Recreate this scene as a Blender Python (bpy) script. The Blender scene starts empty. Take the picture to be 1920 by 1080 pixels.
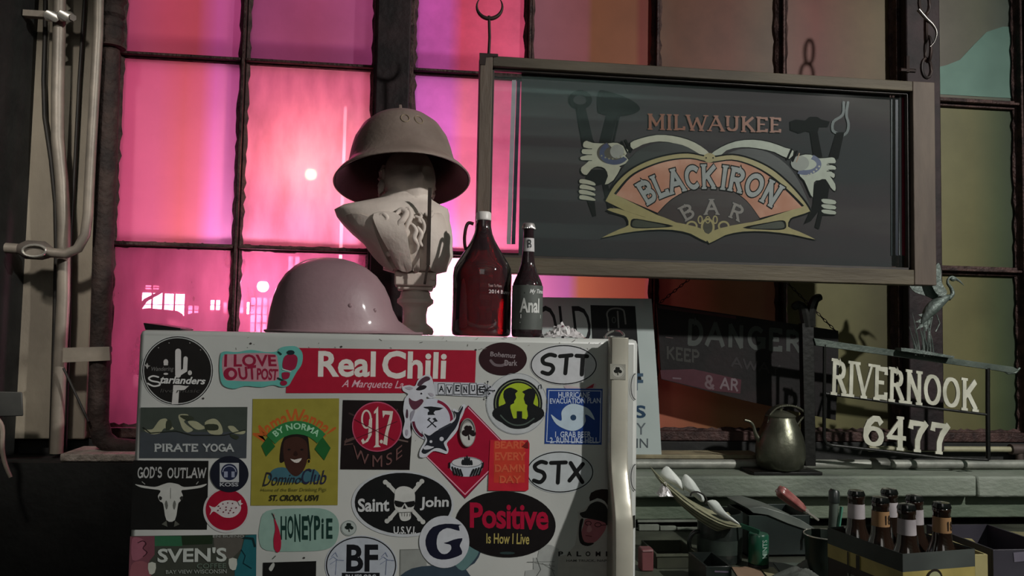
import bpy, bmesh, math, random
from mathutils import Vector, Matrix
from mathutils.geometry import tessellate_polygon
random.seed(7)
R = math.radians
COL = bpy.context.scene.collection
SC = bpy.context.scene

# ---------------------------------------------------------------- camera
F_PX = 1500.0
CAM = Vector((0.0, 0.0, 1.515))
MC = (Matrix.Rotation(R(-6.7), 3, 'Z') @ Matrix.Rotation(R(90 + 3.3), 3, 'X') @ Matrix.Rotation(R(1.15), 3, 'Z'))
cd = bpy.data.cameras.new('camera')
cd.sensor_width = 36.0
cd.lens = 36.0 * F_PX / 1920.0
cd.clip_start = 0.02
cam = bpy.data.objects.new('camera', cd)
COL.objects.link(cam)
cam.matrix_world = Matrix.Translation(CAM) @ MC.to_4x4()
SC.camera = cam

def P(px, py, Y):
    """point of the world plane y=Y seen at photo pixel px,py"""
    d = MC @ Vector(((px - 960) / F_PX, -(py - 540) / F_PX, -1.0))
    return CAM + d * (Y / d.y)

def PZ(px, py, z):
    """point of the horizontal plane z seen at photo pixel"""
    d = MC @ Vector(((px - 960) / F_PX, -(py - 540) / F_PX, -1.0))
    return CAM + d * ((z - CAM.z) / d.z)

def mpp(Y, px=960, py=600):
    return (P(px + 1, py, Y) - P(px, py, Y)).length

# ---------------------------------------------------------------- view, world, lights
SC.view_settings.view_transform = 'Standard'
SC.view_settings.look = 'None'
SC.view_settings.gamma = 1.0
SC.view_settings.use_curve_mapping = False
SC.view_settings.exposure = 0.0
w = bpy.data.worlds.new('night'); SC.world = w; w.use_nodes = True
w.node_tree.nodes['Background'].inputs[0].default_value = (0.16, 0.05, 0.10, 1)
w.node_tree.nodes['Background'].inputs[1].default_value = 0.25

def light(name, kind, loc, target, energy, color, size=0.1, size_y=None, spot=None, blend=0.5):
    ld = bpy.data.lights.new(name, kind); ld.energy = energy; ld.color = color
    if kind == 'AREA':
        ld.size = size
        if size_y: ld.shape = 'RECTANGLE'; ld.size_y = size_y
    else:
        ld.shadow_soft_size = size
        if kind == 'SPOT': ld.spot_size = R(spot); ld.spot_blend = blend
    o = bpy.data.objects.new(name, ld); COL.objects.link(o)
    o.location = loc
    o.rotation_euler = (Vector(target) - Vector(loc)).to_track_quat('-Z', 'Y').to_euler()
    return o
# lamp over the bar to the right of the camera
light('bar_lamp', 'SPOT', (2.40, -0.30, 3.06), (0.25, 1.6, 1.4), 335, (1.0, 0.97, 0.93), 0.045, spot=95, blend=0.6)
# weak greenish lamp further right
light('green_lamp', 'POINT', (2.95, 1.1, 2.9), (0, 0, 0), 5, (0.6, 1.0, 0.8), 0.12)
light('left_lamp', 'SPOT', (-0.85, 0.5, 2.9), (-1.02, 2.2, 1.75), 105, (1.0, 0.93, 0.86), 0.08, spot=38, blend=0.9)
# added soft fill from behind the camera
light('room_fill', 'AREA', (-0.3, -1.9, 2.85), (0.2, 1.5, 1.3), 8, (1.0, 0.95, 0.9), 1.2)
light('reflection_wash', 'AREA', (0.9, -0.9, 2.2), (0.9, -1.3, 3.3), 26, (0.75, 1.0, 0.92), 0.5)  # added light that makes the ceiling show in the sign glass
# added pink backlight for the panes, hidden above and below the line of sight
light('pink_backlight_high', 'AREA', (-0.85, 3.6, 3.75), (-0.5, 2.3, 1.7), 16.5, (1.0, 0.5, 0.72), 2.2, 0.9)
light('pink_backlight_low', 'AREA', (-0.9, 3.3, 0.25), (-0.6, 2.3, 1.2), 19, (1.0, 0.45, 0.6), 2.0, 0.7)
light('street_pink', 'POINT', (-5.0, 17.0, 9.0), (0, 0, 0), 2600, (1.0, 0.35, 0.6), 0.5)  # added pink light on the building front

# ---------------------------------------------------------------- materials
def lin(c):
    if isinstance(c, str):
        c = c.lstrip('#'); c = tuple(int(c[i:i + 2], 16) / 255 for i in (0, 2, 4))
    return tuple((x / 12.92 if x <= 0.04045 else ((x + 0.055) / 1.055) ** 2.4) for x in c) + (1.0,)

MATS = {}
def skin(N, L, under, gloss, lo=.04, hi=.6, power=4.0):
    """two-sided glass skin: reflection grows towards grazing angles, the same from either face"""
    lw = N.new('ShaderNodeLayerWeight'); lw.inputs[0].default_value = .5
    pw = N.new('ShaderNodeMath'); pw.operation = 'POWER'; pw.inputs[1].default_value = power; L.new(lw.outputs['Facing'], pw.inputs[0])
    mr = N.new('ShaderNodeMapRange'); mr.inputs[3].default_value = lo; mr.inputs[4].default_value = hi; L.new(pw.outputs[0], mr.inputs[0])
    b = N.new('ShaderNodeMixShader'); L.new(mr.outputs[0], b.inputs[0]); L.new(under.outputs[0], b.inputs[1]); L.new(gloss.outputs[0], b.inputs[2])
    return b
def mat(name, c1, c2=None, scale=8.0, rough=0.6, metal=0.0, bump=0.0, bscale=None, stretch=(1, 1, 1), trans=0.0,
        ior=1.45, coat=0.0, detail=5.0, contrast=0.5, emit=None, estr=0.0, c3=None, rough2=None, dist=0.0):
    if name in MATS: return MATS[name]
    m = bpy.data.materials.new(name); m.use_nodes = True
    nt = m.node_tree; N = nt.nodes; L = nt.links; b = N['Principled BSDF']
    b.inputs['Roughness'].default_value = rough; b.inputs['Metallic'].default_value = metal
    b.inputs['IOR'].default_value = ior
    b.inputs['Transmission Weight'].default_value = trans; b.inputs['Coat Weight'].default_value = coat
    b.inputs['Coat Roughness'].default_value = 0.08
    if emit: b.inputs['Emission Color'].default_value = lin(emit); b.inputs['Emission Strength'].default_value = estr
    tc = N.new('ShaderNodeTexCoord'); mp = N.new('ShaderNodeMapping'); mp.inputs['Scale'].default_value = stretch
    geo = N.new('ShaderNodeNewGeometry')
    L.new(geo.outputs['Position'], mp.inputs['Vector'])
    n = N.new('ShaderNodeTexNoise'); n.inputs['Scale'].default_value = scale; n.inputs['Detail'].default_value = detail
    n.inputs['Distortion'].default_value = dist
    L.new(mp.outputs[0], n.inputs['Vector'])
    r = N.new('ShaderNodeValToRGB')
    r.color_ramp.elements[0].position = 0.5 - 0.5 * (1 - contrast) * 0.6; r.color_ramp.elements[1].position = 0.5 + 0.5 * (1 - contrast) * 0.6
    r.color_ramp.elements[0].color = lin(c1); r.color_ramp.elements[1].color = lin(c2 or c1)
    if c3:
        e = r.color_ramp.elements.new(0.5); e.color = lin(c3)
    L.new(n.outputs[0], r.inputs[0]); L.new(r.outputs[0], b.inputs['Base Color'])
    if rough2 is not None:
        mr = N.new('ShaderNodeMapRange'); mr.inputs[3].default_value = rough; mr.inputs[4].default_value = rough2
        L.new(n.outputs[0], mr.inputs[0]); L.new(mr.outputs[0], b.inputs['Roughness'])
    if bump:
        n2 = N.new('ShaderNodeTexNoise'); n2.inputs['Scale'].default_value = bscale or scale * 4; n2.inputs['Detail'].default_value = 6
        L.new(mp.outputs[0], n2.inputs['Vector'])
        bp = N.new('ShaderNodeBump'); bp.inputs['Strength'].default_value = bump; bp.inputs['Distance'].default_value = 0.01
        L.new(n2.outputs[0], bp.inputs['Height']); L.new(bp.outputs[0], b.inputs['Normal'])
    MATS[name] = m
    return m

def ink(c, rough=0.42):
    nm = 'ink_' + c.lstrip('#') + ('' if rough == 0.42 else '_r%d' % int(rough * 100))
    if nm in MATS: return MATS[nm]
    m = bpy.data.materials.new(nm); m.use_nodes = True
    nt = m.node_tree; b = nt.nodes['Principled BSDF']; b.inputs['Roughness'].default_value = rough; b.inputs['Specular IOR Level'].default_value = .3
    geo = nt.nodes.new('ShaderNodeNewGeometry'); n = nt.nodes.new('ShaderNodeTexNoise'); n.inputs['Scale'].default_value = 60
    n.inputs['Detail'].default_value = 4
    nt.links.new(geo.outputs['Position'], n.inputs['Vector'])
    mx = nt.nodes.new('ShaderNodeMix'); mx.data_type = 'RGBA'
    l = lin(c); mx.inputs[6].default_value = tuple(v * 0.82 for v in l[:3]) + (1,); mx.inputs[7].default_value = tuple(min(1, v * 1.15 + 0.003) for v in l[:3]) + (1,)
    nt.links.new(n.outputs[0], mx.inputs[0]); nt.links.new(mx.outputs[2], b.inputs['Base Color'])
    MATS[nm] = m
    return m

# ---------------------------------------------------------------- mesh builder
class MB:
    def __init__(s): s.v = []; s.f = []; s.mi = []; s.cur = 0; s.uv = None
    def add(s, vs, fs, M=None):
        o = len(s.v)
        for p in vs:
            p = Vector(p)
            s.v.append(M @ p if M is not None else p)
        for f in fs: s.f.append([i + o for i in f]); s.mi.append(s.cur)
        return s
    def box(s, c, d, M=None):
        x, y, z = (k / 2 for k in d); c = Vector(c)
        vs = [c + Vector((a * x, b * y, e * z)) for a in (-1, 1) for b in (-1, 1) for e in (-1, 1)]
        return s.add(vs, [(0, 1, 3, 2), (4, 6, 7, 5), (0, 4, 5, 1), (2, 3, 7, 6), (0, 2, 6, 4), (1, 5, 7, 3)], M)
    def box2(s, a, b):
        a = Vector(a); b = Vector(b)
        return s.box((a + b) / 2, [abs(x) for x in (b - a)])
    def bar(s, p0, p1, w, h, up=(0, 0, 1)):
        p0 = Vector(p0); p1 = Vector(p1); d = (p1 - p0).normalized(); u = Vector(up)
        a = d.cross(u)
        if a.length < 1e-4: a = d.cross(Vector((0, 1, 0)))
        a.normalize(); u = a.cross(d)
        vs = [p + a * (w / 2 * i) + u * (h / 2 * j) for p in (p0, p1) for i, j in ((-1, -1), (1, -1), (1, 1), (-1, 1))]
        return s.add(vs, [(0, 3, 2, 1), (4, 5, 6, 7), (0, 1, 5, 4), (1, 2, 6, 5), (2, 3, 7, 6), (3, 0, 4, 7)])
    def tube(s, pts, r, seg=12, closed=False, caps=True):
        pts = [Vector(p) for p in pts]; n = len(pts)
        rr = r if isinstance(r, (list, tuple)) else [r] * n
        o = len(s.v); prev = None
        for i, p in enumerate(pts):
            a = pts[(i - 1) % n] if (i > 0 or closed) else p; b = pts[(i + 1) % n] if (i < n - 1 or closed) else p
            t = (b - a).normalized()
            if prev is None:
                q = t.orthogonal().normalized()
            else:
                q = prev - t * prev.dot(t)
                q = q.normalized() if q.length > 1e-6 else t.orthogonal().normalized()
            prev = q; k = t.cross(q)
            for j in range(seg):
                an = 2 * math.pi * j / seg
                s.v.append(p + (q * math.cos(an) + k * math.sin(an)) * rr[i])
        m = n if closed else n - 1
        for i in range(m):
            for j in range(seg):
                a = o + i * seg + j; b = o + i * seg + (j + 1) % seg
                c = o + ((i + 1) % n) * seg + (j + 1) % seg; d = o + ((i + 1) % n) * seg + j
                s.f.append([a, b, c, d]); s.mi.append(s.cur)
        if caps and not closed:
            s.f.append([o + j for j in range(seg)][::-1]); s.mi.append(s.cur)
            s.f.append([o + (n - 1) * seg + j for j in range(seg)]); s.mi.append(s.cur)
        return s
    def lathe(s, prof, M=None, seg=32, sx=1.0, sy=1.0, a0=0.0, a1=360.0, caps=True):
        """prof = list of (radius, z)"""
        o = len(s.v); n = len(prof); full = abs(a1 - a0) > 359.9; sg = seg if full else seg + 1
        for r, z in prof:
            for j in range(sg):
                an = R(a0 + (a1 - a0) * j / seg)
                p = Vector((r * math.cos(an) * sx, r * math.sin(an) * sy, z))
                s.v.append(M @ p if M is not None else p)
        for i in range(n - 1):
            for j in range(seg):
                a = o + i * sg + j; b = o + i * sg + (j + 1) % sg
                s.f.append([a, b, b + sg, a + sg]); s.mi.append(s.cur)
        if caps and full:
            if prof[0][0] > 1e-5: s.f.append([o + j for j in range(sg)][::-1]); s.mi.append(s.cur)
            if prof[-1][0] > 1e-5: s.f.append([o + (n - 1) * sg + j for j in range(sg)]); s.mi.append(s.cur)
        return s
    def prism(s, pts, fn0, fn1):
        """pts 2D polygon; fn0 / fn1 map (x,y) to back / front 3D points"""
        n = len(pts); o = len(s.v)
        s.v += [Vector(fn0(*p)) for p in pts] + [Vector(fn1(*p)) for p in pts]
        for t in tessellate_polygon([[Vector((p[0], p[1], 0)) for p in pts]]):
            s.f.append([o + i for i in t]); s.mi.append(s.cur)
            s.f.append([o + n + i for i in t][::-1]); s.mi.append(s.cur)
        for i in range(n):
            j = (i + 1) % n
            s.f.append([o + i, o + j, o + n + j, o + n + i]); s.mi.append(s.cur)
        return s
    def sphere(s, c, r, M=None, seg=16, ring=10):
        if not isinstance(r, (tuple, list)): r = (r, r, r)
        c = Vector(c); prof = []
        o = len(s.v)
        for i in range(ring + 1):
            t = math.pi * i / ring
            for j in range(seg):
                a = 2 * math.pi * j / seg
                p = c + Vector((r[0] * math.sin(t) * math.cos(a), r[1] * math.sin(t) * math.sin(a), -r[2] * math.cos(t)))
                s.v.append(M @ p if M is not None else p)
        for i in range(ring):
            for j in range(seg):
                a = o + i * seg + j; b = o + i * seg + (j + 1) % seg
                s.f.append([a, b, b + seg, a + seg]); s.mi.append(s.cur)
        return s

ORG = {}
def thing(name, label, cat, loc=(0, 0, 0), group=None, kind=None):
    o = bpy.data.objects.new(name, None); COL.objects.link(o); o.location = loc; o.empty_display_size = 0.05
    ORG[o] = Vector(loc)
    if label: o['label'] = label
    if cat: o['category'] = cat
    if group: o['group'] = group
    if kind: o['kind'] = kind
    return o

def part(name, mb, m, parent=None, label=None, bevel=0.0, angle=38, sub=0, cat=None, group=None, kind=None, normals=True):
    """one mesh object; vertices given in world space"""
    me = bpy.data.meshes.new(name)
    org = ORG[parent] if parent is not None else Vector((0, 0, 0))
    if parent is None and mb.v:
        xs = [v.x for v in mb.v]; ys = [v.y for v in mb.v]; zs = [v.z for v in mb.v]
        org = Vector(((min(xs) + max(xs)) / 2, (min(ys) + max(ys)) / 2, min(zs)))
    me.from_pydata([tuple(v - org) for v in mb.v], [], mb.f)
    ms = m if isinstance(m, (list, tuple)) else [m]
    for x in ms: me.materials.append(x)
    me.polygons.foreach_set('material_index', mb.mi)
    if mb.uv:
        ul = me.uv_layers.new(name='uv')
        for p in me.polygons:
            for k, li in enumerate(p.loop_indices): ul.data[li].uv = mb.uv[me.loops[li].vertex_index]
    if normals:
        bm = bmesh.new(); bm.from_mesh(me)
        bmesh.ops.recalc_face_normals(bm, faces=bm.faces); bm.to_mesh(me); bm.free()
    me.polygons.foreach_set('use_smooth', [True] * len(me.polygons))
    me.set_sharp_from_angle(angle=R(angle)); me.update()
    o = bpy.data.objects.new(name, me); COL.objects.link(o); ORG[o] = org
    if parent is not None: o.parent = parent
    else: o.location = org
    if bevel:
        b = o.modifiers.new('bevel', 'BEVEL'); b.width = bevel; b.segments = 2; b.limit_method = 'ANGLE'; b.harden_normals = False
    if sub:
        u = o.modifiers.new('sub', 'SUBSURF'); u.levels = sub; u.render_levels = sub
    if label: o['label'] = label
    if cat: o['category'] = cat
    if group: o['group'] = group
    if kind: o['kind'] = kind
    return o

def copy_tree(o, loc, label=None, parent=None):
    c = o.copy(); COL.objects.link(c)
    if parent is None:
        c.location = loc
        if label: c['label'] = label
    else: c.parent = parent
    for ch in list(o.children): copy_tree(ch, None, None, c)
    return c

def smooth(pts, n=5, closed=True):
    out = []; m = len(pts)
    for i in range(m if closed else m - 1):
        p = [pts[(i + k) % m] if closed else pts[min(max(i + k, 0), m - 1)] for k in (-1, 0, 1, 2)]
        for j in range(n):
            t = j / n
            out.append(tuple(0.5 * (2 * p[1][k] + (p[2][k] - p[0][k]) * t + (2 * p[0][k] - 5 * p[1][k] + 4 * p[2][k] - p[3][k]) * t * t + (3 * p[1][k] - p[0][k] - 3 * p[2][k] + p[3][k]) * t ** 3) for k in range(len(pts[0]))))
    if not closed: out.append(tuple(pts[-1]))
    return out

# ---------------------------------------------------------------- flat print on a plane
_font_cache = {}
def glyphs(text, bold=0.0, shear=0.0, spacing=1.0):
    key = (text, bold, shear, spacing)
    if key in _font_cache: return _font_cache[key]
    cu = bpy.data.curves.new('t', 'FONT'); cu.body = text; cu.offset = min(bold, .035) * .8; cu.shear = shear; cu.space_character = spacing
    cu.resolution_u = 3
    o = bpy.data.objects.new('t', cu); COL.objects.link(o)
    me = bpy.data.meshes.new_from_object(o.evaluated_get(bpy.context.evaluated_depsgraph_get()))
    vs = [(v.co.x, v.co.y) for v in me.vertices]; fs = [list(p.vertices) for p in me.polygons]
    bpy.data.objects.remove(o); bpy.data.curves.remove(cu); bpy.data.meshes.remove(me)
    x0 = min(v[0] for v in vs); x1 = max(v[0] for v in vs); y0 = min(v[1] for v in vs); y1 = max(v[1] for v in vs)
    vs = [((v[0] - x0) / (x1 - x0), (v[1] - y0) / (y1 - y0)) for v in vs]
    _font_cache[key] = (vs, fs)
    return vs, fs

def A(cx, cy, rx, ry, a0, a1, n=10):
    return [(cx + rx * math.cos(R(a0 + (a1 - a0) * i / n)), cy + ry * math.sin(R(a0 + (a1 - a0) * i / n))) for i in range(n + 1)]
# stroke letters in a 0..w x 0..1 box: (width, [polylines])
SF = {
 'A': (.8, [[(0, 0), (.4, 1)], [(.4, 1), (.8, 0)], [(.15, .35), (.65, .35)]]),
 'B': (.65, [[(.1, 0), (.1, 1)], [(.1, 1), (.35, 1)] + A(.35, .76, .25, .24, 90, -90) + [(.1, .52)], [(.1, .52), (.38, .52)] + A(.38, .26, .27, .26, 90, -90) + [(.1, 0)]]),
 'C': (.7, [A(.4, .5, .36, .5, 50, 310, 16)]),
 'D': (.7, [[(.1, 0), (.1, 1)], [(.1, 1), (.3, 1)] + A(.3, .5, .38, .5, 90, -90, 14) + [(.1, 0)]]),
 'E': (.6, [[(.1, 0), (.1, 1)], [(.1, 1), (.58, 1), (.58, .88)], [(.1, .52), (.45, .52)], [(.1, 0), (.58, 0), (.58, .12)]]),
 'F': (.6, [[(.1, 0), (.1, 1)], [(.1, 1), (.58, 1), (.58, .88)], [(.1, .52), (.45, .52)]]),
 'G': (.75, [A(.4, .5, .36, .5, 50, 360, 18)[:-1] + [(.76, .45)], [(.48, .45), (.76, .45), (.76, .05)]]),
 'H': (.75, [[(.1, 0), (.1, 1)], [(.65, 0), (.65, 1)], [(.1, .5), (.65, .5)]]),
 'I': (.2, [[(.1, 0), (.1, 1)]]),
 'K': (.7, [[(.1, 0), (.1, 1)], [(.65, 1), (.12, .42)], [(.27, .58), (.68, 0)]]),
 'L': (.6, [[(.1, 0), (.1, 1)], [(.1, 0), (.58, 0), (.58, .14)]]),
 'M': (.95, [[(.1, 0), (.1, 1)], [(.1, 1), (.475, .25)], [(.475, .25), (.85, 1)], [(.85, 1), (.85, 0)]]),
 'N': (.75, [[(.1, 0), (.1, 1)], [(.1, 1), (.65, 0)], [(.65, 0), (.65, 1)]]),
 'O': (.8, [A(.4, .5, .36, .5, 0, 360, 22)]),
 'P': (.65, [[(.1, 0), (.1, 1)], [(.1, 1), (.35, 1)] + A(.35, .73, .28, .27, 90, -90) + [(.1, .46)]]),
 'R': (.7, [[(.1, 0), (.1, 1)], [(.1, 1), (.35, 1)] + A(.35, .75, .25, .25, 90, -90) + [(.1, .5)], [(.35, .5), (.66, 0)]]),
 'S': (.65, [A(.33, .75, .24, .25, 30, 270, 12) + A(.33, .25, .27, .25, 90, -150, 12)]),
 'T': (.7, [[(.35, 0), (.35, 1)], [(.02, .86), (.02, 1), (.68, 1), (.68, .86)]]),
 'U': (.75, [[(.1, 1), (.1, .3)] + A(.375, .3, .275, .3, 180, 360) + [(.65, 1)]]),
 'V': (.75, [[(0, 1), (.375, 0)], [(.375, 0), (.75, 1)]]),
 'W': (1.1, [[(0, 1), (.27, 0)], [(.27, 0), (.55, .85)], [(.55, .85), (.83, 0)], [(.83, 0), (1.1, 1)]]),
 'X': (.7, [[(0, 0), (.7, 1)], [(0, 1), (.7, 0)]]),
 'Y': (.7, [[(0, 1), (.35, .5)], [(.7, 1), (.35, .5)], [(.35, .5), (.35, 0)]]),
 '6': (.75, [A(.4, .3, .32, .3, 0, 360, 20), [(.08, .3), (.1, .55), (.22, .8), (.42, .97), (.6, .97), (.68, .85)]]),
 '4': (.75, [[(.55, 0), (.55, 1)], [(.55, 1), (.05, .33)], [(.05, .33), (.75, .33)]]),
 '7': (.7, [[(.04, .8), (.06, .95), (.64, .93)], [(.64, .93), (.42, .6), (.32, .3), (.32, 0)]]),
 '9': (.7, [A(.36, .7, .28, .3, 0, 360, 18), [(.64, .7), (.62, .35), (.5, .1), (.3, .02), (.12, .12)]]),
 '1': (.3, [[(.15, 0), (.15, 1)], [(.15, 1), (.02, .85)]]),
 '.': (.25, [[(.1, .02), (.12, .02)]]), "'": (.2, [[(.1, 1), (.08, .75)]]), ' ': (.45, []), '&': (.7, [A(.3, .25, .25, .25, 60, 330, 12) + [(.6, .3)], A(.3, .75, .18, .22, -60, 240, 12) + [(.6, 0)]]),
}

class Sheet:
    """flat print: polygons drawn in photo pixels on the plane y=Y, stepping towards the room (-y)"""
    def __init__(s, Y, lift=0.0, step=0.00006, fn=None):
        s.Y = Y; s.h = lift; s.step = step; s.g = {}; s.cur = 'lettering'; s.fn = fn or (lambda x, y, h: P(x, y, Y) - Vector((0, h, 0)))
        s.fn = fn if fn else (lambda x, y, h: P(x, y, s.Y - h))
    def grp(s, name): s.cur = name; return s
    def _add(s, pts, faces, col, step=True):
        if step: s.h += s.step
        mb, ms = s.g.setdefault(s.cur, (MB(), []))
        m = ink(col) if isinstance(col, str) else col
        if m not in ms: ms.append(m)
        mb.cur = ms.index(m)
        mb.add([s.fn(x, y, s.h) for x, y in pts], faces)
    def poly(s, pts, col):
        t = tessellate_polygon([[Vector((p[0], p[1], 0)) for p in pts]])
        s._add(pts, [list(f) for f in t], col); return s
    def spoly(s, pts, col, n=4): return s.poly(smooth(pts, n), col)
    def rect(s, x0, y0, x1, y1, col): return s.poly([(x0, y0), (x1, y0), (x1, y1), (x0, y1)], col)
    def ell(s, cx, cy, rx, ry, col, rot=0, n=40, a0=0, a1=360):
        c, q = math.cos(R(rot)), math.sin(R(rot)); pts = []
        full = abs(a1 - a0) >= 360
        for i in range(n if full else n + 1):
            a = R(a0 + (a1 - a0) * i / n); x = rx * math.cos(a); y = ry * math.sin(a); pts.append((cx + x * c - y * q, cy + x * q + y * c))
        return s.poly(pts, col)
    def ring(s, cx, cy, rx, ry, w, col, rot=0, n=48, a0=0, a1=360):
        c, q = math.cos(R(rot)), math.sin(R(rot)); pts = []; fs = []
        for i in range(n + 1):
            a = R(a0 + (a1 - a0) * i / n)
            for k in (0, w):
                x = (rx - k) * math.cos(a); y = (ry - k) * math.sin(a); pts.append((cx + x * c - y * q, cy + x * q + y * c))
        for i in range(n): fs.append([2 * i, 2 * i + 2, 2 * i + 3, 2 * i + 1])
        s._add(pts, fs, col); return s
    def strips(s, lines, col, fn=None):
        """lines = [(points, widths)]; every polyline is one mitred strip, a hair above the one before"""
        s.h += s.step
        mb, ms = s.g.setdefault(s.cur, (MB(), [])); m = ink(col) if isinstance(col, str) else col
        if m not in ms: ms.append(m)
        mb.cur = ms.index(m)
        for pts, ws in lines:
            n = len(pts); closed = n > 3 and math.hypot(pts[0][0] - pts[-1][0], pts[0][1] - pts[-1][1]) < 1e-6
            V = []
            for i, (x, y) in enumerate(pts):
                a = pts[i - 1] if i > 0 else (pts[-2] if closed else None); b = pts[i + 1] if i < n - 1 else (pts[1] if closed else None)
                d0 = (x - a[0], y - a[1]) if a else (b[0] - x, b[1] - y); d1 = (b[0] - x, b[1] - y) if b else d0
                l0 = math.hypot(*d0) or 1e-9; l1 = math.hypot(*d1) or 1e-9
                n0 = (-d0[1] / l0, d0[0] / l0); n1 = (-d1[1] / l1, d1[0] / l1); mx, my = n0[0] + n1[0], n0[1] + n1[1]; ml = math.hypot(mx, my)
                if ml < .5: mx, my, k = n0[0], n0[1], 1
                else: mx /= ml; my /= ml; k = min(1.8, 1 / max(.3, mx * n0[0] + my * n0[1]))
                h = ws[i] / 2 * k; V += [(x + mx * h, y + my * h), (x - mx * h, y - my * h)]
            if fn: V = [fn(*p) for p in V]
            s.h += .0000025
            mb.add([s.fn(px, py, s.h) for px, py in V], [[2 * i, 2 * i + 2, 2 * i + 3, 2 * i + 1] for i in range(n - 1)])
        return s
    def stroke(s, pts, w, col, round_=True, w1=None, step=True):
        n = len(pts); ws = [w if w1 is None else w + (w1 - w) * i / (n - 1) for i in range(n)]; s.strips([(list(pts), ws)], col)
        if round_ and w > 2.5:
            for (x, y), ww in ((pts[0], ws[0]), (pts[-1], ws[-1])):
                s.h += .0000025; s._add([(x + ww / 2 * math.cos(k * math.pi / 5), y + ww / 2 * math.sin(k * math.pi / 5)) for k in range(10)], [list(range(10))], col, False)
        return s
    def text(s, t, box, col, bold=0.0, shear=0.0, spacing=1.0, fn=None):
        """box=(x0,y0,x1,y1) or four corners tl,tr,br,bl"""
        vs, fs = glyphs(t, bold, shear, spacing)
        if fn is None:
            if not isinstance(box[0], (tuple, list)):
                x0, y0, x1, y1 = box; box = [(x0, y0), (x1, y0), (x1, y1), (x0, y1)]
            tl, tr, br, bl = box
            fn = lambda u, v: tuple((bl[k] * (1 - u) + br[k] * u) * (1 - v) + (tl[k] * (1 - u) + tr[k] * u) * v for k in (0, 1))
        s._line(); s._add([fn(u, v) for u, v in vs], fs, col); s._line(True); return s
    def _line(s, end=False):
        """every line of lettering is a part of its own"""
        if end: s.cur = s.keep; return
        s.keep = s.cur; s.n = getattr(s, 'n', 0) + 1; s.cur = 'lettering#%d' % s.n
    def letters(s, t, box, col, w=0.14, serif=0.0, thin=None, gap=0.16, fn=None, outline=None, ow=0.06):
        """stroke lettering; w stroke width and serif length in letter heights"""
        if fn is None:
            if not isinstance(box[0], (tuple, list)):
                x0, y0, x1, y1 = box; box = [(x0, y0), (x1, y0), (x1, y1), (x0, y1)]
            tl, tr, br, bl = box
            fn = lambda u, v: tuple((bl[k] * (1 - u) + br[k] * u) * (1 - v) + (tl[k] * (1 - u) + tr[k] * u) * v for k in (0, 1))
        tot = sum(SF[c][0] + gap for c in t) - gap
        s._line(); passes = [(outline, ow)] if outline else []
        passes.append((col, 0.0))
        for pc, grow in passes:
            lines = []; x = 0
            for c in t:
                cw, L0 = SF[c]
                for ln in L0:
                    q = [(x + a, w / 2 + b * (1 - w)) for a, b in ln]; m = len(q); sw = []
                    for i in range(m - 1):
                        dx, dy = q[i + 1][0] - q[i][0], q[i + 1][1] - q[i][1]; ww = w
                        if thin and abs(dy) < .45 * abs(dx): ww = thin
                        if thin and m == 2 and c in 'AVWM46' and dx * dy > 0 and abs(dx) > .1: ww = thin
                        sw.append(ww + grow)
                    ws = [(sw[max(0, i - 1)] + sw[min(m - 2, i)]) / 2 for i in range(m)]
                    if math.hypot(q[0][0] - q[-1][0], q[0][1] - q[-1][1]) > 1e-6:
                        for e, o in ((0, 1), (-1, -2)):
                            dx, dy = q[e][0] - q[o][0], q[e][1] - q[o][1]; d = math.hypot(dx, dy); k = ws[e] * .3 / d; q[e] = (q[e][0] + dx * k, q[e][1] + dy * k)
                    lines.append((q, ws))
                    if serif and c not in "OCSG69.' ":
                        for (xe, ye), (xo, yo) in ((ln[0], ln[1]), (ln[-1], ln[-2])):
                            if abs(ye - yo) > abs(xe - xo) * 1.2 and (ye in (0, 1)):
                                yy = (0.035 if ye == 0 else 0.965); hs = serif / 2 + grow / 2; lines.append(([(x + xe - hs, yy), (x + xe + hs, yy)], [.08 + grow] * 2))
                x += cw + gap
            s.strips(lines, pc, lambda a, b: fn(a / tot, b))
        s._line(True); return s
    def build(s, parent):
        out = []
        for nm, (mb, ms) in s.g.items():
            out.append(part(nm.split('#')[0], mb, ms, parent, normals=False))
        return out

def arcfn(cx, cy, r0, r1, a0, a1):
    """u along the arc from angle a0 to a1 (degrees, 0 = up, clockwise), v from r0 to r1"""
    def f(u, v):
        a = R(a0 + (a1 - a0) * u); r = r0 + (r1 - r0) * v
        return (cx + r * math.sin(a), cy - r * math.cos(a))
    return f
# ================================================================ THE ROOM
M_black = mat('black_paint', '#0d0e0d', '#1b1c1a', 14, 0.7, bump=0.15)
M_plaster = mat('plaster_board', '#6d665a', '#8a8272', 5, 0.75, bump=0.2, bscale=60, stretch=(1, 1, .5))
M_iron = mat('muntin_iron', '#241514', '#4a3531', 30, 0.6, 0.3, bump=0.5, bscale=140)
M_mull = mat('mullion_iron', '#120b0d', '#2a1c1e', 12, 0.7, 0.2, bump=0.3)
M_floor = mat('floor_concrete', '#3a3834', '#55524c', 3, 0.8, bump=0.1)
M_ceil = mat('ceiling_boards', '#4b4a44', '#6a6a60', 3, 0.8, stretch=(.3, 4, 1))
M_roomwall = mat('room_wall', '#4a4d48', '#676a62', 3, 0.8, bump=0.2)
M_beam = mat('pale_beam', '#8f9c98', '#b3bdb8', 4, 0.7, stretch=(.3, 3, 3))

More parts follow.
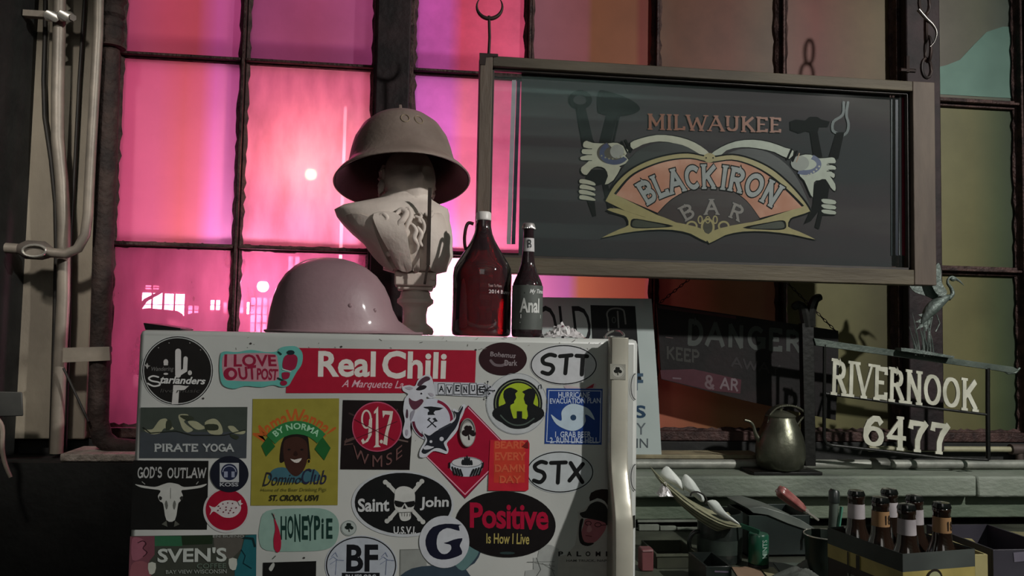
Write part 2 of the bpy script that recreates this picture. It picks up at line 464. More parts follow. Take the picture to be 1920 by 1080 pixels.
WY = 2.30
def wx(px, py): return P(px, py, WY).x
def wz(px, py): return P(px, py, WY).z
X0 = wx(219, 300); X1 = wx(453, 240); X2a = wx(700, 150); X2b = wx(775, 150)
X3 = wx(993, 50); X4 = wx(1231, 50); X5 = wx(1466, 50); X6a = wx(1672, 60); X6b = wx(1745, 60); X7 = wx(1902, 60)
Z1 = wz(455, 114); Z2 = wz(441, 464); Z3 = wz(200, 800); Z0 = Z1 + (Z1 - Z2)
ROOMX = (wx(68, 400), 3.3); ROOMY = (-2.8, WY); CEIL = 3.3
def struct(name, mb, m, parent=None, **k):
    return part(name, mb, m, parent, kind='structure' if parent is None else None, **k)
struct('floor', MB().box2((ROOMX[0] - .1, ROOMY[0], -.1), (ROOMX[1] + .1, ROOMY[1] + .2, 0)), M_floor)
cl = thing('ceiling', None, None, (0, 0, CEIL), kind='structure')
part('ceiling_panel', MB().box2((ROOMX[0] - .1, ROOMY[0], CEIL), (ROOMX[1] + .1, ROOMY[1] + .2, CEIL + .1)), M_ceil, cl)
for i in range(8):
    y = ROOMY[0] + .3 + i * .6
    part('reflection_joist', MB().box2((ROOMX[0] + .01, y, CEIL - .16), (ROOMX[1] - .01, y + .09, CEIL)), M_beam, cl, bevel=.004)  # added for the bands they reflect in the sign glass
struct('wall_left', MB().box2((ROOMX[0] - .1, ROOMY[0], 0), (ROOMX[0], WY - .05, CEIL)), M_black)
struct('wall_right', MB().box2((ROOMX[1], ROOMY[0], 0), (ROOMX[1] + .1, WY + .2, CEIL)), M_roomwall)
wb = thing('wall_back', None, None, (0, ROOMY[0], 0), kind='structure')
part('wall_panel', MB().box2((ROOMX[0] - .1, ROOMY[0] - .1, 0), (ROOMX[1] + .1, ROOMY[0], CEIL)), M_roomwall, wb)
for i in range(6):
    z = 1.35 + i * .33
    part('reflection_rail', MB().box2((ROOMX[0] + .02, ROOMY[0], z), (ROOMX[1] - .02, ROOMY[0] + .05, z + .1 + .03 * (i % 2))), M_beam, wb, bevel=.004)  # boards added behind the camera as bands for the glass to reflect
# window wall
wf = thing('wall_front', None, None, (0, WY, 0), kind='structure')
ZS = P(1500, 893, 2.02).z       # top of the sill
for nm, a, b, m in (('plaster_panel', (ROOMX[0] - .1, WY - .05, Z3 - .028), (X0 - .0285, WY + .12, CEIL), M_plaster),
                    ('masonry_panel', (ROOMX[0] - .1, WY - .02, 0), (X6b + 1.2, WY + .12, Z3 - .0282), M_black),
                    ('lintel_panel', (X0 - .03, WY - .02, Z0 + .03), (ROOMX[1], WY + .12, CEIL), M_black),
                    ('pier_panel', (X7 + .02, WY - .1, Z3 - .06), (ROOMX[1], WY + .12, Z0 + .03), mat('olive_pier', '#1f2320', '#333a33', 6, .8)),
                    ('pier_base', (X6b + 1.2, WY - .02, 0), (ROOMX[1], WY + .12, Z3 - .06), M_black)):
    part(nm, MB().box2(a, b), m, wf, bevel=.004)

def film(name, stops, transl=0.75, dirt=0.25, dscale=9.0, rough=.5):  # stops paint the coloured bands of outside light into the pane colour
    m = bpy.data.materials.new(name); m.use_nodes = True; nt = m.node_tree; N = nt.nodes; L = nt.links
    N.remove(N['Principled BSDF']); out = N['Material Output']
    uv = N.new('ShaderNodeUVMap'); uv.uv_map = 'uv'; sp = N.new('ShaderNodeSeparateXYZ'); L.new(uv.outputs[0], sp.inputs[0])
    geo = N.new('ShaderNodeNewGeometry'); n = N.new('ShaderNodeTexNoise'); n.inputs['Scale'].default_value = dscale; n.inputs['Detail'].default_value = 7
    n.inputs['Roughness'].default_value = .62
    L.new(geo.outputs['Position'], n.inputs['Vector'])
    r = N.new('ShaderNodeValToRGB'); el = r.color_ramp.elements
    while len(el) > 1: el.remove(el[-1])
    el[0].position = stops[0][0]; el[0].color = lin(stops[0][1])
    for p, c in stops[1:]:
        e = el.new(p); e.color = lin(c)
    L.new(sp.outputs[0], r.inputs[0])
    mr = N.new('ShaderNodeMapRange'); mr.inputs[1].default_value = .3; mr.inputs[2].default_value = .62; mr.inputs[3].default_value = 1 - dirt; mr.inputs[4].default_value = 1.0
    L.new(n.outputs[0], mr.inputs[0])
    mx = N.new('ShaderNodeMix'); mx.data_type = 'RGBA'; mx.blend_type = 'MULTIPLY'; mx.inputs[0].default_value = 1
    L.new(r.outputs[0], mx.inputs[6]); L.new(mr.outputs[0], mx.inputs[7])
    t = N.new('ShaderNodeBsdfTranslucent'); d = N.new('ShaderNodeBsdfDiffuse'); g = N.new('ShaderNodeBsdfGlossy'); g.inputs['Roughness'].default_value = rough
    L.new(mx.outputs[2], t.inputs[0]); L.new(mx.outputs[2], d.inputs[0])
    a = N.new('ShaderNodeMixShader'); a.inputs[0].default_value = transl; L.new(d.outputs[0], a.inputs[1]); L.new(t.outputs[0], a.inputs[2])
    b = skin(N, L, a, g, .015, .3)
    L.new(b.outputs[0], out.inputs[0])
    return m

def dusty(name, tint, dust, amount, dscale=14.0):
    """clear glass with a film of dust that catches the light from behind"""
    m = bpy.data.materials.new(name); m.use_nodes = True; nt = m.node_tree; N = nt.nodes; L = nt.links
    N.remove(N['Principled BSDF']); out = N['Material Output']
    geo = N.new('ShaderNodeNewGeometry'); mp = N.new('ShaderNodeMapping'); mp.inputs['Scale'].default_value = (1, 1, .35)
    n = N.new('ShaderNodeTexNoise'); n.inputs['Scale'].default_value = dscale; n.inputs['Detail'].default_value = 9
    L.new(geo.outputs['Position'], mp.inputs[0]); L.new(mp.outputs[0], n.inputs['Vector'])
    mr = N.new('ShaderNodeMapRange'); mr.inputs[1].default_value = .3; mr.inputs[2].default_value = .75; mr.inputs[3].default_value = amount * .72; mr.inputs[4].default_value = min(1, amount * 1.25)
    L.new(n.outputs[0], mr.inputs[0])
    tr = N.new('ShaderNodeBsdfTransparent'); tr.inputs[0].default_value = lin(tint)
    t = N.new('ShaderNodeBsdfTranslucent'); t.inputs[0].default_value = lin(dust)
    a = N.new('ShaderNodeMixShader'); L.new(mr.outputs[0], a.inputs[0]); L.new(tr.outputs[0], a.inputs[1]); L.new(t.outputs[0], a.inputs[2])
    g = N.new('ShaderNodeBsdfGlossy'); g.inputs['Roughness'].default_value = .08; b = skin(N, L, a, g, .03, .5)
    L.new(b.outputs[0], out.inputs[0])
    return m
F_pink = film('pane_light_pink_red_magenta', [(0, '#ea78a2'), (.3, '#ea7ca2'), (.52, '#e87a8a'), (.66, '#ea7d9a'), (.78, '#f28cd8'), (1, '#f09ad8')], dirt=.12, dscale=3)
F_pink_top = film('pane_light_pink_dark', [(0, '#c87090'), (.35, '#cf6a7c'), (.6, '#cc6872'), (.78, '#d478b8'), (1, '#cf7cac')], dirt=.12, dscale=3)
F_mauve = film('pane_light_mauve', [(0, '#a4608c'), (.5, '#b2648a'), (1, '#bc74a4')], dirt=.2, dscale=4)
F_mag = film('pane_light_magenta_red', [(0, '#e27ad8'), (.3, '#e078d0'), (.42, '#ee6a86'), (1, '#f07a98')], dirt=.3, dscale=7)
F_mag2 = film('pane_light_magenta_pink', [(0, '#e884e4'), (.33, '#e884dc'), (.45, '#f28aa8'), (1, '#f47aa6')], dirt=.25, dscale=7)
F_or = film('pane_light_magenta_orange', [(0, '#b87098'), (.33, '#a8689c'), (.42, '#a86c4c'), (.95, '#a05a44'), (1, '#98545c')], dirt=.1, dscale=3)
F_dred = film('film_brown_red', [(0, '#96606c'), (.45, '#8a5054'), (.5, '#7e4e34'), (.85, '#7c4c34'), (.9, '#703028'), (1, '#6c3428')], .12, .2, 5)
F_brown = film('film_brown', [(0, '#5c4234'), (.15, '#583626'), (.6, '#583428'), (.9, '#524032'), (1, '#524336')], .04, .35, 6)
F_rbrown = film('film_red_olive', [(0, '#5c4036'), (.3, '#5c2e26'), (.7, '#5a4630'), (1, '#524a34')], .03, .35, 4)
F_obr = film('film_orange_brown', [(0, '#8a3c22'), (.3, '#86402a'), (.36, '#6c4c34'), (1, '#745436')], .12, .2, 4)
F_obr2 = film('film_salmon_olive', [(0, '#a4604c'), (.4, '#86583c'), (.55, '#6c5636'), (1, '#6a5c3e')], .12, .2, 4)
F_olive = film('film_olive', [(0, '#6a6646'), (.6, '#5c5a3e'), (1, '#484632')], .03, .3, 4)
F_olive2 = film('film_olive_green', [(0, '#6a6648'), (.5, '#5e5c3e'), (.8, '#434c34'), (1, '#343f30')], .02, .3, 3)
F_grey = film('film_grey_green', [(0, '#5c564e'), (.6, '#545446'), (1, '#465048')], .02, .3, 4)
G_street = dusty('street_glass', '#f4a0c0', '#e0709c', .42)
G_dust = dusty('dusty_glass', '#f49ab8', '#e888b0', .72, 18)
G_edge = dusty('pale_glass', '#ffd0dc', '#ffb8cc', .8, 6)

def window(name, xs, zs, mats, thick):
    root = thing(name, None, None, (xs[0][0], WY, zs[-1]), kind='structure')
    nr = len(zs) - 1
    for ci, (xa, xb) in enumerate(xs):
        for ri in range(nr):
            za, zb = zs[ri + 1], zs[ri]; mb = MB(); y = WY + .012
            mb.add([(xa, y, za), (xb, y, za), (xb, y, zb), (xa, y, zb)], [(0, 1, 2, 3)]); mb.uv = [(0, 0), (1, 0), (1, 1), (0, 1)]
            part('pane', mb, mats[ri][ci], root, normals=False)
            g = .006                                   # ragged glazing putty round the pane
            rnd = random.Random(ci * 7 + ri * 3 + int(abs(xa) * 100)); pb = MB(); yy = WY + .004
            for (p, q) in (((xa, za), (xb, za)), ((xb, za), (xb, zb)), ((xb, zb), (xa, zb)), ((xa, zb), (xa, za))):
                n = 26; pts = []; hx = q[0] - p[0]; hz = q[1] - p[1]; ln = math.hypot(hx, hz); nx, nz = -hz / ln, hx / ln
                for k in range(n + 1):
                    t = k / n; d = g * rnd.uniform(.7, 1.9); pts.append((p[0] + hx * t, p[1] + hz * t, d))
                o = len(pb.v)
                for (x, z, d) in pts: pb.v += [Vector((x, yy, z)), Vector((x + nx * d, yy, z + nz * d)), Vector((x, WY - .004, z))]
                for k in range(n):
                    a = o + 3 * k
                    pb.f += [[a, a + 1, a + 4, a + 3], [a + 2, a + 5, a + 4, a + 1]]; pb.mi += [0, 0]
            part('putty', pb, M_iron, root, normals=False)
    t = thick
    for ci in range(len(xs) - 1):
        x = (xs[ci][1] + xs[ci + 1][0]) / 2; wv = xs[ci + 1][0] - xs[ci][1]
        mb = MB().box2((x - wv / 2 - .001, WY, zs[-1]), (x + wv / 2 + .001, WY + .035, zs[0])).box2((x - .004, WY - .018, zs[-1]), (x + .004, WY, zs[0]))
        part('muntin', mb, M_iron, root, bevel=.002)
    for ri in range(1, nr):
        for (xa, xb) in xs:
            mb = MB().box2((xa - .001, WY - .001, zs[ri] - t), (xb + .001, WY + .034, zs[ri] + t)).box2((xa, WY - .018, zs[ri] - .004), (xb, WY - .001, zs[ri] + .004))
            part('muntin', mb, M_iron, root, bevel=.002)
    xa, xb = xs[0][0], xs[-1][1]; za, zb = zs[-1], zs[0]; k = .028
    mb = MB()
    for a, b in (((xa - k, za - k), (xa, zb + k)), ((xb, za - k), (xb + k, zb + k)), ((xa, za - k), (xb, za)), ((xa, zb), (xb, zb + k))):
        mb.box2((a[0], WY - .025, a[1]), (b[0], WY + .05, b[1]))
    part('window_frame', mb, M_iron, root, bevel=.003)
    return root
tk = .0075; hb = .0075
ZZ = [Z0, Z1, Z2, Z3]
window('window_1', [(X0, X1 - hb), (X1 + hb, X2a)], ZZ, [[F_pink_top, F_mauve], [F_pink, G_dust], [G_street, G_street]], tk * 1.1)
window('window_2', [(X2b, X3 - hb), (X3 + hb, X4 - hb * 1.1), (X4 + hb * 1.1, X5 - .012), (X5 + .012, X6a)], ZZ,
       [[F_mag, F_dred, F_brown, F_rbrown], [F_mag2, F_dred, F_brown, F_olive], [G_edge, F_or, F_obr2, F_olive]], tk * 1.3)
window('window_3', [(X6b, X7)], ZZ, [[F_grey], [F_olive2], [F_olive2]], .014)
part('tinted_patch', MB().prism([(1751, 176), (1751, 128), (1775, 122), (1800, 112), (1826, 84), (1850, 60), (1880, 50), (1896, 50), (1896, 184)], lambda x, y: P(x, y, WY + .0112), lambda x, y: P(x, y, WY + .0104)), mat('teal_film', '#3c5c50', '#4c6c60', 5, .6), bpy.data.objects['window_3'], 'teal curved patch of film')
part('lit_frame_edge', MB().box2((X0 - .02, WY - .034, Z3), (X0 - .004, WY - .025, Z0)), mat('lit_edge_grey', '#6c5f5a', '#94867e', 12, .6, bump=.3), bpy.data.objects['window_1'], bevel=.001)  # lighter strip paints the lit left edge of the frame
# lower orange strip panes show under the hanging board, same sheets; heavy mullions between the windows
for i, (a, b) in enumerate(((X2a, X2b), (X6a, X6b))):
    struct('trim_%d' % (i + 1), MB().box2((a + .01, WY - .06, Z3 - .05), (b - .01, WY + .05, Z0 + .1)), M_mull, bevel=.004)

# ---------------------------------------------------------------- street outside
OY = 30.0
M_road = mat('street_asphalt', '#30282c', '#4a4044', 6, .6)
M_fac = mat('facade_stucco', '#8a6070', '#9c7080', 3, .85)
struct('ground', MB().box2((-35, WY + .15, -.12), (20, 42, -.02)), M_road)
def glow(name, c, s):
    m = bpy.data.materials.new(name); m.use_nodes = True; b = m.node_tree.nodes['Principled BSDF']
    b.inputs['Base Color'].default_value = lin(c); b.inputs['Emission Color'].default_value = lin(c); b.inputs['Emission Strength'].default_value = s
    n = m.node_tree.nodes.new('ShaderNodeTexNoise'); n.inputs['Scale'].default_value = 2.5; g = m.node_tree.nodes.new('ShaderNodeNewGeometry')
    m.node_tree.links.new(g.outputs['Position'], n.inputs['Vector'])
    r = m.node_tree.nodes.new('ShaderNodeMapRange'); r.inputs[1].default_value = .35; r.inputs[2].default_value = .6; r.inputs[3].default_value = s * .4; r.inputs[4].default_value = s * 1.3
    m.node_tree.links.new(n.outputs[0], r.inputs[0]); m.node_tree.links.new(r.outputs[0], b.inputs['Emission Strength'])
    return m
W_lit = glow('lit_shop_window', '#fff0f0', 22.0); W_dim = glow('lit_pink_window', '#ffb8cc', 3.0); W_bulb = glow('lamp_globe_white', '#fff4f0', 60.0); W_warm = glow('lamp_globe_warm', '#fff0a0', 4.0)
def opx(px, py, Y=OY): return P(px, py, Y)
bd = thing('shop_building', 'long pink lit building across the street with bright windows, seen through the lower left panes', 'building', (opx(300, 620).x, OY, 0))
part('facade', MB().box2((-34, OY, -.02), (15, OY + .5, 12)), M_fac, bd)
for (a, b, c, d, m) in ((266, 548, 305, 594, W_lit), (308, 550, 347, 593, W_lit), (352, 572, 374, 592, W_dim), (418, 566, 436, 590, W_dim), (272, 534, 300, 544, W_dim), (394, 562, 414, 582, W_lit), (440, 562, 458, 588, W_dim), (462, 566, 486, 590, W_lit), (300, 598, 345, 606, W_dim),
                        (248, 600, 262, 640, W_dim), (214, 596, 232, 644, W_dim), (540, 480, 560, 590, W_dim), (580, 500, 640, 600, W_dim)):
    p = opx(a, b); q = opx(c, d)
    wn = part('window', MB().box2((p.x, OY - .02, q.z), (q.x, OY, p.z)), m, bd)
    mb = MB(); xm = (p.x + q.x) / 2
    for x in (p.x, xm, q.x): mb.box2((x - .03, OY - .05, q.z), (x + .03, OY - .02, p.z))
    for z in (p.z, q.z, (p.z + q.z) / 2): mb.box2((p.x, OY - .05, z - .015), (q.x, OY - .021, z + .015))
    part('glazing_bar', mb, M_fac, wn)
# gridded lit door next to the white lamp
GA = 24.0; p = opx(470, 556, GA); q = opx(512, 636, GA)
gd = thing('lit_gate', 'pale gridded window panel under the bright white street light, outside', 'window', ((p.x + q.x) / 2, GA, 0))
part('lit_panel', MB().box2((p.x, GA, 0), (q.x, GA + .05, p.z)), W_dim, gd)
mb = MB()
for k in range(5):
    x = p.x + (q.x - p.x) * k / 4; mb.box2((x - .02, GA - .04, 0), (x + .02, GA, p.z))
for k in range(4): mb.box2((p.x, GA - .05, p.z - .25 * k - .03), (q.x, GA - .01, p.z - .25 * k))
part('grid_frame', mb, M_fac, gd)
def street_lamp(px, py, Y, r, m, label):
    c = opx(px, py, Y)
    t = thing('street_lamp', label, 'lamp', (c.x, Y, 0))
    part('globe', MB().sphere(c, r), m, t); part('pole', MB().tube([(c.x, Y, -.02), (c.x, Y, c.z - r * .8)], min(.03, r * .16)), M_black, t)
    part('cap', MB().lathe([(r * .5, -.02), (r * .6, .0), (r * .2, .05)], Matrix.Translation(c + Vector((0, 0, r * .9)))), M_black, t)
street_lamp(493, 537, 2.50, .017, W_bulb, 'street lamp with a white glowing globe, low behind the second lower pane')
street_lamp(583, 327, 2.50, .019, W_warm, 'street lamp with a yellow glowing globe, high behind the dusty pane')
for (x, y, Y, e, c_) in ((493, 537, 2.44, 2.2, (1, .8, .85)), (583, 327, 2.44, 2.0, (1, .72, .35))): light('globe_light', 'POINT', opx(x, y, Y), (0, 0, 0), e, c_, .01)
c0 = opx(642, 200, 5.0); c1 = opx(634, 620, 5.0)
t = thing('light_post', 'tall thin post lit along its length, outside behind the dusty pane', 'lamp', (c1.x, 5.0, 0))
part('light_tube', MB().tube([(c1.x, 5, c1.z), (c1.x, 5, c0.z)], .010), glow('tube_glow', '#ffe0d0', 5.0), t); part('base', MB().tube([(c1.x, 5, -.02), (c1.x, 5, c1.z)], .014), M_black, t)
M_car = mat('car_paint_dark', '#3c2430', '#4a2c38', 3, .35, .2, coat=.5)
M_tyre = mat('tyre_rubber', '#141214', '#1c1a1c', 20, .9)
M_cargl = mat('car_glass', '#241a20', '#2c2028', 5, .1)
def car(px, Y, label, L=4.2, h=1.62):
    c = opx(px, 600, Y).x
    t = thing('parked_car', label, 'car', (c, Y, -.02), group=None)
    side = smooth([(-L / 2, .35), (-L / 2, .8), (-L * .42, .95), (-L * .3, h * .93), (-L * .1, h), (L * .18, h * .97), (L * .33, 1.0), (L * .48, .85), (L / 2, .5), (L / 2, .35)], 4)
    part('body', MB().prism(side, lambda x, z: (c + x, Y + 1.7, z), lambda x, z: (c + x, Y, z)), M_car, t, bevel=.05)
    gl = [(-L * .27, 1.0), (-L * .2, h * .9), (L * .14, h * .9), (L * .26, 1.0)]
    part('side_window', MB().prism(gl, lambda x, z: (c + x, Y - .005, z), lambda x, z: (c + x, Y - .015, z)), M_cargl, t)
    for s in (-.31, .31):
        part('wheel', MB().lathe([(.12, -.1), (.33, -.1), (.35, -.05), (.35, .05), (.33, .1), (.12, .1)], Matrix.Translation((c + L * s, Y + .05, .33)) @ Matrix.Rotation(R(90), 4, 'X'), 24), M_tyre, t)
car(272, 21.0, 'dark parked car with rounded roof outside, below the brightest shop windows', 2.3, 1.95)
car(392, 24.2, 'dark parked car outside, second from the left behind the vertical bar', 2.3, 1.95)
c = opx(235, 560, 5.2)
tr = thing('street_tree', 'thin dark tree trunk outside, behind the lower left pane', 'tree', (c.x, 5.2, 0))
part('trunk', MB().tube([(c.x, 5.2, -.03), (c.x + .01, 5.2, 1.2), (c.x - .03, 5.22, 2.2)], [.07, .055, .045]), mat('bark', '#2a1a20', '#3c2630', 20, .9, bump=.5), tr)
mb = MB()
for k in range(5):
    a = 1.5 + k * .22; s = (-1) ** k
    mb.tube([(c.x, 5.2, a), (c.x + s * .12, 5.2, a + .18), (c.x + s * .3, 5.25, a + .3)], [.02, .014, .006], 6)
part('branch', mb, MATS['bark'], tr)
light('pane_glow_fill', 'POINT', P(822, 585, 2.62), (0, 0, 0), 17, (1.0, 0.8, 0.86), 0.05)  # unseen lamp added outside the pane for its white glow

# ================================================================ SILL, COUNTER, LEFT PIPES
XF = P(1196, 640, 1.4).x      # right side of the fridge
M_stone = mat('sill_stone', '#5c635a', '#7e857a', 7, .7, bump=.35, bscale=90, c3='#6c7568', stretch=(.5, 1, 1))
M_stone2 = mat('sill_stone_green', '#3f4e40', '#66705f', 5, .75, bump=.4, bscale=80, stretch=(.4, 1, 1))
sy0 = 2.02
jx = PZ(1803, 885, ZS).x
sl = thing('trim_3', None, None, (XF, sy0, ZS - .06), kind='structure')
part('sill_stone', MB().box2((XF - .06, sy0, ZS - .055), (jx - .003, WY - .02, ZS)), M_stone, sl, bevel=.006)
part('sill_stone', MB().box2((jx + .003, sy0 + .004, ZS - .058), (ROOMX[1], WY - .02, ZS - .002)), M_stone, sl, bevel=.006)
part('sill_apron', MB().box2((XF - .06, sy0 + .04, ZS - .12), (ROOMX[1], WY - .02, ZS - .056)), M_stone2, sl, bevel=.004)
CZ = 1.012
ct = thing('counter', 'long dark worktop under the stone sill, covered with cups, boxes and a bottle carrier', 'counter', (XF + .9, 1.7, 0))
part('worktop', MB().box2((XF + .01, 1.12, CZ - .04), (ROOMX[1] - .01, WY - .03, CZ)), mat('worktop', '#34372f', '#4c5044', 9, .5, bump=.15), ct, bevel=.004)
part('cupboard', MB().box2((XF + .03, 1.2, .0), (ROOMX[1] - .03, WY - .05, CZ - .04)), M_black, ct)

# pipe along the sill
def px_tube(pts, rpx, Y, seg=14):
    return MB().tube([P(x, y, Y) for x, y in pts], [r * mpp(Y) for r in rpx] if isinstance(rpx, (list, tuple)) else rpx * mpp(Y), seg)
M_pipe = mat('pipe_grey', '#6d7069', '#8b8d84', 20, .5, .25, bump=.1)
pr = .013; yy = 2.135
pt = thing('sill_pipe', 'long horizontal grey pipe lying along the back of the stone sill', 'pipe', (XF, yy, ZS))
xk = PZ(1655, 872, ZS + pr).x
part('pipe_run', MB().tube([(XF - .05, yy, ZS + pr), (xk, yy, ZS + pr), (ROOMX[1] - .02, yy, ZS + pr)], pr), M_pipe, pt)
part('coupling', MB().tube([(xk - .03, yy, ZS + pr), (xk - .024, yy, ZS + pr), (xk + .024, yy, ZS + pr), (xk + .03, yy, ZS + pr)], [pr, .0175, .0175, pr]), mat('pipe_coupling', '#4c4d48', '#64655e', 20, .5, .4), pt)
# short yellowish pipe with a black fitting on the right
a = P(1775, 842, WY - .04); b = P(1900, 845, WY - .04)
t = thing('short_pipe', 'short pale yellow pipe with a dark fitting, right end of the window ledge', 'pipe', (a.x, WY - .04, ZS))
part('pipe_run', MB().tube([(a.x - .25, WY - .04, a.z), (b.x, WY - .04, a.z)], .0085), mat('pipe_cream', '#85826a', '#9b977c', 18, .5), t)
part('fitting', MB().tube([(b.x - .01, WY - .04, a.z), (b.x + .04, WY - .04, a.z)], .016).tube([(b.x + .02, WY - .04, ZS), (b.x + .02, WY - .04, a.z)], .011), mat('fitting_dark', '#3a3230', '#5a4d48', 20, .6, .3), t)
# ledge rail behind
t = thing('ledge_plank', 'flat dusty plank at the back of the sill, behind the kettle', 'plank', (P(1290, 835, 2.2).x, 2.2, ZS))
xa, xb = P(1000, 850, 2.2).x, P(1420, 850, 2.2).x
part('plank', MB().box2((xa, 2.16, ZS + .022), (xb, 2.25, ZS + .034)), mat('dusty_plank', '#6a6450', '#8c8468', 12, .8, bump=.3), t, bevel=.003)
for x in (xa + .05, (xa + xb) / 2, xb - .05): part('foot', MB().box2((x - .01, 2.17, ZS), (x + .01, 2.24, ZS + .022)), M_black, t)

# ---- left side pipes and cables in front of the plaster panel
LY = 2.19
M_cond = mat('conduit_paint', '#6b655c', '#847c70', 12, .45, .2, bump=.08)
M_cable = mat('cable_black', '#15130f', '#25211b', 20, .6)
M_rust = mat('rusty_pipe', '#1f1816', '#382b26', 18, .8, .2, bump=.7, bscale=60)
def left_pipe(name, label, cat, pts, r, m, Y=LY):
    t = part(name, px_tube(pts, r, Y), m, None, label, cat=cat); return t
left_pipe('conduit', 'thick grey painted pipe down the left wall, with a steel clamp near its top', 'pipe', [(112, -60), (111, 60), (108, 180), (108, 260), (116, 340), (120, 420), (119, 560), (112, 700), (106, 850)], 10.5, M_cond)
left_pipe('electric_cable', 'black cable bowing out left of the thick grey pipe', 'cable', [(86, -60), (85, 60), (82, 150), (84, 220), (96, 300), (104, 380), (106, 470), (102, 640), (96, 850)], 4, M_cable, 2.235)
left_pipe('straight_rod', 'thin straight black rod between the two grey pipes', 'rod', [(162, -60), (158, 10), (148, 160), (141, 300), (133, 455), (130, 600), (122, 850)], 3, M_cable, 2.235)
cb = thing('bent_conduit', 'grey pipe that bends at its foot and runs left into an oval fitting', 'pipe', P(150, 470, 2.17))
part('pipe_run', px_tube([(186, -60), (184, 60), (177, 180), (170, 300), (165, 400), (160, 440), (146, 466), (124, 476), (96, 474), (80, 470)], 8.5, 2.14), M_cond, cb)
part('junction', MB().tube([P(96, 474, 2.15), P(82, 470, 2.15), P(50, 468, 2.15), P(34, 466, 2.15)], [.014, .024, .024, .012], 16), mat('fitting_grey', '#56504a', '#6c645c', 14, .5, .3), cb)
part('wall_pipe', px_tube([(40, 467), (0, 464), (-60, 460)], 9, 2.15), M_cond, cb)
el = [(64 + 22 * math.cos(a) * (1 if True else 0), 470 + 11 * math.sin(a)) for a in [i * math.pi / 10 for i in range(20)]]
part('cover_ring', MB().tube([P(x, y, 2.105) for x, y in el], 2.2 * mpp(2.1), 8, closed=True), mat('bright_steel', '#c8c6bc', '#e0dcd0', 20, .25, .8), cb, 'bright steel rim of the oval cover')
part('cover_plate', MB().prism([(64 + 20 * math.cos(i * math.pi / 12), 470 + 9 * math.sin(i * math.pi / 12)) for i in range(24)], lambda x, y: P(x, y, 2.125), lambda x, y: P(x, y, 2.112)), M_cond, cb)
# clamp
t = thing('pipe_clamp', 'steel clamp holding the grey pipe at the top left', 'clamp', P(110, 32, 2.16))
part('clamp_arm', MB().bar(P(46, 26, 2.17), P(136, 32, 2.17), .02, .016), M_cond, t)
for cx in (97, 122):
    part('clamp_band', MB().tube([P(cx - 7, 30, 2.175), P(cx - 5, 30, 2.155), P(cx + 5, 31, 2.155), P(cx + 7, 31, 2.175)], .014, 10), MATS['bright_steel'], t)
part('bolt', MB().tube([P(130, 33, 2.17), P(137, 33, 2.15)], .009, 6), MATS['fitting_grey'], t)
# heavy rusty down pipe with knuckled top, curving right at its foot
t = thing('down_pipe', 'heavy rust-dark down pipe beside the pink window, lumpy fittings at its top', 'pipe', P(205, 850, 2.2))
part('pipe_run', px_tube([(206, 60), (204, 170), (200, 300), (194, 450), (190, 600), (186, 720), (184, 790), (192, 822), (212, 838), (246, 842), (300, 844)], 17, 2.19), M_rust, t)
prof = []
pp = []
for i, y in enumerate(range(-60, 96, 6)):
    pp.append((209 - (y / 90) * 2, y)); prof.append(17 + 6 * abs(math.sin(i * .8)) + (3 if i % 5 == 0 else 0))
part('knuckle_fitting', px_tube(pp, prof, 2.185, 16), M_rust, t)
part('window_bracket', MB().tube([P(196, 655, 2.19), P(208, 655, 2.19)], .009, 8), M_black, t)
# strap and brace, low left
part('strap_bracket', MB().prism([(118, 652), (205, 650), (207, 676), (116, 680)], lambda x, y: P(x, y, 2.165), lambda x, y: P(x, y, 2.158)), mat('strap', '#6c655a', '#857d70', 14, .6), None, 'flat painted metal strap across the left pipes', cat='bracket', bevel=.001)
part('brace_rod', px_tube([(119, 690), (140, 735), (166, 790)], 2.2, 2.15, 8), M_cable, None, 'thin diagonal black rod under the metal strap', cat='rod')
part('wall_box', MB().prism([(-40, 733), (42, 735), (44, 780), (-40, 782)], lambda x, y: P(x, y, 2.13), lambda x, y: P(x, y, 2.06)), mat('box_dark', '#2b2c2a', '#3c3d3a', 12, .6), None, 'small dark switch box on the black wall, left edge', cat='switch box', bevel=.003)
part('loose_cable', px_tube(smooth([(-12, 780), (3, 800), (4, 840), (10, 870), (20, 895)], 4, False), [5 - .12 * i for i in range(17)], 2.0, 8), mat('cable_grey', '#7d7468', '#958c7e', 20, .5), None, 'grey loose cable hanging below the switch box', cat='cable')
# white rough ledge at foot of plaster and dark wainscot
lz = P(180, 851, 2.12).z
struct('trim_4', MB().box2((P(112, 850, 2.12).x, 2.12, lz - .02), (P(255, 850, 2.12).x, 2.26, lz)), mat('ledge_flaking', '#776f66', '#a49a90', 30, .8, bump=.8, bscale=90), bevel=.004)
struct('trim_5', MB().box2((ROOMX[0] + .001, 2.11, 0), (XF - .07, WY - .03, lz - .021)), M_black)
# ================================================================ THE FRIDGE
FY = 1.40
M_fr = mat('fridge_enamel', '#a9aca8', '#c3c4c0', 3.5, .38, bump=.03, bscale=70, contrast=.3)
M_handle = mat('handle_metal', '#a8a598', '#bdbaac', 10, .34, .25, bump=.03)
FT = P(700, 627, FY).z
fx0 = P(252, 800, FY).x; fx1 = P(1196, 800, FY).x
fr = thing('refrigerator', 'big pale grey refrigerator covered with stickers, helmets and bottles on its top', 'refrigerator', ((fx0 + fx1) / 2, 1.7, 0))
part('cabinet', MB().box2((fx0 + .012, FY + .075, .05), (fx1 - .012, 2.08, FT - .004)), mat('fridge_side', '#8e918d', '#a2a4a0', 5, .45), fr, bevel=.006)
part('door_seal', MB().box2((fx0 + .014, FY + .06, .1), (fx1 - .014, FY + .076, FT - .012)), M_cable, fr)
part('door', MB().box2((fx0, FY, .09), (fx1, FY + .06, FT)), M_fr, fr, bevel=.009)
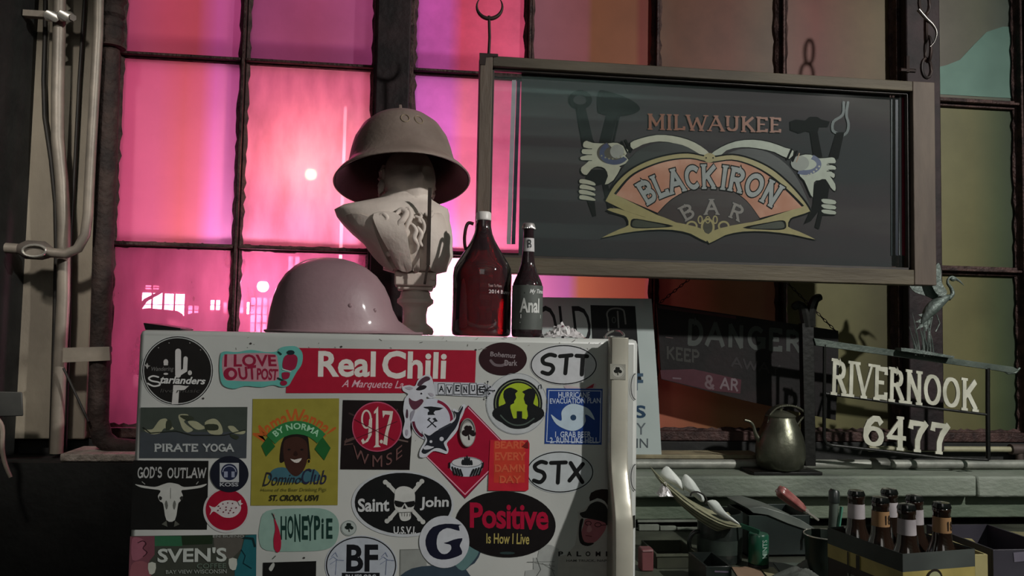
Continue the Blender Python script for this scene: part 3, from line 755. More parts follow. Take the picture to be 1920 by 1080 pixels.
part('foot_grille', MB().box2((fx0 + .02, FY + .03, 0), (fx1 - .02, FY + .08, .085)), M_black, fr)
S0 = Sheet(FY, .0001, .00001)
rn = random.Random(3)
S0.grp('scratches')
for i in range(46):
    x = rn.uniform(420, 1130); y = rn.uniform(632, 655) if i % 3 else rn.uniform(640, 1070); a = rn.uniform(0, 3.1); l = rn.uniform(1.5, 9)
    S0.stroke([(x, y), (x + l * math.cos(a) * .5, y + l * math.sin(a) * .4), (x + l * math.cos(a), y + l * math.sin(a) * .6)], rn.uniform(.5, 1.4), '#6c6864', round_=False)
for x, y in ((381, 747), (892, 656), (570, 1046), (640, 650), (470, 644)): S0.ell(x, y, 2.2, 1.8, '#3c3836', n=10)
for so_ in S0.build(fr): so_['kind'] = 'stuff'
# hinge cover, top left, and clips on the top edge
a = P(274, 615, 1.43); b = P(342, 615, 1.43)
hg = part('hinge_cover', MB().prism([(a.x, FT), (a.x - .004, FT + .012), (a.x + .03, FT + .008), (b.x, FT + .004), (b.x, FT)], lambda x, z: (x, 1.425, z), lambda x, z: (x, 1.50, z)), mat('hinge_black', '#18181a', '#2a2a2c', 12, .3, .5), fr, 'dark hinge cover', bevel=.0015)
# the long handle: stands off further towards its lower end
hx = P(1161, 740, FY - .035).x
hp = [(FT + .003, .036), (FT - .06, .036), (FT - .17, .037), (FT - .215, .042), (FT - .25, .056), (FT - .285, .072), (FT - .33, .08), (FT - .5, .083), (FT - .75, .08), (FT - .95, .05)]
mb = MB(); wdt = P(1179, 740, FY - .04).x - P(1143, 740, FY - .04).x
ring = [(-.5, .0), (-.5, -.6), (-.42, -.9), (-.25, -1.0), (.25, -1.0), (.42, -.9), (.5, -.6), (.5, .0)]
n = len(ring)
sm = smooth([(z, d) for z, d in hp], 5, False)
for z, d in sm:
    for x, y in ring: mb.v.append(Vector((hx + x * wdt, FY - d - y * 0 + (1 + y) * .016 - .0, z)))
for i in range(len(sm) - 1):
    for j in range(n):
        mb.f.append([i * n + j, i * n + (j + 1) % n, (i + 1) * n + (j + 1) % n, (i + 1) * n + j]); mb.mi.append(0)
mb.f.append(list(range(n))); mb.mi.append(0); mb.f.append([(len(sm) - 1) * n + j for j in range(n)][::-1]); mb.mi.append(0)
hd = part('door_handle', mb, M_handle, fr, bevel=.001)
part('handle_mount', MB().box2((hx - wdt * .38, FY - .024, FT - .08), (hx + wdt * .42, FY + .001, FT - .001)), M_handle, hd, bevel=.002)
part('handle_web', MB().prism([(FT - .10, 0), (FT - .10, -.022), (FT - .215, -.028), (FT - .27, -.044), (FT - .33, -.066), (FT - .6, -.068), (FT - .9, -.04), (FT - .9, 0)], lambda z, y: (hx - wdt * .28, FY + y, z), lambda z, y: (hx + wdt * .2, FY + y, z)), M_handle, hd)

LIFT = [0.0003]
PENDING = []
def sticker(label, outline, col, lift=None, border=None, curved=0, th=.00025):
    """thin sheet stuck to the door; returns (object, Sheet to print on)"""
    if lift is None:
        lift = LIFT[0]
    pts = smooth(outline, curved) if curved else outline
    mb = MB().prism(pts, lambda x, y: P(x, y, FY - lift), lambda x, y: P(x, y, FY - lift - th))
    o = part('sticker', mb, ink(col) if isinstance(col, str) else col, fr, label)
    sh = Sheet(FY, lift + th); PENDING.append((sh, o))
    return o, sh
def ellp(cx, cy, rx, ry, rot=0, n=48):
    c, q = math.cos(R(rot)), math.sin(R(rot))
    return [(cx + rx * math.cos(2 * math.pi * i / n) * c - ry * math.sin(2 * math.pi * i / n) * q, cy + rx * math.cos(2 * math.pi * i / n) * q + ry * math.sin(2 * math.pi * i / n) * c) for i in range(n)]
WHT = '#c9cccb'; BLK = '#141516'; RED = '#a8142f'
def shamrock(s, cx, cy, r, col):
    for dx, dy in ((0, -.5), (-.5, .1), (.5, .1)):
        s.ell(cx + dx * r - .18 * r * (1 if dx == 0 else 0), cy + dy * r, r * .38, r * .38, col, n=14)
        s.ell(cx + dx * r + .18 * r, cy + dy * r + (.12 * r if dx else 0), r * .36, r * .36, col, n=14)
    s.poly([(cx - .3 * r, cy - .2 * r), (cx + .3 * r, cy - .2 * r), (cx + .3 * r, cy + .3 * r), (cx - .3 * r, cy + .3 * r)], col)
    s.poly([(cx - .04 * r, cy), (cx + .06 * r, cy), (cx + .22 * r, cy + 1.05 * r), (cx + .02 * r, cy + 1.05 * r)], col)

# 1 cactus circle
o, s = sticker('round black sticker with a white cactus, top left corner of the door', ellp(333, 695, 68, 66), '#c3c6c4')
s.grp('emblem').ell(333, 695, 66.5, 64.5, '#1c1a19').ring(333, 695, 64.6, 62.6, 1.6, '#b9bcba').ell(333, 695, 62, 60, '#1b1918')
s.poly([(322, 758), (325, 722), (336, 722), (349, 724), (355, 723), (346, 731), (336, 732), (334, 758)], '#c4c2bf')
s.stroke([(334, 703), (334, 659)], 11, '#c8c6c4').stroke([(334, 702), (347, 694), (348, 672)], 8, '#c8c6c4').ell(311, 679, 4.5, 5.5, '#bdbbb8').rect(307, 681, 315, 685, '#bdbbb8').ell(356, 699, 4, 4.5, '#bdbbb8').ell(311, 701, 4.5, 2, '#bdbbb8')
s.spoly([(270, 683), (274, 684), (276, 680), (278, 685), (282, 686), (278, 688), (276, 692), (274, 688)], '#a5a3a0', 1)
for x, y in ((317, 643), (356, 643), (297, 652), (376, 656)): s.ell(x, y, 1.2, 1.2, '#8c8a88', n=8)
s.grp('lettering').text('Wandering', [(284, 688), (326, 687), (326, 698), (284, 698)], '#6c6a68', .02, .3)
s.stroke(smooth([(297, 707), (287, 705), (279, 709), (284, 714), (298, 717), (299, 722), (288, 724), (277, 719)], 4, False), 3, '#cfcfcd')
s.text('tarlanders', [(301, 704), (386, 708), (385, 721), (300, 719)], '#cfcfcd', .035, .25)
s.text('live music', [(300, 729), (375, 729), (375, 736), (300, 736)], '#4c4a48', 0, .2)
# 2 love outpost
bl = [(413, 668), (420, 659), (445, 660), (470, 656), (498, 660), (518, 659), (526, 652), (540, 649), (556, 650), (567, 662), (566, 682), (556, 698), (548, 712), (541, 723), (528, 726), (512, 722), (490, 726), (460, 724), (438, 729), (418, 722), (412, 700)]
# 3 real chili first (under it)
o, s = sticker('long red banner sticker with big white lettering', [(541, 652), (893, 657), (890, 737), (536, 737)], '#a01530', .0003)
s.text('Real', [(597, 658), (705, 659), (704, 707), (596, 707)], '#d6d2cc', .035); s.text('Chili', [(717, 657), (838, 660), (836, 711), (716, 710)], '#d6d2cc', .035)
s.text('A Marquette La', [(642, 712), (757, 714), (756, 733), (640, 730)], '#d2a8b4', .012, .35)
o, s = sticker('turquoise cut-out sticker with dark red words and exclamation mark', bl, '#5fa79e', .0012, curved=4)
s.spoly([(418, 668), (440, 664), (470, 662), (514, 664), (521, 678), (523, 700), (514, 714), (440, 714), (420, 708)], '#b5858f', 4)
s.grp('lettering').text('I LOVE', [(421, 664), (517, 665), (519, 687), (420, 688)], '#8c1838', .06)
s.ell(432, 701, 13, 12, '#8c1838').ell(434, 701, 5.5, 6, '#b5858f').text('UT', [(446, 690), (480, 684), (481, 712), (449, 712)], '#8c1838', .05).text('POST', [(482, 690), (522, 692), (520, 713), (482, 712)], '#8c1838', .05)
s.grp('emblem').spoly([(534, 668), (550, 664), (558, 672), (554, 690), (542, 695), (530, 688)], '#8c1d3c').ell(545, 661, 7.5, 4.5, '#16242a').spoly([(529, 699), (543, 699), (541, 709), (531, 711)], '#8c1d3c').ell(532, 718, 6.5, 5, '#8c1d3c').stroke([(529, 692), (546, 697)], 2, '#b9c9c4').stroke([(521, 709), (530, 713)], 3, '#16302e').stroke([(522, 660), (527, 664)], 3, '#16302e')
# 4 dark oval
o, s = sticker('small dark maroon oval sticker with faint grey script', ellp(943, 673, 45, 31), '#2c1419')
s.text('Bohemus', [(918, 659), (968, 662), (966, 672), (919, 668)], '#8d8386', .02, .2); s.stroke(smooth([(920, 676), (928, 684), (942, 685), (950, 680)], 3, False), 5, '#6a5e62'); s.text('Dark', [(946, 675), (970, 675), (970, 686), (946, 686)], '#8d8386', .03)
# 5 STT
o, s = sticker('white oval sticker with black brush letters ending in a double T', ellp(1057, 684, 63, 38), '#bfc1c4')
s.ring(1057, 684, 62, 37, 2, BLK)
def brush(s, strokes, w, col=BLK):
    for st in strokes: s.stroke(smooth(st, 4, False), w, col)
brush(s, [[(1041, 667), (1030, 665), (1018, 672), (1020, 681), (1034, 685), (1037, 693), (1029, 701), (1017, 698)], [(1050, 668), (1072, 666)], [(1063, 668), (1060, 700)], [(1081, 667), (1101, 668)], [(1093, 668), (1091, 702)]], 7.5)
o, s = sticker('thin red and white strip peeping out beneath the upper brush-letter oval', [(1062, 722), (1092, 727), (1116, 718), (1116, 728), (1095, 733), (1060, 728)], '#b7a9ac', curved=2)
s.poly([(1097, 729), (1114, 719), (1112, 727)], '#a02838')
# 6 hurricane
o, s = sticker('blue square sign sticker with a white storm symbol', [(1025, 728), (1130, 729), (1128, 834), (1021, 832)], '#1f3f84', curved=0)
s.stroke([(1029, 732), (1127, 733), (1125, 829), (1025, 828), (1029, 732)], 1.4, '#b6c2d6')
s.text('HURRICANE', [(1047, 735), (1106, 735), (1106, 746), (1047, 746)], '#b9c4d6', .02).text('EVACUATION PLAN', [(1031, 747), (1126, 746), (1126, 756), (1031, 757)], '#b9c4d6', .02)
s.text('1. GRAB BEER', [(1041, 809), (1108, 809), (1108, 820), (1041, 820)], '#b9c4d6', .02).text('2. RUN LIKE HELL', [(1031, 820), (1122, 820), (1122, 831), (1031, 831)], '#b9c4d6', .02)
s.grp('emblem').spoly([(1033, 777), (1045, 786), (1053, 788), (1053, 772), (1062, 761), (1075, 757), (1092, 761), (1106, 769), (1115, 787), (1103, 779), (1097, 778), (1098, 790), (1090, 802), (1075, 808), (1058, 804), (1042, 794)], '#b4c6d2', 4).ell(1075, 783, 5.5, 5.5, '#27405e')
# 7 STX
o, s = sticker('white oval sticker with black brush letters ending in X', ellp(1050, 885, 64, 40), '#b7bdbf', .0003)
s.ring(1050, 885, 62.5, 38.5, 2, BLK)
brush(s, [[(1024, 868), (1014, 866), (1003, 873), (1006, 881), (1018, 886), (1021, 895), (1013, 904), (1001, 901)], [(1033, 868), (1061, 867)], [(1048, 868), (1046, 905)], [(1070, 868), (1092, 904)], [(1093, 870), (1068, 901)]], 7.5)
# green-black silhouettes disc with outer ring and pinwheel
o, s = sticker('round sticker, two black heads in profile on lime green', ellp(969, 757, 58, 58), '#b9bdbf', .0003)
s.ring(969, 757, 57.2, 57.2, .8, '#6d7073').ell(971, 757, 46, 47, '#16181a').ring(971, 757, 42.5, 43.5, 1.5, '#7f8a68').ell(972, 756, 37, 38, '#9fb52c').spoly([(926, 768), (940, 760), (948, 756), (944, 745), (945, 733), (954, 727), (962, 728), (971, 733), (966, 738), (968, 746), (964, 752), (964, 756), (958, 759), (957, 765), (961, 780), (966, 796), (940, 792), (924, 780)], '#16181a', 2).spoly([(1018, 768), (1008, 762), (1000, 757), (1003, 746), (1004, 733), (995, 728), (986, 731), (979, 735), (984, 739), (982, 747), (984, 753), (985, 757), (989, 760), (988, 767), (990, 780), (984, 796), (1005, 792), (1020, 780)], '#16181a', 2).poly([(969, 771), (979, 771), (979, 786), (969, 786)], '#16181a').ell(972, 794, 24, 10, '#16181a')
s.stroke(smooth([(938, 778), (950, 790), (966, 797), (985, 795), (1002, 784)], 4, False), 2.5, '#4c5852')
for a, b in (((1015, 722), (1015, 729)), ((1010, 723), (1010, 730))): s.stroke([a, b], 1.5, '#33383c')
s.stroke([(1010, 723), (1015, 721)], 1.5, '#33383c')
# diamond
o, s = sticker('crimson diamond sticker with a flaming pan held by two hands', [(878, 760), (958, 843), (872, 935), (797, 853)], '#6e1030', .0004)
s.poly([(878, 763), (955, 843), (872, 932), (800, 853)], '#9c0f30'); s.stroke([(878, 764), (950, 838)], 2, '#dc9aae').stroke([(800, 856), (872, 927), (950, 850)], 2, '#dc9aae')
s.grp('emblem').spoly([(847, 866), (862, 858), (885, 857), (903, 864), (905, 875), (900, 886), (886, 893), (865, 893), (852, 887), (844, 878)], '#b9bec6', 3).ell(875, 867, 28, 9, '#c5c5c8').ring(875, 867, 28.5, 9.5, .9, '#22252a')
for x, h in ((868, 10), (872, 15), (876, 18), (880, 14), (884, 9)): s.spoly([(x - 2.5, 871), (x - 2.6, 871 - h * .6), (x, 871 - h), (x + 2, 871 - h * .5), (x + 2, 872)], '#1c1e22', 2)
for k in range(4):
    s.stroke([(848 + k * 5, 876 + k * 1.5), (852 + k * 5, 890 + k * .6)], 3.2, '#17191c').stroke([(903 - k * 5, 876 + k * 1.5), (898 - k * 5, 890 + k * .6)], 3.2, '#17191c')
s.stroke([(843, 868), (843, 876)], 3, '#17191c').stroke([(906, 868), (905, 876)], 3, '#17191c')
# shamrock oval magnet on the diamond
o, s = sticker('small raised oval badge with a black clover on the crimson diamond', ellp(877, 811, 15, 27), '#8c8c88', .0010, th=.003)
s.ell(877, 814, 13, 22, '#c0c0bc'); shamrock(s, 878, 810, 14, '#1f1517'); s.ring(877, 811, 13.5, 25, 1.5, '#5c5c5a', a0=180, a1=360)
# red orange text card
o, s = sticker('red card sticker with four lines of worn orange capitals', [(919, 825), (990, 825), (993, 832), (991, 918), (986, 921), (915, 920)], '#bc2434', .0013)
s.rect(926, 828, 984, 905, '#c03c2c')
for i, (t, y0, y1, x0, x1) in enumerate((('BEARD', 827, 841, 928, 984), ('EVERY', 848, 863, 928, 984), ('DAMN', 871, 885, 928, 984), ('DAY', 892, 906, 937, 975))): s.letters(t, (x0, y0, x1, y1), '#cc5c40', .2, .28)
s.poly([(978, 838), (990, 826), (991, 841)], '#6e1c1c')
# anvil circle
o, s = sticker('round white sticker with a black anvil over crossed hammers', ellp(811, 787, 40, 40), '#c3c6d2', .0008)
s.ring(811, 787, 38.5, 38.5, 5.5, '#84203c', a0=-75, a1=15).ring(811, 787, 38.5, 38.5, 5, '#5c1c30', a0=120, a1=175)
s.grp('emblem').poly([(794, 763), (808, 762), (816, 763), (832, 765), (824, 769), (816, 770), (813, 774), (816, 778), (802, 778), (802, 773), (805, 771), (803, 767), (796, 765)], '#191c22').stroke([(801, 802), (818, 787)], 2, '#22252c').stroke([(818, 801), (802, 786)], 2, '#22252c').poly([(811, 785), (816, 783), (821, 790), (817, 791)], '#22252c').poly([(802, 789), (808, 784), (804, 783)], '#22252c')
# cow cut out
o, s = sticker('cut-out white sticker of a maroon patched cow head, ears out', [(755, 725), (768, 722), (778, 724), (784, 712), (797, 703), (807, 704), (812, 716), (815, 735), (817, 744), (806, 747), (800, 744), (795, 757), (783, 772), (773, 784), (769, 800), (771, 815), (766, 822), (758, 820), (755, 808), (759, 790), (756, 770), (759, 748), (765, 739), (756, 733)], '#c5c7cf', .0016, curved=3)
s.spoly([(782, 722), (788, 712), (798, 706), (805, 707), (806, 712), (796, 717), (788, 724)], '#4c3440', 3).spoly([(780, 731), (785, 725), (793, 722), (800, 724), (797, 729), (788, 732)], '#201820', 3).ell(790, 738, 1.8, 1.8, '#1c1820').spoly([(767, 746), (772, 750), (780, 752), (790, 748), (794, 753), (784, 765), (775, 768), (768, 758)], '#5a3040', 3).spoly([(762, 768), (765, 770), (765, 783), (761, 782)], '#4c3440', 3).spoly([(759, 727), (768, 725), (775, 728), (768, 731)], '#a8a4ae', 3).spoly([(803, 737), (810, 737), (814, 742), (808, 743)], '#a8a4ae', 3).ell(763, 811, 2.5, 6, '#9c98a4').spoly([(770, 774), (778, 768), (776, 778), (770, 790)], '#8e8c98', 3)
# avenue tiles
o, s = sticker('row of six little letter tiles with a black starburst at its end', [(813, 716), (905, 718), (918, 722), (928, 730), (918, 742), (904, 744), (814, 740)], '#b7bac2', .0012)
for i, ch in enumerate('AVENUE'):
    x = 821 + i * 14.9; dy = (0, 2, -1, 1.5, -1, 1.5)[i]
    s.rect(x, 719 + dy, x + 13, 740 + dy * .3, '#16181c'); s.rect(x + 1, 720 + dy, x + 12, 739 + dy * .3, '#c4c7ce'); s.letters(ch, (x + 3, 723 + dy, x + 10, 735 + dy), '#16181e', .2, .25)
for k in range(8):
    a = math.pi * k / 4 + .1; r = (14, 8)[k % 2]; s.stroke([(913, 731), (913 + r * math.cos(a), 731 + r * math.sin(a) * 1.1)], 1.2, '#1a1c20'); s.ell(913 + r * math.cos(a), 731 + r * math.sin(a) * 1.1, 1.7, 1.7, '#1a1c20', n=8)
# whale
wh = [(786, 853), (789, 841), (798, 824), (792, 812), (795, 808), (804, 814), (814, 808), (834, 797), (852, 784), (853, 774), (848, 770), (852, 766), (860, 771), (867, 759), (873, 761), (868, 778), (862, 790), (858, 806), (848, 820), (838, 831), (841, 842), (838, 851), (826, 848), (812, 846), (800, 856), (790, 858)]
o, s = sticker('cut-out sticker of a black and white killer whale, tail up', wh, '#c6c8d0', .0019, curved=3)
s.spoly([(790, 847), (795, 838), (801, 825), (795, 813), (802, 816), (807, 816), (818, 808), (836, 800), (852, 789), (855, 778), (850, 770), (859, 773), (867, 762), (868, 766), (863, 778), (860, 790), (854, 803), (846, 813), (838, 824), (832, 831), (838, 846), (826, 841), (814, 841), (798, 851)], '#20232c', 3).ell(828, 823, 4, 4, '#c8cad2').ell(808, 828, 2.6, 2.6, '#c8cad2').spoly([(794, 840), (800, 835), (808, 837), (814, 838), (806, 842), (797, 843)], '#c8cad2', 3).stroke([(824, 806), (845, 795)], 4, '#343842')
# 8 pirate yoga
o, s = sticker('grey-green rectangular sticker, pale stretching figures over small capitals', [(264, 764), (464, 763), (462, 859), (261, 859)], '#3d443e')
s.poly([(263, 810), (463, 810), (462, 859), (261, 859)], '#40454a').grp('figures')
for pl in ([(270, 806), (285, 805), (292, 797), (300, 787), (312, 785), (316, 795), (326, 803), (320, 806), (308, 803), (300, 812), (284, 814)],
           [(335, 778), (352, 777), (352, 785), (345, 790), (352, 798), (362, 806), (352, 811), (343, 805), (338, 793)],
           [(352, 790), (368, 790), (380, 798), (388, 802), (372, 806), (360, 800)],
           [(384, 792), (398, 785), (408, 788), (416, 800), (416, 814), (396, 814), (388, 806)],
           [(427, 800), (438, 799), (448, 808), (460, 808), (456, 814), (438, 812)]): s.spoly(pl, '#9c9c80', 3)
for pl in ([(312, 790), (320, 788), (322, 802), (312, 806)], [(385, 796), (407, 796), (408, 806), (387, 806)], [(337, 779), (358, 780), (364, 786), (350, 788)], [(432, 814), (448, 818), (444, 824), (434, 820)]): s.spoly(pl, '#33382c', 3)
s.stroke([(268, 801), (282, 812), (330, 808), (360, 816), (420, 816), (460, 806)], 1.6, '#22261f')
s.grp('lettering').letters('PIRATE', (290, 832, 370, 847), '#a9adac', .2, .3).letters('YOGA', (382, 832, 437, 847), '#a9adac', .2, .25)
# 9 skull
o, s = sticker('black square sticker with a horned white cattle skull', [(250, 863), (391, 864), (388, 993), (245, 993)], '#141413')
s.letters("GOD'S", [(259, 876), (304, 875), (303, 896), (258, 897)], '#a9aaa8', .17, .22).letters('OUTLAW', [(315, 877), (386, 877), (385, 896), (314, 897)], '#a9aaa8', .17, .22)
s.grp('emblem').spoly([(253, 908), (266, 910), (290, 913), (306, 908), (318, 905), (334, 908), (345, 913), (370, 911), (388, 907), (378, 914), (352, 918), (340, 920), (343, 930), (338, 940), (334, 945), (328, 975), (312, 975), (306, 945), (300, 940), (296, 930), (301, 920), (285, 917), (265, 914)], '#b6b7b2', 3)
s.spoly([(299, 930), (304, 933), (302, 938), (298, 936)], '#2a2a28', 2).spoly([(342, 930), (337, 933), (339, 938), (343, 936)], '#2a2a28', 2).spoly([(309, 945), (312, 938), (315, 948), (312, 956)], '#63645f', 2).spoly([(330, 945), (327, 938), (324, 948), (327, 956)], '#63645f', 2).stroke([(320, 915), (320, 935)], 1, '#7c7d78').stroke([(266, 903), (272, 908)], 1.6, '#8c8d89').stroke([(372, 903), (368, 908)], 1.6, '#8c8d89').poly([(303, 983), (312, 976), (314, 988)], '#55564f').poly([(337, 983), (328, 976), (326, 988)], '#55564f')
# 11 fish then 10 headphones over it
o, s = sticker('round red sticker with a white spotted fish', ellp(424, 957, 43, 42), '#b9b6b6', .0004)
s.ell(425, 956, 39.5, 38.5, '#98102c'); s.spoly([(392, 948), (403, 951), (415, 941), (430, 938), (445, 941), (452, 951), (448, 962), (436, 970), (420, 970), (408, 963), (400, 959), (393, 966), (396, 956)], '#c4bcbc', 3)
for x, y in ((418, 945), (427, 943), (436, 944), (413, 953), (424, 951), (434, 953), (419, 960), (429, 962), (438, 961), (409, 957), (443, 952), (424, 956), (410, 949), (432, 957)): s.ell(x, y, 1.4, 1.4, '#6a2a38', n=8)
s.spoly([(446, 940), (452, 937), (452, 943), (456, 944), (450, 948)], '#c4bcbc', 1)
o, s = sticker('round navy sticker with a white headphone square', ellp(430, 889, 36, 34), '#171a26', .0008)
s.rect(412, 868, 448, 904, '#adb0b2').ell(430, 885, 15.5, 15.5, '#222842').ring(430, 885, 13, 12, 1.5, '#9ca0b0', a0=180, a1=360).rect(420, 884, 427, 895, '#8c92a6').rect(434, 884, 440, 895, '#8c92a6').text('KOSS', (412, 905, 447, 912), '#a7aaae', .03)
# 12 yellow
YL = '#8e8636'
o, s = sticker('yellow square sticker with a smiling woman under a green banner', [(474, 748), (636, 747), (633, 947), (470, 948)], YL)
s.text('MamaWanna!', None, '#b35a26', .025, .1, 1.0, fn=arcfn(556, 862, 66, 96, -62, 52))
s.grp('portrait').spoly([(510, 882), (530, 876), (560, 884), (590, 880), (600, 900), (556, 905), (505, 900)], '#3c6470', 3)
s.spoly([(524, 862), (528, 830), (540, 812), (560, 808), (576, 816), (580, 840), (582, 862), (578, 868), (572, 862), (540, 862), (528, 868)], '#1d1512', 3).spoly([(532, 830), (545, 820), (562, 820), (575, 830), (577, 856), (570, 880), (556, 893), (542, 885), (533, 865)], '#3d241c', 4)
s.spoly([(544, 860), (552, 862), (566, 859), (560, 867), (552, 867)], '#c9c4bc', 2).ell(542, 843, 3, 1.6, '#121010').ell(566, 843, 3, 1.6, '#121010').spoly([(550, 852), (554, 845), (559, 852), (554, 855)], '#2a1712', 2).ring(579, 865, 3.5, 4.5, 1, '#a89030')
s.grp('banner').poly([(503, 818), (490, 836), (499, 856), (516, 837)], '#1f5c2c').poly([(604, 818), (620, 840), (608, 863), (590, 842)], '#1f5c2c')
s.poly(arc2 := [arcfn(556, 860, 71, 71, -52, 50)(i / 16, 0) for i in range(17)] + [arcfn(556, 866, 52, 52, -50, 48)(1 - i / 16, 0) for i in range(17)], '#2c7440')
s.grp('lettering').text('BY NORMA', None, '#9ccaa8', .03, 0, 1.05, fn=arcfn(556, 862, 57, 69, -42, 42))
s.text('Domino', [(494, 885), (566, 890), (564, 907), (492, 912)], '#27262e', .0, .35).text('Club', [(566, 877), (613, 882), (612, 908), (566, 908)], '#27263e', .0, .35)
s.text('Home of the Beer Drinking Pigs', [(489, 916), (612, 914), (612, 923), (489, 923)], '#5c5a28', 0, .1).text('ST. CROIX, USVI', [(505, 928), (598, 928), (597, 941), (504, 941)], '#23221c', .03, .15)
# 13 917
o, s = sticker('black square sticker with a pink-ringed red disc and radio numbers', [(643, 750), (776, 752), (768, 881), (638, 880)], '#170f10')
s.grp('emblem').stroke([(655, 775), (690, 790)], 3, '#3c2c2c').stroke([(648, 828), (680, 815)], 5, '#55403c').stroke([(650, 822), (646, 834), (662, 832)], 2, '#55403c').stroke([(745, 768), (730, 780)], 3, '#3c2c2c').stroke([(735, 822), (764, 828)], 3, '#6a5854').ell(707, 800, 47, 47, '#b04c68').ell(707, 800, 44.8, 44.8, '#98122f')
s.grp('lettering')
s.ring(687, 786, 10, 18, 3.5, '#cfc6bc', n=26).poly([(692, 786), (698, 784), (697, 815), (690, 828), (680, 833), (677, 826), (681, 822), (684, 828), (690, 820)], '#cfc6bc')
s.poly([(701, 772), (709, 762), (710, 834), (714, 838), (700, 839), (704, 834), (705, 774), (701, 776)], '#cfc6bc').ell(715, 828, 3, 3.5, '#cfc6bc').poly([(717, 770), (737, 771), (735, 786), (728, 812), (726, 835), (718, 832), (722, 812), (731, 778), (722, 777), (718, 784)], '#cfc6bc')
for a, b in (((664, 786), (740, 826)), ((668, 822), (745, 790))): s.stroke([a, b], 1.3, '#5a1424')
s.text('WMSE', None, '#6a4a48', .0, 0, 1.3, fn=lambda u, v: (662 + 92 * u, (874 - 16 * abs(2 * u - 1) ** 2 * 1.3) - (1 - v) * 0 - 22 * v + 2))
# 14 Saint John
o, s = sticker('black oval sticker with a white skull in sunglasses over crossbones', ellp(755, 945, 96, 62, 2), '#b7bbbf', .0004)
s.ell(756, 944, 91, 57.5, BLK, 2)
s.text('Saint', [(671, 935), (730, 933), (730, 959), (671, 960)], '#c1c3c4', .035).text('John', [(788, 932), (842, 931), (841, 956), (787, 957)], '#c1c3c4', .035).text('U.S.V.I.', [(738, 987), (781, 987), (780, 1001), (738, 1001)], '#c1c3c4', .03)
s.grp('emblem')
for a, b in (((726, 906), (790, 975)), ((788, 906), (729, 975))):
    s.stroke([a, b], 7, '#b9bab6')
    for (x, y) in (a, b):
        for dx, dy in ((-3.5, 2), (3, -3.5)): s.ell(x + dx, y + dy * (1 if a[0] > b[0] else -1), 4.6, 4.6, '#b9bab6', n=14)
s.spoly([(740, 931), (741, 920), (749, 913), (761, 912), (773, 917), (778, 927), (778, 942), (775, 954), (770, 958), (770, 972), (760, 977), (751, 974), (747, 960), (741, 954), (739, 942)], '#c0c1bd', 4)
s.spoly([(740, 938), (758, 942), (777, 939), (776, 949), (765, 951), (759, 943), (753, 951), (742, 949)], '#141414', 2).poly([(758, 946), (762, 954), (755, 954)], '#1c1c1c')
for k in range(5): s.stroke([(748 + k * 5.3, 962), (748.5 + k * 5, 968)], 1, '#55564f')
s.stroke([(746, 961), (774, 960)], 1.2, '#6c6d68')
# 16 positive
o, s = sticker('large black oval sticker with red and yellow words', ellp(948, 983, 94, 62, 3), '#141011', .0007)
s.text('Positive', [(881, 942), (1030, 945), (1028, 994), (879, 990)], '#a30f34', .045, -.05, .95).text('Is How I Live', [(912, 1000), (993, 1000), (992, 1021), (912, 1019)], '#a89a58', .02).ell(951, 1037, 14, 2.5, '#2c3c3c')
# blue dark shapes below
o, s = sticker('slate blue curved sticker emerging below the big letter G disc', [(748, 1096), (760, 1072), (790, 1062), (850, 1056), (880, 1040), (895, 1020), (902, 1034), (890, 1056), (874, 1068), (880, 1096)], '#34424e', .0005, curved=2)
o, s = sticker('grey tape rectangle below the skull oval', [(750, 1030), (792, 1029), (800, 1040), (800, 1090), (749, 1090)], '#8d908c', .00035)
s.stroke([(751, 1031), (751, 1085)], .8, '#6b6e6a').stroke([(751, 1031), (792, 1030)], .8, '#6b6e6a')
o, s = sticker('teal patch sticker between the big G disc and the black oval', [(862, 1010), (886, 1018), (898, 1034), (884, 1056), (866, 1070), (850, 1050)], '#5c7c7c', .0006, curved=3)
o, s = sticker('round white sticker with a big navy letter G', ellp(833, 1016, 47, 49), '#bdc0c6', .0012)
s.spoly([(862, 995), (860, 986), (866, 984), (856, 983), (835, 982), (812, 988), (800, 1004), (798, 1022), (806, 1040), (820, 1048), (836, 1049), (850, 1046), (866, 1039), (865, 1030), (862, 1024), (864, 1018), (867, 1009), (850, 1012), (840, 1016), (832, 1018), (838, 1020), (845, 1022), (846, 1030), (838, 1038), (828, 1038), (820, 1028), (819, 1012), (824, 998), (838, 990), (852, 993)], '#15172a', 2)
# BF
o, s = sticker('white oval sticker with two heavy black letters over a black strip', ellp(677, 1060, 68, 56), '#adb3bc', .0003)
s.ring(677, 1060, 66, 54, 2.2, BLK).text('BF', [(650, 1021), (709, 1021), (709, 1072), (649, 1072)], '#14151a', .05).rect(641, 1074, 712, 1090, '#14151a').text('BLUES.ORG', (648, 1077, 705, 1089), '#b0b4ba', .02)
s.grp('sketch')
for x0 in (617, 711):
    for st in ([(0, 50), (8, 44), (16, 50), (28, 51)], [(2, 58), (14, 50), (12, 78)], [(4, 44), (12, 36), (16, 44)]): s.stroke([(x0 + a, 1000 + b) for a, b in st], 1, '#6d7896')
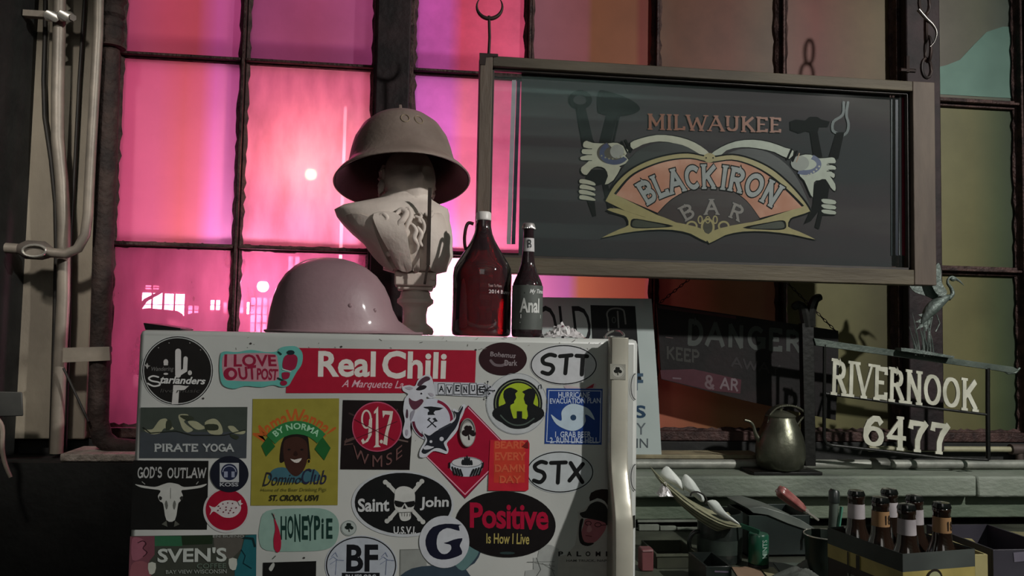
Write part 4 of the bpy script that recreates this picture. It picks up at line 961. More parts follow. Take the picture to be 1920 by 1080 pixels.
# 17 honeypie
o, s = sticker('pale mint sticker with tall dark green letters and a red spoon', [(487, 985), (500, 958), (560, 953), (610, 955), (634, 975), (632, 1012), (612, 1030), (560, 1034), (500, 1032), (486, 1014)], '#86a398', .00035, curved=4)
for i, (ch, x, y0, y1) in enumerate((('H', 526, 968, 1012), ('O', 539, 967, 1010), ('N', 552, 964, 1016), ('E', 566, 968, 1012), ('Y', 576, 966, 1014), ('P', 589, 967, 1012), ('i', 603, 972, 1010), ('E', 612, 972, 1010))):
    w_ = 4 if ch == 'i' else 11.5
    s.text(ch, (x, y0, x + w_, y1), '#14322c', .05)
s.grp('emblem').spoly([(513, 962), (516, 974), (523, 992), (527, 1012), (526, 1030), (520, 1036), (514, 1028), (513, 1010), (516, 992), (514, 975)], '#a01c38', 3).stroke([(510, 962), (516, 974)], 1.4, '#22302c')
# 18 tiny clover
o, s = sticker('tiny round white sticker with a black clover, beside the mint sticker', ellp(654, 990, 15, 15), '#a9b2ae', .0005)
s.ring(654, 990, 14, 14, .8, '#5d6663'); shamrock(s, 654, 988, 8.5, '#16201c')
# 19 svens
o, s = sticker('colourful cafe sticker, white capitals between pink and teal cartoon faces', [(244, 1005), (481, 1002), (479, 1110), (240, 1110)], '#3c4038')
s.grp('cartoon').poly([(244, 1006), (290, 1005), (290, 1040), (280, 1052), (274, 1110), (240, 1110)], '#70424c').poly([(290, 1005), (340, 1005), (342, 1024), (290, 1024)], '#2f6044').poly([(340, 1005), (400, 1004), (398, 1020), (342, 1022)], '#20301f').poly([(400, 1004), (458, 1003), (452, 1030), (432, 1050), (402, 1030)], '#55524c').poly([(460, 1004), (481, 1002), (480, 1110), (440, 1110), (440, 1062), (452, 1034)], '#1f5c64').spoly([(247, 1012), (260, 1008), (272, 1016), (268, 1026), (274, 1036), (266, 1046), (248, 1050)], '#8e5664', 3).spoly([(246, 1060), (262, 1052), (276, 1056), (284, 1072), (276, 1095), (246, 1095)], '#865058', 3)
s.stroke(smooth([(258, 1018), (268, 1014), (274, 1020), (268, 1028), (276, 1036), (268, 1044)], 3, False), 1.6, '#3c1c26').spoly([(278, 1056), (292, 1056), (290, 1074), (280, 1076)], '#b9bcb0', 2).spoly([(429, 1048), (444, 1048), (442, 1068), (431, 1066)], '#b4b8ae', 2).stroke([(452, 1030), (460, 1042), (456, 1056), (472, 1066)], 1.6, '#0e2c34').stroke([(456, 1008), (474, 1010), (478, 1024)], 4, '#10282c')
s.grp('lettering').text("SVEN'S", [(296, 1028), (425, 1026), (425, 1053), (295, 1055)], '#b4bab4', .04).text('COFFEE', [(369, 1057), (424, 1056), (424, 1065), (369, 1066)], '#5d6c60', .01).text('BAY VIEW WISCONSIN', [(311, 1069), (425, 1067), (425, 1075), (311, 1076)], '#8a918a', .01).text('EN BUENO', (399, 1003, 458, 1008), '#8a8d88', .02)
# 20 black rectangle bottom
o, s = sticker('plain black rectangle sticker with a small white drop, bottom edge', [(493, 1055), (593, 1052), (592, 1110), (492, 1110)], '#121312')
s.spoly([(512, 1055), (515, 1060), (509, 1071), (504, 1066)], '#a9aca6', 3).stroke([(511, 1048), (517, 1042)], 1.5, '#4c4f4a')
# 21 bowler hat man
o, s = sticker('white cut-out sticker of a man in bowler hat and glasses over black letters', [(1028, 1108), (1030, 1046), (1062, 1040), (1078, 1022), (1082, 1000), (1085, 975), (1083, 960), (1092, 956), (1108, 944), (1122, 938), (1138, 946), (1144, 962), (1143, 975), (1150, 982), (1146, 1000), (1150, 1030), (1150, 1108)], '#aaa8a2', .0003)
s.grp('portrait').spoly([(1087, 962), (1098, 958), (1106, 946), (1120, 940), (1134, 946), (1140, 958), (1139, 970), (1146, 979), (1140, 985), (1124, 978), (1102, 972), (1092, 970)], '#242424', 3).spoly([(1098, 973), (1112, 974), (1134, 980), (1136, 990), (1128, 1004), (1116, 1016), (1100, 1020), (1091, 1012), (1090, 998), (1094, 984)], '#a4636a', 3)
s.ring(1103, 981, 6, 4.5, 1.3, '#301418').ring(1121, 984, 6.5, 4.5, 1.3, '#301418').stroke([(1127, 985), (1138, 984)], 1.3, '#301418').spoly([(1104, 984), (1100, 996), (1106, 998), (1110, 992)], '#bd8488', 3).stroke([(1098, 1004), (1110, 1006)], 1.2, '#5c2a30').spoly([(1088, 975), (1094, 974), (1090, 995), (1096, 1016), (1114, 1018), (1102, 1024), (1088, 1018), (1085, 998)], '#1f1d1c', 3)
s.grp('lettering')
for ch, x in zip('PALOMI', (1047, 1063, 1081, 1098, 1117, 1136)): s.text(ch, (x, 1034, x + (9 if ch != 'I' else 3.5), 1043), '#151515', .05)
s.text('HAM TRUCK, NAPPY', (1062, 1049, 1148, 1054), '#4a4a46', .01)
o, s = sticker('dark ragged sticker under the bowler hat man, by the handle', [(1108, 924), (1128, 917), (1146, 921), (1150, 940), (1143, 952), (1134, 940), (1120, 934), (1106, 940)], '#281c1c', .0003, curved=2)
# 22 pencil sketch
o, s = sticker('white stepped sticker with a fine pencil drawing, under the black oval', [(982, 1096), (985, 1070), (1000, 1068), (1000, 1046), (1008, 1045), (1012, 1024), (1022, 1020), (1034, 1022), (1048, 1030), (1044, 1096)], '#9fa29f', .0004)
for k in range(4): s.stroke([(988 + k * 14, 1054 + k), (1040, 1053 + k * 9)], .9, '#5d605d')
s.stroke([(1006, 1046), (1014, 1068), (1006, 1080)], 1, '#4c4f4c')
# 23 half ovals wrapping the door's right edge
for i, (y, lab) in enumerate(((725, 'white ringed sticker wrapping the door edge, upper of three'), (895, 'white ringed sticker wrapping the door edge, middle of three'), (978, 'small dark sticker wrapping the door edge, lowest of three'))):
    col = '#b4b6b4' if i < 2 else '#23241f'
    ry = 26 if i < 2 else 12
    pts = [(1191 - 11 * math.cos(t * math.pi / 12 - math.pi / 2) + 0, y + ry * math.sin(t * math.pi / 12 - math.pi / 2)) for t in range(13)]
    o, s = sticker(lab, pts, col, .0003)
    if i < 2: s.stroke([(1192 - 9 * math.cos(t * math.pi / 12 - math.pi / 2), y + (ry - 2) * math.sin(t * math.pi / 12 - math.pi / 2)) for t in range(13)], 1.4, BLK)
# clover sticker on the handle
hz = FY - .0368
sq = [(1144, 682), (1173, 683), (1173, 712), (1144, 711)]
o2 = part('handle_sticker', MB().prism(sq, lambda x, y: P(x, y, hz + .0008), lambda x, y: P(x, y, hz)), ink('#8f8e84'), hd, 'square sticker with a black clover')
HS = Sheet(hz, .0001); HS.ell(1159, 697, 12.5, 12.5, '#aeada4').ring(1159, 697, 11.5, 11.5, .8, '#6a695f'); shamrock(HS, 1158, 695, 8, '#191a17')
for nm, (mb, ms) in HS.g.items(): part('clover_print', mb, ms, hd, normals=False)
for sh, so in PENDING: sh.build(so)
# ================================================================ ON TOP OF THE FRIDGE
def lpx(prof, cx, Y, zmin=None):
    """silhouette rows (photo y, half width px) -> lathe profile in metres + axis"""
    k = mpp(Y); y0 = prof[0][0]; x = P(cx, y0, Y).x
    out = [(hw * k, P(cx, y, Y).z) for y, hw in prof]
    if zmin is not None:
        d = zmin - out[0][1]; out = [(r, z + d) for r, z in out]
    return out, Matrix.Translation((x, Y, 0))
# ---- grey-pink steel helmet lying on its rim
M_h1 = mat('helmet_paint_pinkgrey', '#7e646a', '#93777c', 6, .5, bump=.06, bscale=120, coat=.12)
HY = 1.53; k = mpp(HY); c = P(622, 622, HY); rx = 113 * k; hz1 = 136 * k
t = thing('steel_helmet', 'smooth pinkish grey steel helmet resting rim down, brim towards the bust', 'helmet', (c.x, HY, FT))
mb = MB(); seg = 56
prof = [(1.035, 0), (1.02, .012), (1.0, .05), (.985, .18), (.955, .32), (.9, .48), (.82, .63), (.7, .77), (.54, .88), (.36, .95), (.18, .99), (.0, 1.0)]
for r, z in prof:
    for j in range(seg):
        a = 2 * math.pi * j / seg; e = max(0, math.cos(a)) ** 2
        ext = e * (.40 * max(0, 1 - z / .3) ** 2.0)
        mb.v.append(Vector((c.x + rx * (r + ext) * math.cos(a) - rx * .09 * z * z + .05 * rx * z * e, HY + rx * .78 * r * math.sin(a), FT + .001 + hz1 * z)))
for i in range(len(prof) - 1):
    for j in range(seg):
        a = i * seg + j; b = i * seg + (j + 1) % seg; mb.f.append([a, b, b + seg, a + seg]); mb.mi.append(0)
o = part('shell', mb, M_h1, t, angle=60); so = o.modifiers.new('thick', 'SOLIDIFY'); so.thickness = .002; so.offset = -1
def hpt(a, z):
    r = next((prof[i][0] + (prof[i + 1][0] - prof[i][0]) * (z - prof[i][1]) / (prof[i + 1][1] - prof[i][1]) for i in range(len(prof) - 1) if prof[i][1] <= z <= prof[i + 1][1]), 0)
    return Vector((c.x + rx * r * math.cos(a) - rx * .09 * z * z, HY + rx * .78 * r * math.sin(a), FT + .001 + hz1 * z))
rimp = []
for j in range(seg):
    a = 2 * math.pi * j / seg; e = max(0, math.cos(a)) ** 2; rimp.append((c.x + rx * (1.035 + .40 * e) * math.cos(a), HY + rx * .78 * 1.035 * math.sin(a), FT + .003))
part('rim', MB().tube(rimp, .0022, 8, closed=True), M_h1, t)
ridge = [hpt(math.radians(200), z) for z in (.86, .93, .97)] + [Vector((c.x - rx * .09, HY - .004, FT + hz1 * 1.0))] + [hpt(math.radians(-20), z) for z in (.97, .9, .8, .66)]
part('ridge', MB().tube(smooth([tuple(p) for p in ridge], 4, False), .0014, 8), M_h1, t)
for a, z in ((-1.2, .35), (-.75, .3)):
    p = hpt(a, z); part('rivet', MB().sphere(p, (.004, .0025, .004)), M_h1, t)

# ---- plaster bust
BY = 1.70; kb = mpp(BY)
M_pl = mat('bust_plaster', '#bcaea4', '#d2c6bc', 9, .7, bump=.12, bscale=90)
M_pl2 = M_pl
bx = P(777, 628, BY).x
bt = thing('composer_bust', 'cream plaster bust in coat and cravat on a waisted foot, wearing a brimmed helmet', 'bust', (bx, BY, FT))
soc, MM = lpx([(628, 33), (622, 35), (616, 33), (611, 27), (606, 22), (590, 20.5), (577, 23), (573, 28), (569, 33), (562, 33), (559, 29), (553, 27), (549, 27), (545, 22), (536, 20)], 777, BY, FT)
part('socle', MB().lathe(soc, MM, 40), M_pl, bt, angle=50)
pa = P(740, 537, BY); pb = P(818, 513, BY)
part('plinth_block', MB().box2((pa.x, BY - .036, pa.z), (pb.x, BY + .036, pb.z)), M_pl, bt, bevel=.004)
part('plinth_lip', MB().box2((pa.x + .006, BY - .03, pa.z - .008), (pb.x - .006, BY + .03, pa.z)), M_pl, bt, bevel=.003)
rows = [(514, 778, 36, .55), (508, 778, 58, .55), (498, 780, 59, .6), (480, 776, 72, .62), (462, 767, 80, .64), (444, 756, 91, .64), (426, 746, 99, .62), (410, 738, 103, .58), (398, 736, 105, .52), (389, 742, 96, .5), (381, 752, 70, .55), (374, 760, 50, .62), (362, 764, 37, .85), (345, 766, 35, .95)]
def trow(y):
    for i in range(len(rows) - 1):
        a, b = rows[i], rows[i + 1]
        if a[0] >= y >= b[0]:
            t = (a[0] - y) / (a[0] - b[0]); return tuple(a[q] + (b[q] - a[q]) * t for q in range(4))
    return rows[0] if y > rows[0][0] else rows[-1]
def tsurf(px, py, off=0.0):
    """front surface of the chest under a photo pixel"""
    y, cx, hw, d = trow(py); u = max(-.985, min(.985, (px - cx) / hw)); 
    dep = hw * kb * d * (1 - abs(u) ** 2.3) ** (1 / 2.3)
    return P(px, py, BY - dep - off)
mb = MB(); sg = 44; rs = []
yv = 514
fine = []
for i in range(len(rows) - 1):
    for q in range(3): fine.append(rows[i][0] + (rows[i + 1][0] - rows[i][0]) * q / 3)
fine.append(rows[-1][0])
for y in fine:
    _, cx, hw, d = trow(y); cc = P(cx, y, BY)
    for j in range(sg):
        a = 2 * math.pi * j / sg; ca, sa = math.cos(a), math.sin(a)
        ex = 2 / 2.3
        mb.v.append(Vector((cc.x + hw * kb * math.copysign(abs(ca) ** ex, ca), BY + hw * kb * d * math.copysign(abs(sa) ** ex, sa) * (1 if sa < 0 else .7), cc.z)))
for i in range(len(fine) - 1):
    for j in range(sg):
        a = i * sg + j; b = i * sg + (j + 1) % sg; mb.f.append([a, b, b + sg, a + sg]); mb.mi.append(0)
mb.f.append(list(range(sg))); mb.mi.append(0)
part('torso', mb, M_pl, bt, angle=80)
def patch(poly, th, n=3, inset=0.0):
    """raised cloth layer following the chest"""
    mb = MB(); P2 = smooth(poly, n); cxp = sum(p[0] for p in P2) / len(P2); cyp = sum(p[1] for p in P2) / len(P2); m = len(P2); R_ = 6
    for r in range(R_ + 1):
        f = 1 - r / R_
        for (x, y) in P2:
            mb.v.append(tsurf(cxp + (x - cxp) * f, cyp + (y - cyp) * f, th if r > 0 else -.004))
    # first ring sinks in, second ring duplicates the edge proud of the surface
    for j, (x, y) in enumerate(P2): mb.v[m + j] = tsurf(cxp + (x - cxp) * .985, cyp + (y - cyp) * .985, th)
    for r in range(R_):
        for j in range(m):
            a = r * m + j; b = r * m + (j + 1) % m; mb.f.append([a, b, b + m, a + m]); mb.mi.append(0)
    return mb
part('coat_lapel', patch([(700, 400), (742, 398), (760, 425), (768, 470), (772, 508), (745, 505), (728, 470), (708, 432)], .017), M_pl, bt, angle=60)
part('coat_front', patch([(648, 402), (690, 405), (705, 440), (722, 480), (738, 506), (726, 506), (700, 482), (672, 442)], .009), M_pl, bt, angle=60)
part('coat_lapel', patch([(806, 405), (828, 400), (838, 430), (838, 478), (832, 506), (808, 508), (804, 470), (800, 430)], .014), M_pl, bt, angle=60)
part('shirt_front', patch([(762, 420), (778, 424), (786, 470), (786, 508), (774, 508), (768, 470)], .008), M_pl, bt, angle=60)
rnd = random.Random(5)
mb = MB()
for (path, r) in (([(742, 402), (752, 394), (762, 400), (756, 412), (748, 420), (752, 430)], 6.5), ([(757, 396), (766, 392), (770, 406), (764, 420), (760, 436)], 5), ([(772, 420), (780, 432), (776, 446), (783, 458), (781, 470)], 5),
                  ([(782, 425), (790, 438), (786, 452), (792, 462)], 4.5), ([(778, 405), (790, 412), (796, 425), (792, 440)], 4), ([(708, 408), (718, 402), (726, 410), (718, 418)], 5), ([(795, 400), (806, 405), (812, 396)], 5), ([(784, 398), (790, 404), (786, 414), (796, 420)], 3.6)):
    pts = [tuple(tsurf(x, y, .012)) for x, y in path]
    q = smooth(pts, 5, False); mb.tube(q, [r * kb * (1 - .55 * abs(2 * i / (len(q) - 1) - 1) ** 2) for i in range(len(q))], 10)
part('cravat_frill', mb, M_pl, bt, angle=60)
for x, y in ((729, 476), (812, 523 - 0)):
    p = tsurf(x, min(y, 505), .008) if y < 510 else Vector((P(812, 523, BY).x, BY - .038, P(812, 523, BY).z))
    part('button', MB().sphere(p, (.006, .004, .006)), M_pl, bt)
# head with a face, chin raised out of the collar
hc = P(768, 340, BY + .012); hr = 49 * kb
Mh = Matrix.Translation(hc) @ Matrix.Rotation(R(24), 4, 'Z') @ Matrix.Rotation(R(-6), 4, 'X')
mb = MB(); prof = []
seg2 = 40; ringn = 26
for i in range(ringn + 1):
    tt = math.pi * i / ringn; zz = -math.cos(tt); rr = math.sin(tt)
    for j in range(seg2):
        a = 2 * math.pi * j / seg2; x = rr * math.cos(a); y = rr * math.sin(a); z = zz * 1.38
        f = max(0, -y)                        # front is -y
        jaw = .80 + .2 * min(1, max(0, (z + 1.3) / 1.2)); x *= jaw; y *= (.95 + .12 * (y > 0)) * (jaw * .4 + .6)
        g = lambda x0, z0, sx, sz: math.exp(-((x - x0) / sx) ** 2 - ((z - z0) / sz) ** 2)
        d = .0
        if y < 0:
            d += .30 * g(0, -.18, .13, .16) + .17 * g(0, .05, .09, .2) + .12 * g(0, .30, .5, .10) - .14 * g(.3, .13, .16, .1) - .14 * g(-.3, .13, .16, .1)
            d += .06 * g(.3, .12, .1, .05) + .06 * g(-.3, .12, .1, .05) + .10 * g(0, -.52, .28, .05) - .07 * g(0, -.585, .26, .025) + .09 * g(0, -.65, .24, .05) + .16 * g(0, -1.0, .3, .18) + .06 * g(.45, -.25, .2, .2) + .06 * g(-.45, -.25, .2, .2)
        mb.v.append(Mh @ Vector((x * hr, (y - d) * hr, z * hr)))
for i in range(ringn):
    for j in range(seg2):
        a = i * seg2 + j; b = i * seg2 + (j + 1) % seg2; mb.f.append([a, b, b + seg2, a + seg2]); mb.mi.append(0)
part('head', mb, M_pl, bt, angle=80)
mb = MB()
for s in (-1, 1):
    pts = [Mh @ Vector((s * hr * .86, hr * (.05 + .13 * math.cos(q)), hr * (-.05 + .22 * math.sin(q)))) for q in [i * math.pi / 6 for i in range(-3, 6)]]
    mb.tube(pts, hr * .05, 8); mb.sphere(Mh @ Vector((s * hr * .84, hr * .08, -hr * .08)), (hr * .06, hr * .12, hr * .17))
part('ear', mb, M_pl, bt)
mb = MB()
for i in range(46):
    a = rnd.uniform(.12, math.pi - .12); z = rnd.uniform(-1.0, .6); r = 1.0 * math.sqrt(max(.05, 1 - (z / 1.4) ** 2))
    p = Vector((hr * r * math.cos(a) * 1.02, hr * r * math.sin(a) * 1.05, hr * z))
    q = p * 1.08 + Vector((rnd.uniform(-.1, .1) * hr, 0, -hr * .25)); w_ = q + Vector((rnd.uniform(-.1, .1) * hr, hr * .05, -hr * .16))
    mb.tube([Mh @ p, Mh @ q, Mh @ w_], [hr * .1, hr * .12, hr * .03], 7)
part('hair', mb, M_pl, bt)

# ---- brimmed helmet on the bust
M_h2 = mat('helmet_paint_grey', '#6e6058', '#8c7d74', 7, .55, bump=.12, bscale=100)
H2Y = BY - .01; kr = 124 * mpp(H2Y)
hc2 = P(754, 326, H2Y)
t2 = thing('brimmed_helmet', 'grey brimmed steel helmet tilted back on the bust, small comb on its crown', 'helmet', tuple(hc2))
Mq = Matrix.Translation(hc2) @ Matrix.Rotation(R(-3.5), 4, 'Y') @ Matrix.Rotation(R(-13), 4, 'X')
out = [(1.0, -.15), (1.0, -.13), (.95, -.055), (.88, .01), (.82, .08), (.785, .17), (.75, .34), (.70, .52), (.60, .70), (.46, .83), (.30, .91), (.14, .95), (0, .96)]
inn = [(r * .975 - (.0 if r < .8 else 0), z - .012 - (.012 if r < .5 else 0)) for r, z in out[1:]][::-1]
mb = MB().lathe([(r * kr, z * kr) for r, z in out], Mq, 56, sy=1.05, caps=False); part('shell', mb, M_h2, t2, angle=60)
mb = MB().lathe([(max(0, r) * kr, z * kr) for r, z in inn] , Mq, 56, sy=1.05, caps=False); part('lining', mb, mat('helmet_inside', '#33231f', '#4a3430', 10, .7, bump=.1), t2, angle=60)
part('rim', MB().tube([Mq @ Vector((kr * math.cos(a), 1.05 * kr * math.sin(a), -.14 * kr)) for a in [2 * math.pi * i / 60 for i in range(60)]], .0016, 8, closed=True), M_h2, t2)
comb = [(-.46, .80), (-.40, .93), (-.2, 1.02), (.0, 1.04), (.25, 1.0), (.45, .86), (.45, .80), (0, .94)]
part('comb', MB().prism(comb, lambda y, z: Mq @ Vector((-.012 * kr + .0, y * kr, z * kr)), lambda y, z: Mq @ Vector((.03 * kr, y * kr, z * kr))), M_h2, t2, bevel=.001)
for s in (-1, 1): part('crown_lug', MB().prism([(-.10, .88), (-.14, 1.0), (-.03, .93)], lambda x, z: Mq @ Vector((s * .30 * kr + x * kr * s, -.03, (z - .09) * kr)), lambda x, z: Mq @ Vector((s * .30 * kr + x * kr * s, -.036, (z - .09) * kr))), M_h2, t2)
def rr_at(z):
    for i in range(len(out) - 1):
        (ra, za), (rb, zb) = out[i], out[i + 1]
        if za <= z <= zb: return ra + (rb - ra) * (z - za) / (zb - za)
    return 0
mb = MB()
for a0 in (-.42 + 0.55, -.05 + .42 + .05):
    base = -math.pi / 2 + a0 - .02
    pts = []
    for q in range(20):
        w_ = 2 * math.pi * q / 20; z = .54 + .075 * math.sin(w_); a = base + .085 * math.cos(w_); r = rr_at(z) + .004
        pts.append(Mq @ Vector((kr * r * math.cos(a), 1.05 * kr * r * math.sin(a), kr * z)))
    mb.tube(pts, .0011, 6, closed=True)
part('badge_rings', mb, mat('badge_dull_gold', '#8c7c66', '#a0907a', 20, .5, .3), t2)
# chin strap hanging to the shoulder
st = [(806, 352), (805, 400), (804, 450), (803, 496), (799, 515), (796, 532)]
mb = MB(); pts = [P(x, y, BY - .085 + i * .004) for i, (x, y) in enumerate(st)]
for i in range(len(pts) - 1): mb.bar(pts[i], pts[i + 1] - Vector((0, 0, .001)), .0075 if i < 3 else .005, .002, up=(0, 1, 0))
part('chin_strap', mb, mat('strap_leather', '#1d1512', '#33261f', 20, .6), t2, 'dark leather strap hanging straight down')

# ---- growler
GY = 1.60
M_gl = mat('brown_glass', '#5a0c18', '#6a101c', 3, .06, trans=1.0, ior=1.25)
def glassmat(name, body, refl=.9):
    """dark bottle glass: tinted see-through body with a sharp reflecting skin"""
    m = bpy.data.materials.new(name); m.use_nodes = True; nt = m.node_tree; N = nt.nodes; L = nt.links; N.remove(N['Principled BSDF'])
    tr = N.new('ShaderNodeBsdfRefraction'); tr.inputs['Color'].default_value = lin(body); tr.inputs['IOR'].default_value = 1.12; tr.inputs['Roughness'].default_value = .05
    df = N.new('ShaderNodeBsdfDiffuse'); n = N.new('ShaderNodeTexNoise'); n.inputs['Scale'].default_value = 12
    rp = N.new('ShaderNodeValToRGB'); rp.color_ramp.elements[0].color = lin('#2c2024'); rp.color_ramp.elements[1].color = lin('#4a3a3e'); L.new(n.outputs[0], rp.inputs[0]); L.new(rp.outputs[0], df.inputs[0])
    a = N.new('ShaderNodeMixShader'); a.inputs[0].default_value = .52; L.new(tr.outputs[0], a.inputs[1]); L.new(df.outputs[0], a.inputs[2])
    g = N.new('ShaderNodeBsdfGlossy'); g.inputs['Roughness'].default_value = .04; fr = N.new('ShaderNodeFresnel'); fr.inputs[0].default_value = 1.5
    b = N.new('ShaderNodeMixShader'); L.new(fr.outputs[0], b.inputs[0]); L.new(a.outputs[0], b.inputs[1]); L.new(g.outputs[0], b.inputs[2]); L.new(b.outputs[0], N['Material Output'].inputs[0])
    return m
G_growl = glassmat('growler_glass', '#7c1428'); G_bot = glassmat('bottle_glass', '#5c1420')
gx = 901
gp = [(632, 48), (629, 53), (622, 54.5), (560, 54), (520, 54.5), (505, 53), (495, 48), (482, 40), (468, 31), (452, 22), (440, 17), (428, 14.5), (414, 13)]
pr_, Mg = lpx(gp, gx + 1, GY, FT)
g = thing('growler_jug', 'big dark red-brown glass beer jug with loop handle and white cap', 'jug', (Mg.translation.x, GY, FT))
part('body', MB().lathe(pr_, Mg, 48), G_growl, g, angle=60)
cap, _ = lpx([(417, 9.5), (416, 11), (403, 11), (400.5, 9.5)], gx, GY)
cx_ = Mg.translation.x + .0095
dz_ = pr_[-1][1] - cap[0][1] - .002
# the neck leans to the right of the body axis in the picture only through perspective; keep it centred
mb = MB().lathe([(r * 1.28, z + dz_) for r, z in cap], Mg, 28)
part('cap', mb, mat('cap_white', '#c9c4c0', '#d8d4d0', 20, .4), g)
part('cap_ribs', MB().lathe([(cap[1][0] * 1.31, cap[0][1] + dz_ + .002), (cap[1][0] * 1.31, cap[0][1] + dz_ + .004)], Mg, 28), MATS['cap_white'], g)
kk = mpp(GY)
hp_ = [(-13, 420), (-22, 418), (-27, 426), (-30, 445), (-29, 462), (-24, 474)]
q = smooth([tuple(P(gx + a, y, GY)) for a, y in hp_], 5, False)
part('loop_handle', MB().tube(q, 3.2 * kk, 12), G_growl, g)
def wrapfn(Mg, r, x0, x1, z0, z1, add=.0004):
    def f(x, y, h):
        th = -math.pi / 2 + x; return Mg @ Vector(((r + add + h) * math.cos(th), (r + add + h) * math.sin(th), y))
    return f
rg = 54.2 * kk
zt = lambda y: P(gx, y, GY).z + (FT - P(gx + 1, 632, GY).z)
S_ = Sheet(GY, 0, fn=wrapfn(Mg, rg, 0, 0, 0, 0))
def wt(S, txt, a0, a1, z0, z1, col, **k): S.text(txt, None, col, fn=lambda u, v: (a0 + (a1 - a0) * u, z0 + (z1 - z0) * v), **k)
wt(S_, 'Toast To Manns', .12, .62, zt(542), zt(537), '#a89c9c'); wt(S_, '2014 Bunny C', .14, 1.25, zt(556), zt(547), '#c4babb', bold=.02)
S_.build(g)
# ---- beer bottle
BBY = 1.55
bp_ = [(632, 25), (630, 27.5), (624, 28.5), (545, 28.5), (532, 27), (522, 23), (510, 17.5), (495, 13), (478, 11), (450, 10), (432, 9.5), (428, 11), (424, 11), (423, 9)]
pr2, Mb = lpx(bp_, 987.5, BBY, FT)
b_ = thing('beer_bottle', 'dark beer bottle with grey body label and crown cap, standing right of the jug', 'bottle', (Mb.translation.x, BBY, FT))
part('body', MB().lathe(pr2, Mb, 40), G_bot, b_, angle=60)
M_crown = mat('crown_cap', '#b4aeac', '#cfcac8', 20, .35, .6)
kz = mpp(BBY); zc = pr2[-1][1]
mb = MB(); seg = 42
for (r, z, wv) in ((12.5, -6, 1), (12, -3, .6), (10.5, 3, 0), (9, 4.5, 0), (0, 4.8, 0)):
    for j in range(seg):
        a = 2 * math.pi * j / seg; q = r + (wv * .9 * (1 if j % 2 else -1)); mb.v.append(Mb @ Vector((q * kz * math.cos(a), q * kz * math.sin(a), zc + z * kz)))
for i in range(4):
    for j in range(seg):
        a = i * seg + j; c_ = i * seg + (j + 1) % seg; mb.f.append([a, c_, c_ + seg, a + seg]); mb.mi.append(0)
part('crown_cap', mb, M_crown, b_, angle=50)
zt2 = lambda y: P(987, y, BBY).z + (FT - P(987.5, 632, BBY).z)
part('body_label', MB().lathe([(28.8 * kz, zt2(618)), (28.8 * kz, zt2(536))], Mb, 40, caps=False), mat('label_grey', '#474c48', '#565a56', 14, .55), b_)
part('neck_label', MB().lathe([(11.6 * kz, zt2(472)), (10.7 * kz, zt2(447))], Mb, 32, a0=-150, a1=20, caps=False), mat('label_white', '#a9a6a6', '#bdbaba', 14, .55), b_)
S_ = Sheet(BBY, 0, fn=wrapfn(Mb, 28.8 * kz, 0, 0, 0, 0))
wt(S_, 'My Times', .0, 1.2, zt2(553), zt2(543), '#c9cac8', bold=.03, shear=.3); wt(S_, 'Anal', -.62, .72, zt2(587), zt2(560), '#c4c6c2', bold=.045)
S_.poly([(-.55, zt2(597)), (.9, zt2(597)), (.9, zt2(590)), (-.55, zt2(590))], '#a9aca8').poly([(-.6, zt2(606)), (.9, zt2(606)), (.9, zt2(604)), (-.6, zt2(604))], '#6c706c')
S_.poly([(-1.3, zt2(552)), (-.3, zt2(552)), (-.3, zt2(549)), (-1.3, zt2(549))], '#6c706c').build(b_)
S_ = Sheet(BBY, 0, fn=wrapfn(Mb, 11.3 * kz, 0, 0, 0, 0)); wt(S_, 'B', -.3, .4, zt2(466), zt2(450), '#2c2c30', bold=.02); S_.build(b_)
# ---- crumpled plastic bag beside the bottle
def rumple(c, sx, sy, sz, seed, n=26):
    rn = random.Random(seed); mb = MB(); W = [(rn.uniform(2, 7), rn.uniform(2, 7), rn.uniform(0, 6), rn.uniform(.3, 1)) for _ in range(6)]
    for i in range(n):
        for j in range(n):
            u = i / (n - 1) * 2 - 1; v = j / (n - 1) * 2 - 1; f = max(0, 1 - (u * u + v * v) ** .5 * .8)
            h = sum(a * abs(math.sin(p * u + q * v + r)) for p, q, r, a in W) / 3.5
            mb.v.append(Vector((c[0] + u * sx * (1 + .15 * math.sin(5 * v + seed)), c[1] + v * sy * (1 + .15 * math.sin(4 * u)), c[2] + .001 + sz * f * h)))
    for i in range(n - 1):
        for j in range(n - 1):
            a = i * n + j; mb.f.append([a, a + 1, a + n + 1, a + n]); mb.mi.append(0)
    return mb
def crumple(c, sx, sy, sz, seed, n=14, amp=.35):
    rn = random.Random(seed); mb = MB(); o = []
    for i in range(n):
        for j in range(n):
            u = i / (n - 1) * 2 - 1; v = j / (n - 1) * 2 - 1; f = max(0, 1 - (u * u + v * v) ** .5 * .9)
            mb.v.append(Vector((c[0] + u * sx, c[1] + v * sy, c[2] + sz * f * rn.uniform(.3, 1.3) + .0008)) + Vector((rn.uniform(-1, 1) * sx * amp / n * 2, rn.uniform(-1, 1) * sy * amp / n * 2, 0)))
    for i in range(n - 1):
        for j in range(n - 1):
            a = i * n + j; mb.f.append([a, a + 1, a + n + 1, a + n]); mb.mi.append(0)
    return mb
cbg = P(1056, 636, 1.5)
part('plastic_bag', crumple((cbg.x, 1.5, FT), .04, .035, .028, 4, 18), mat('clear_wrap', '#b8b4b4', '#d6d2d2', 30, .15, coat=.6), None, 'crumpled shiny clear plastic wrap right of the beer bottle', cat='bag', angle=10, normals=False)
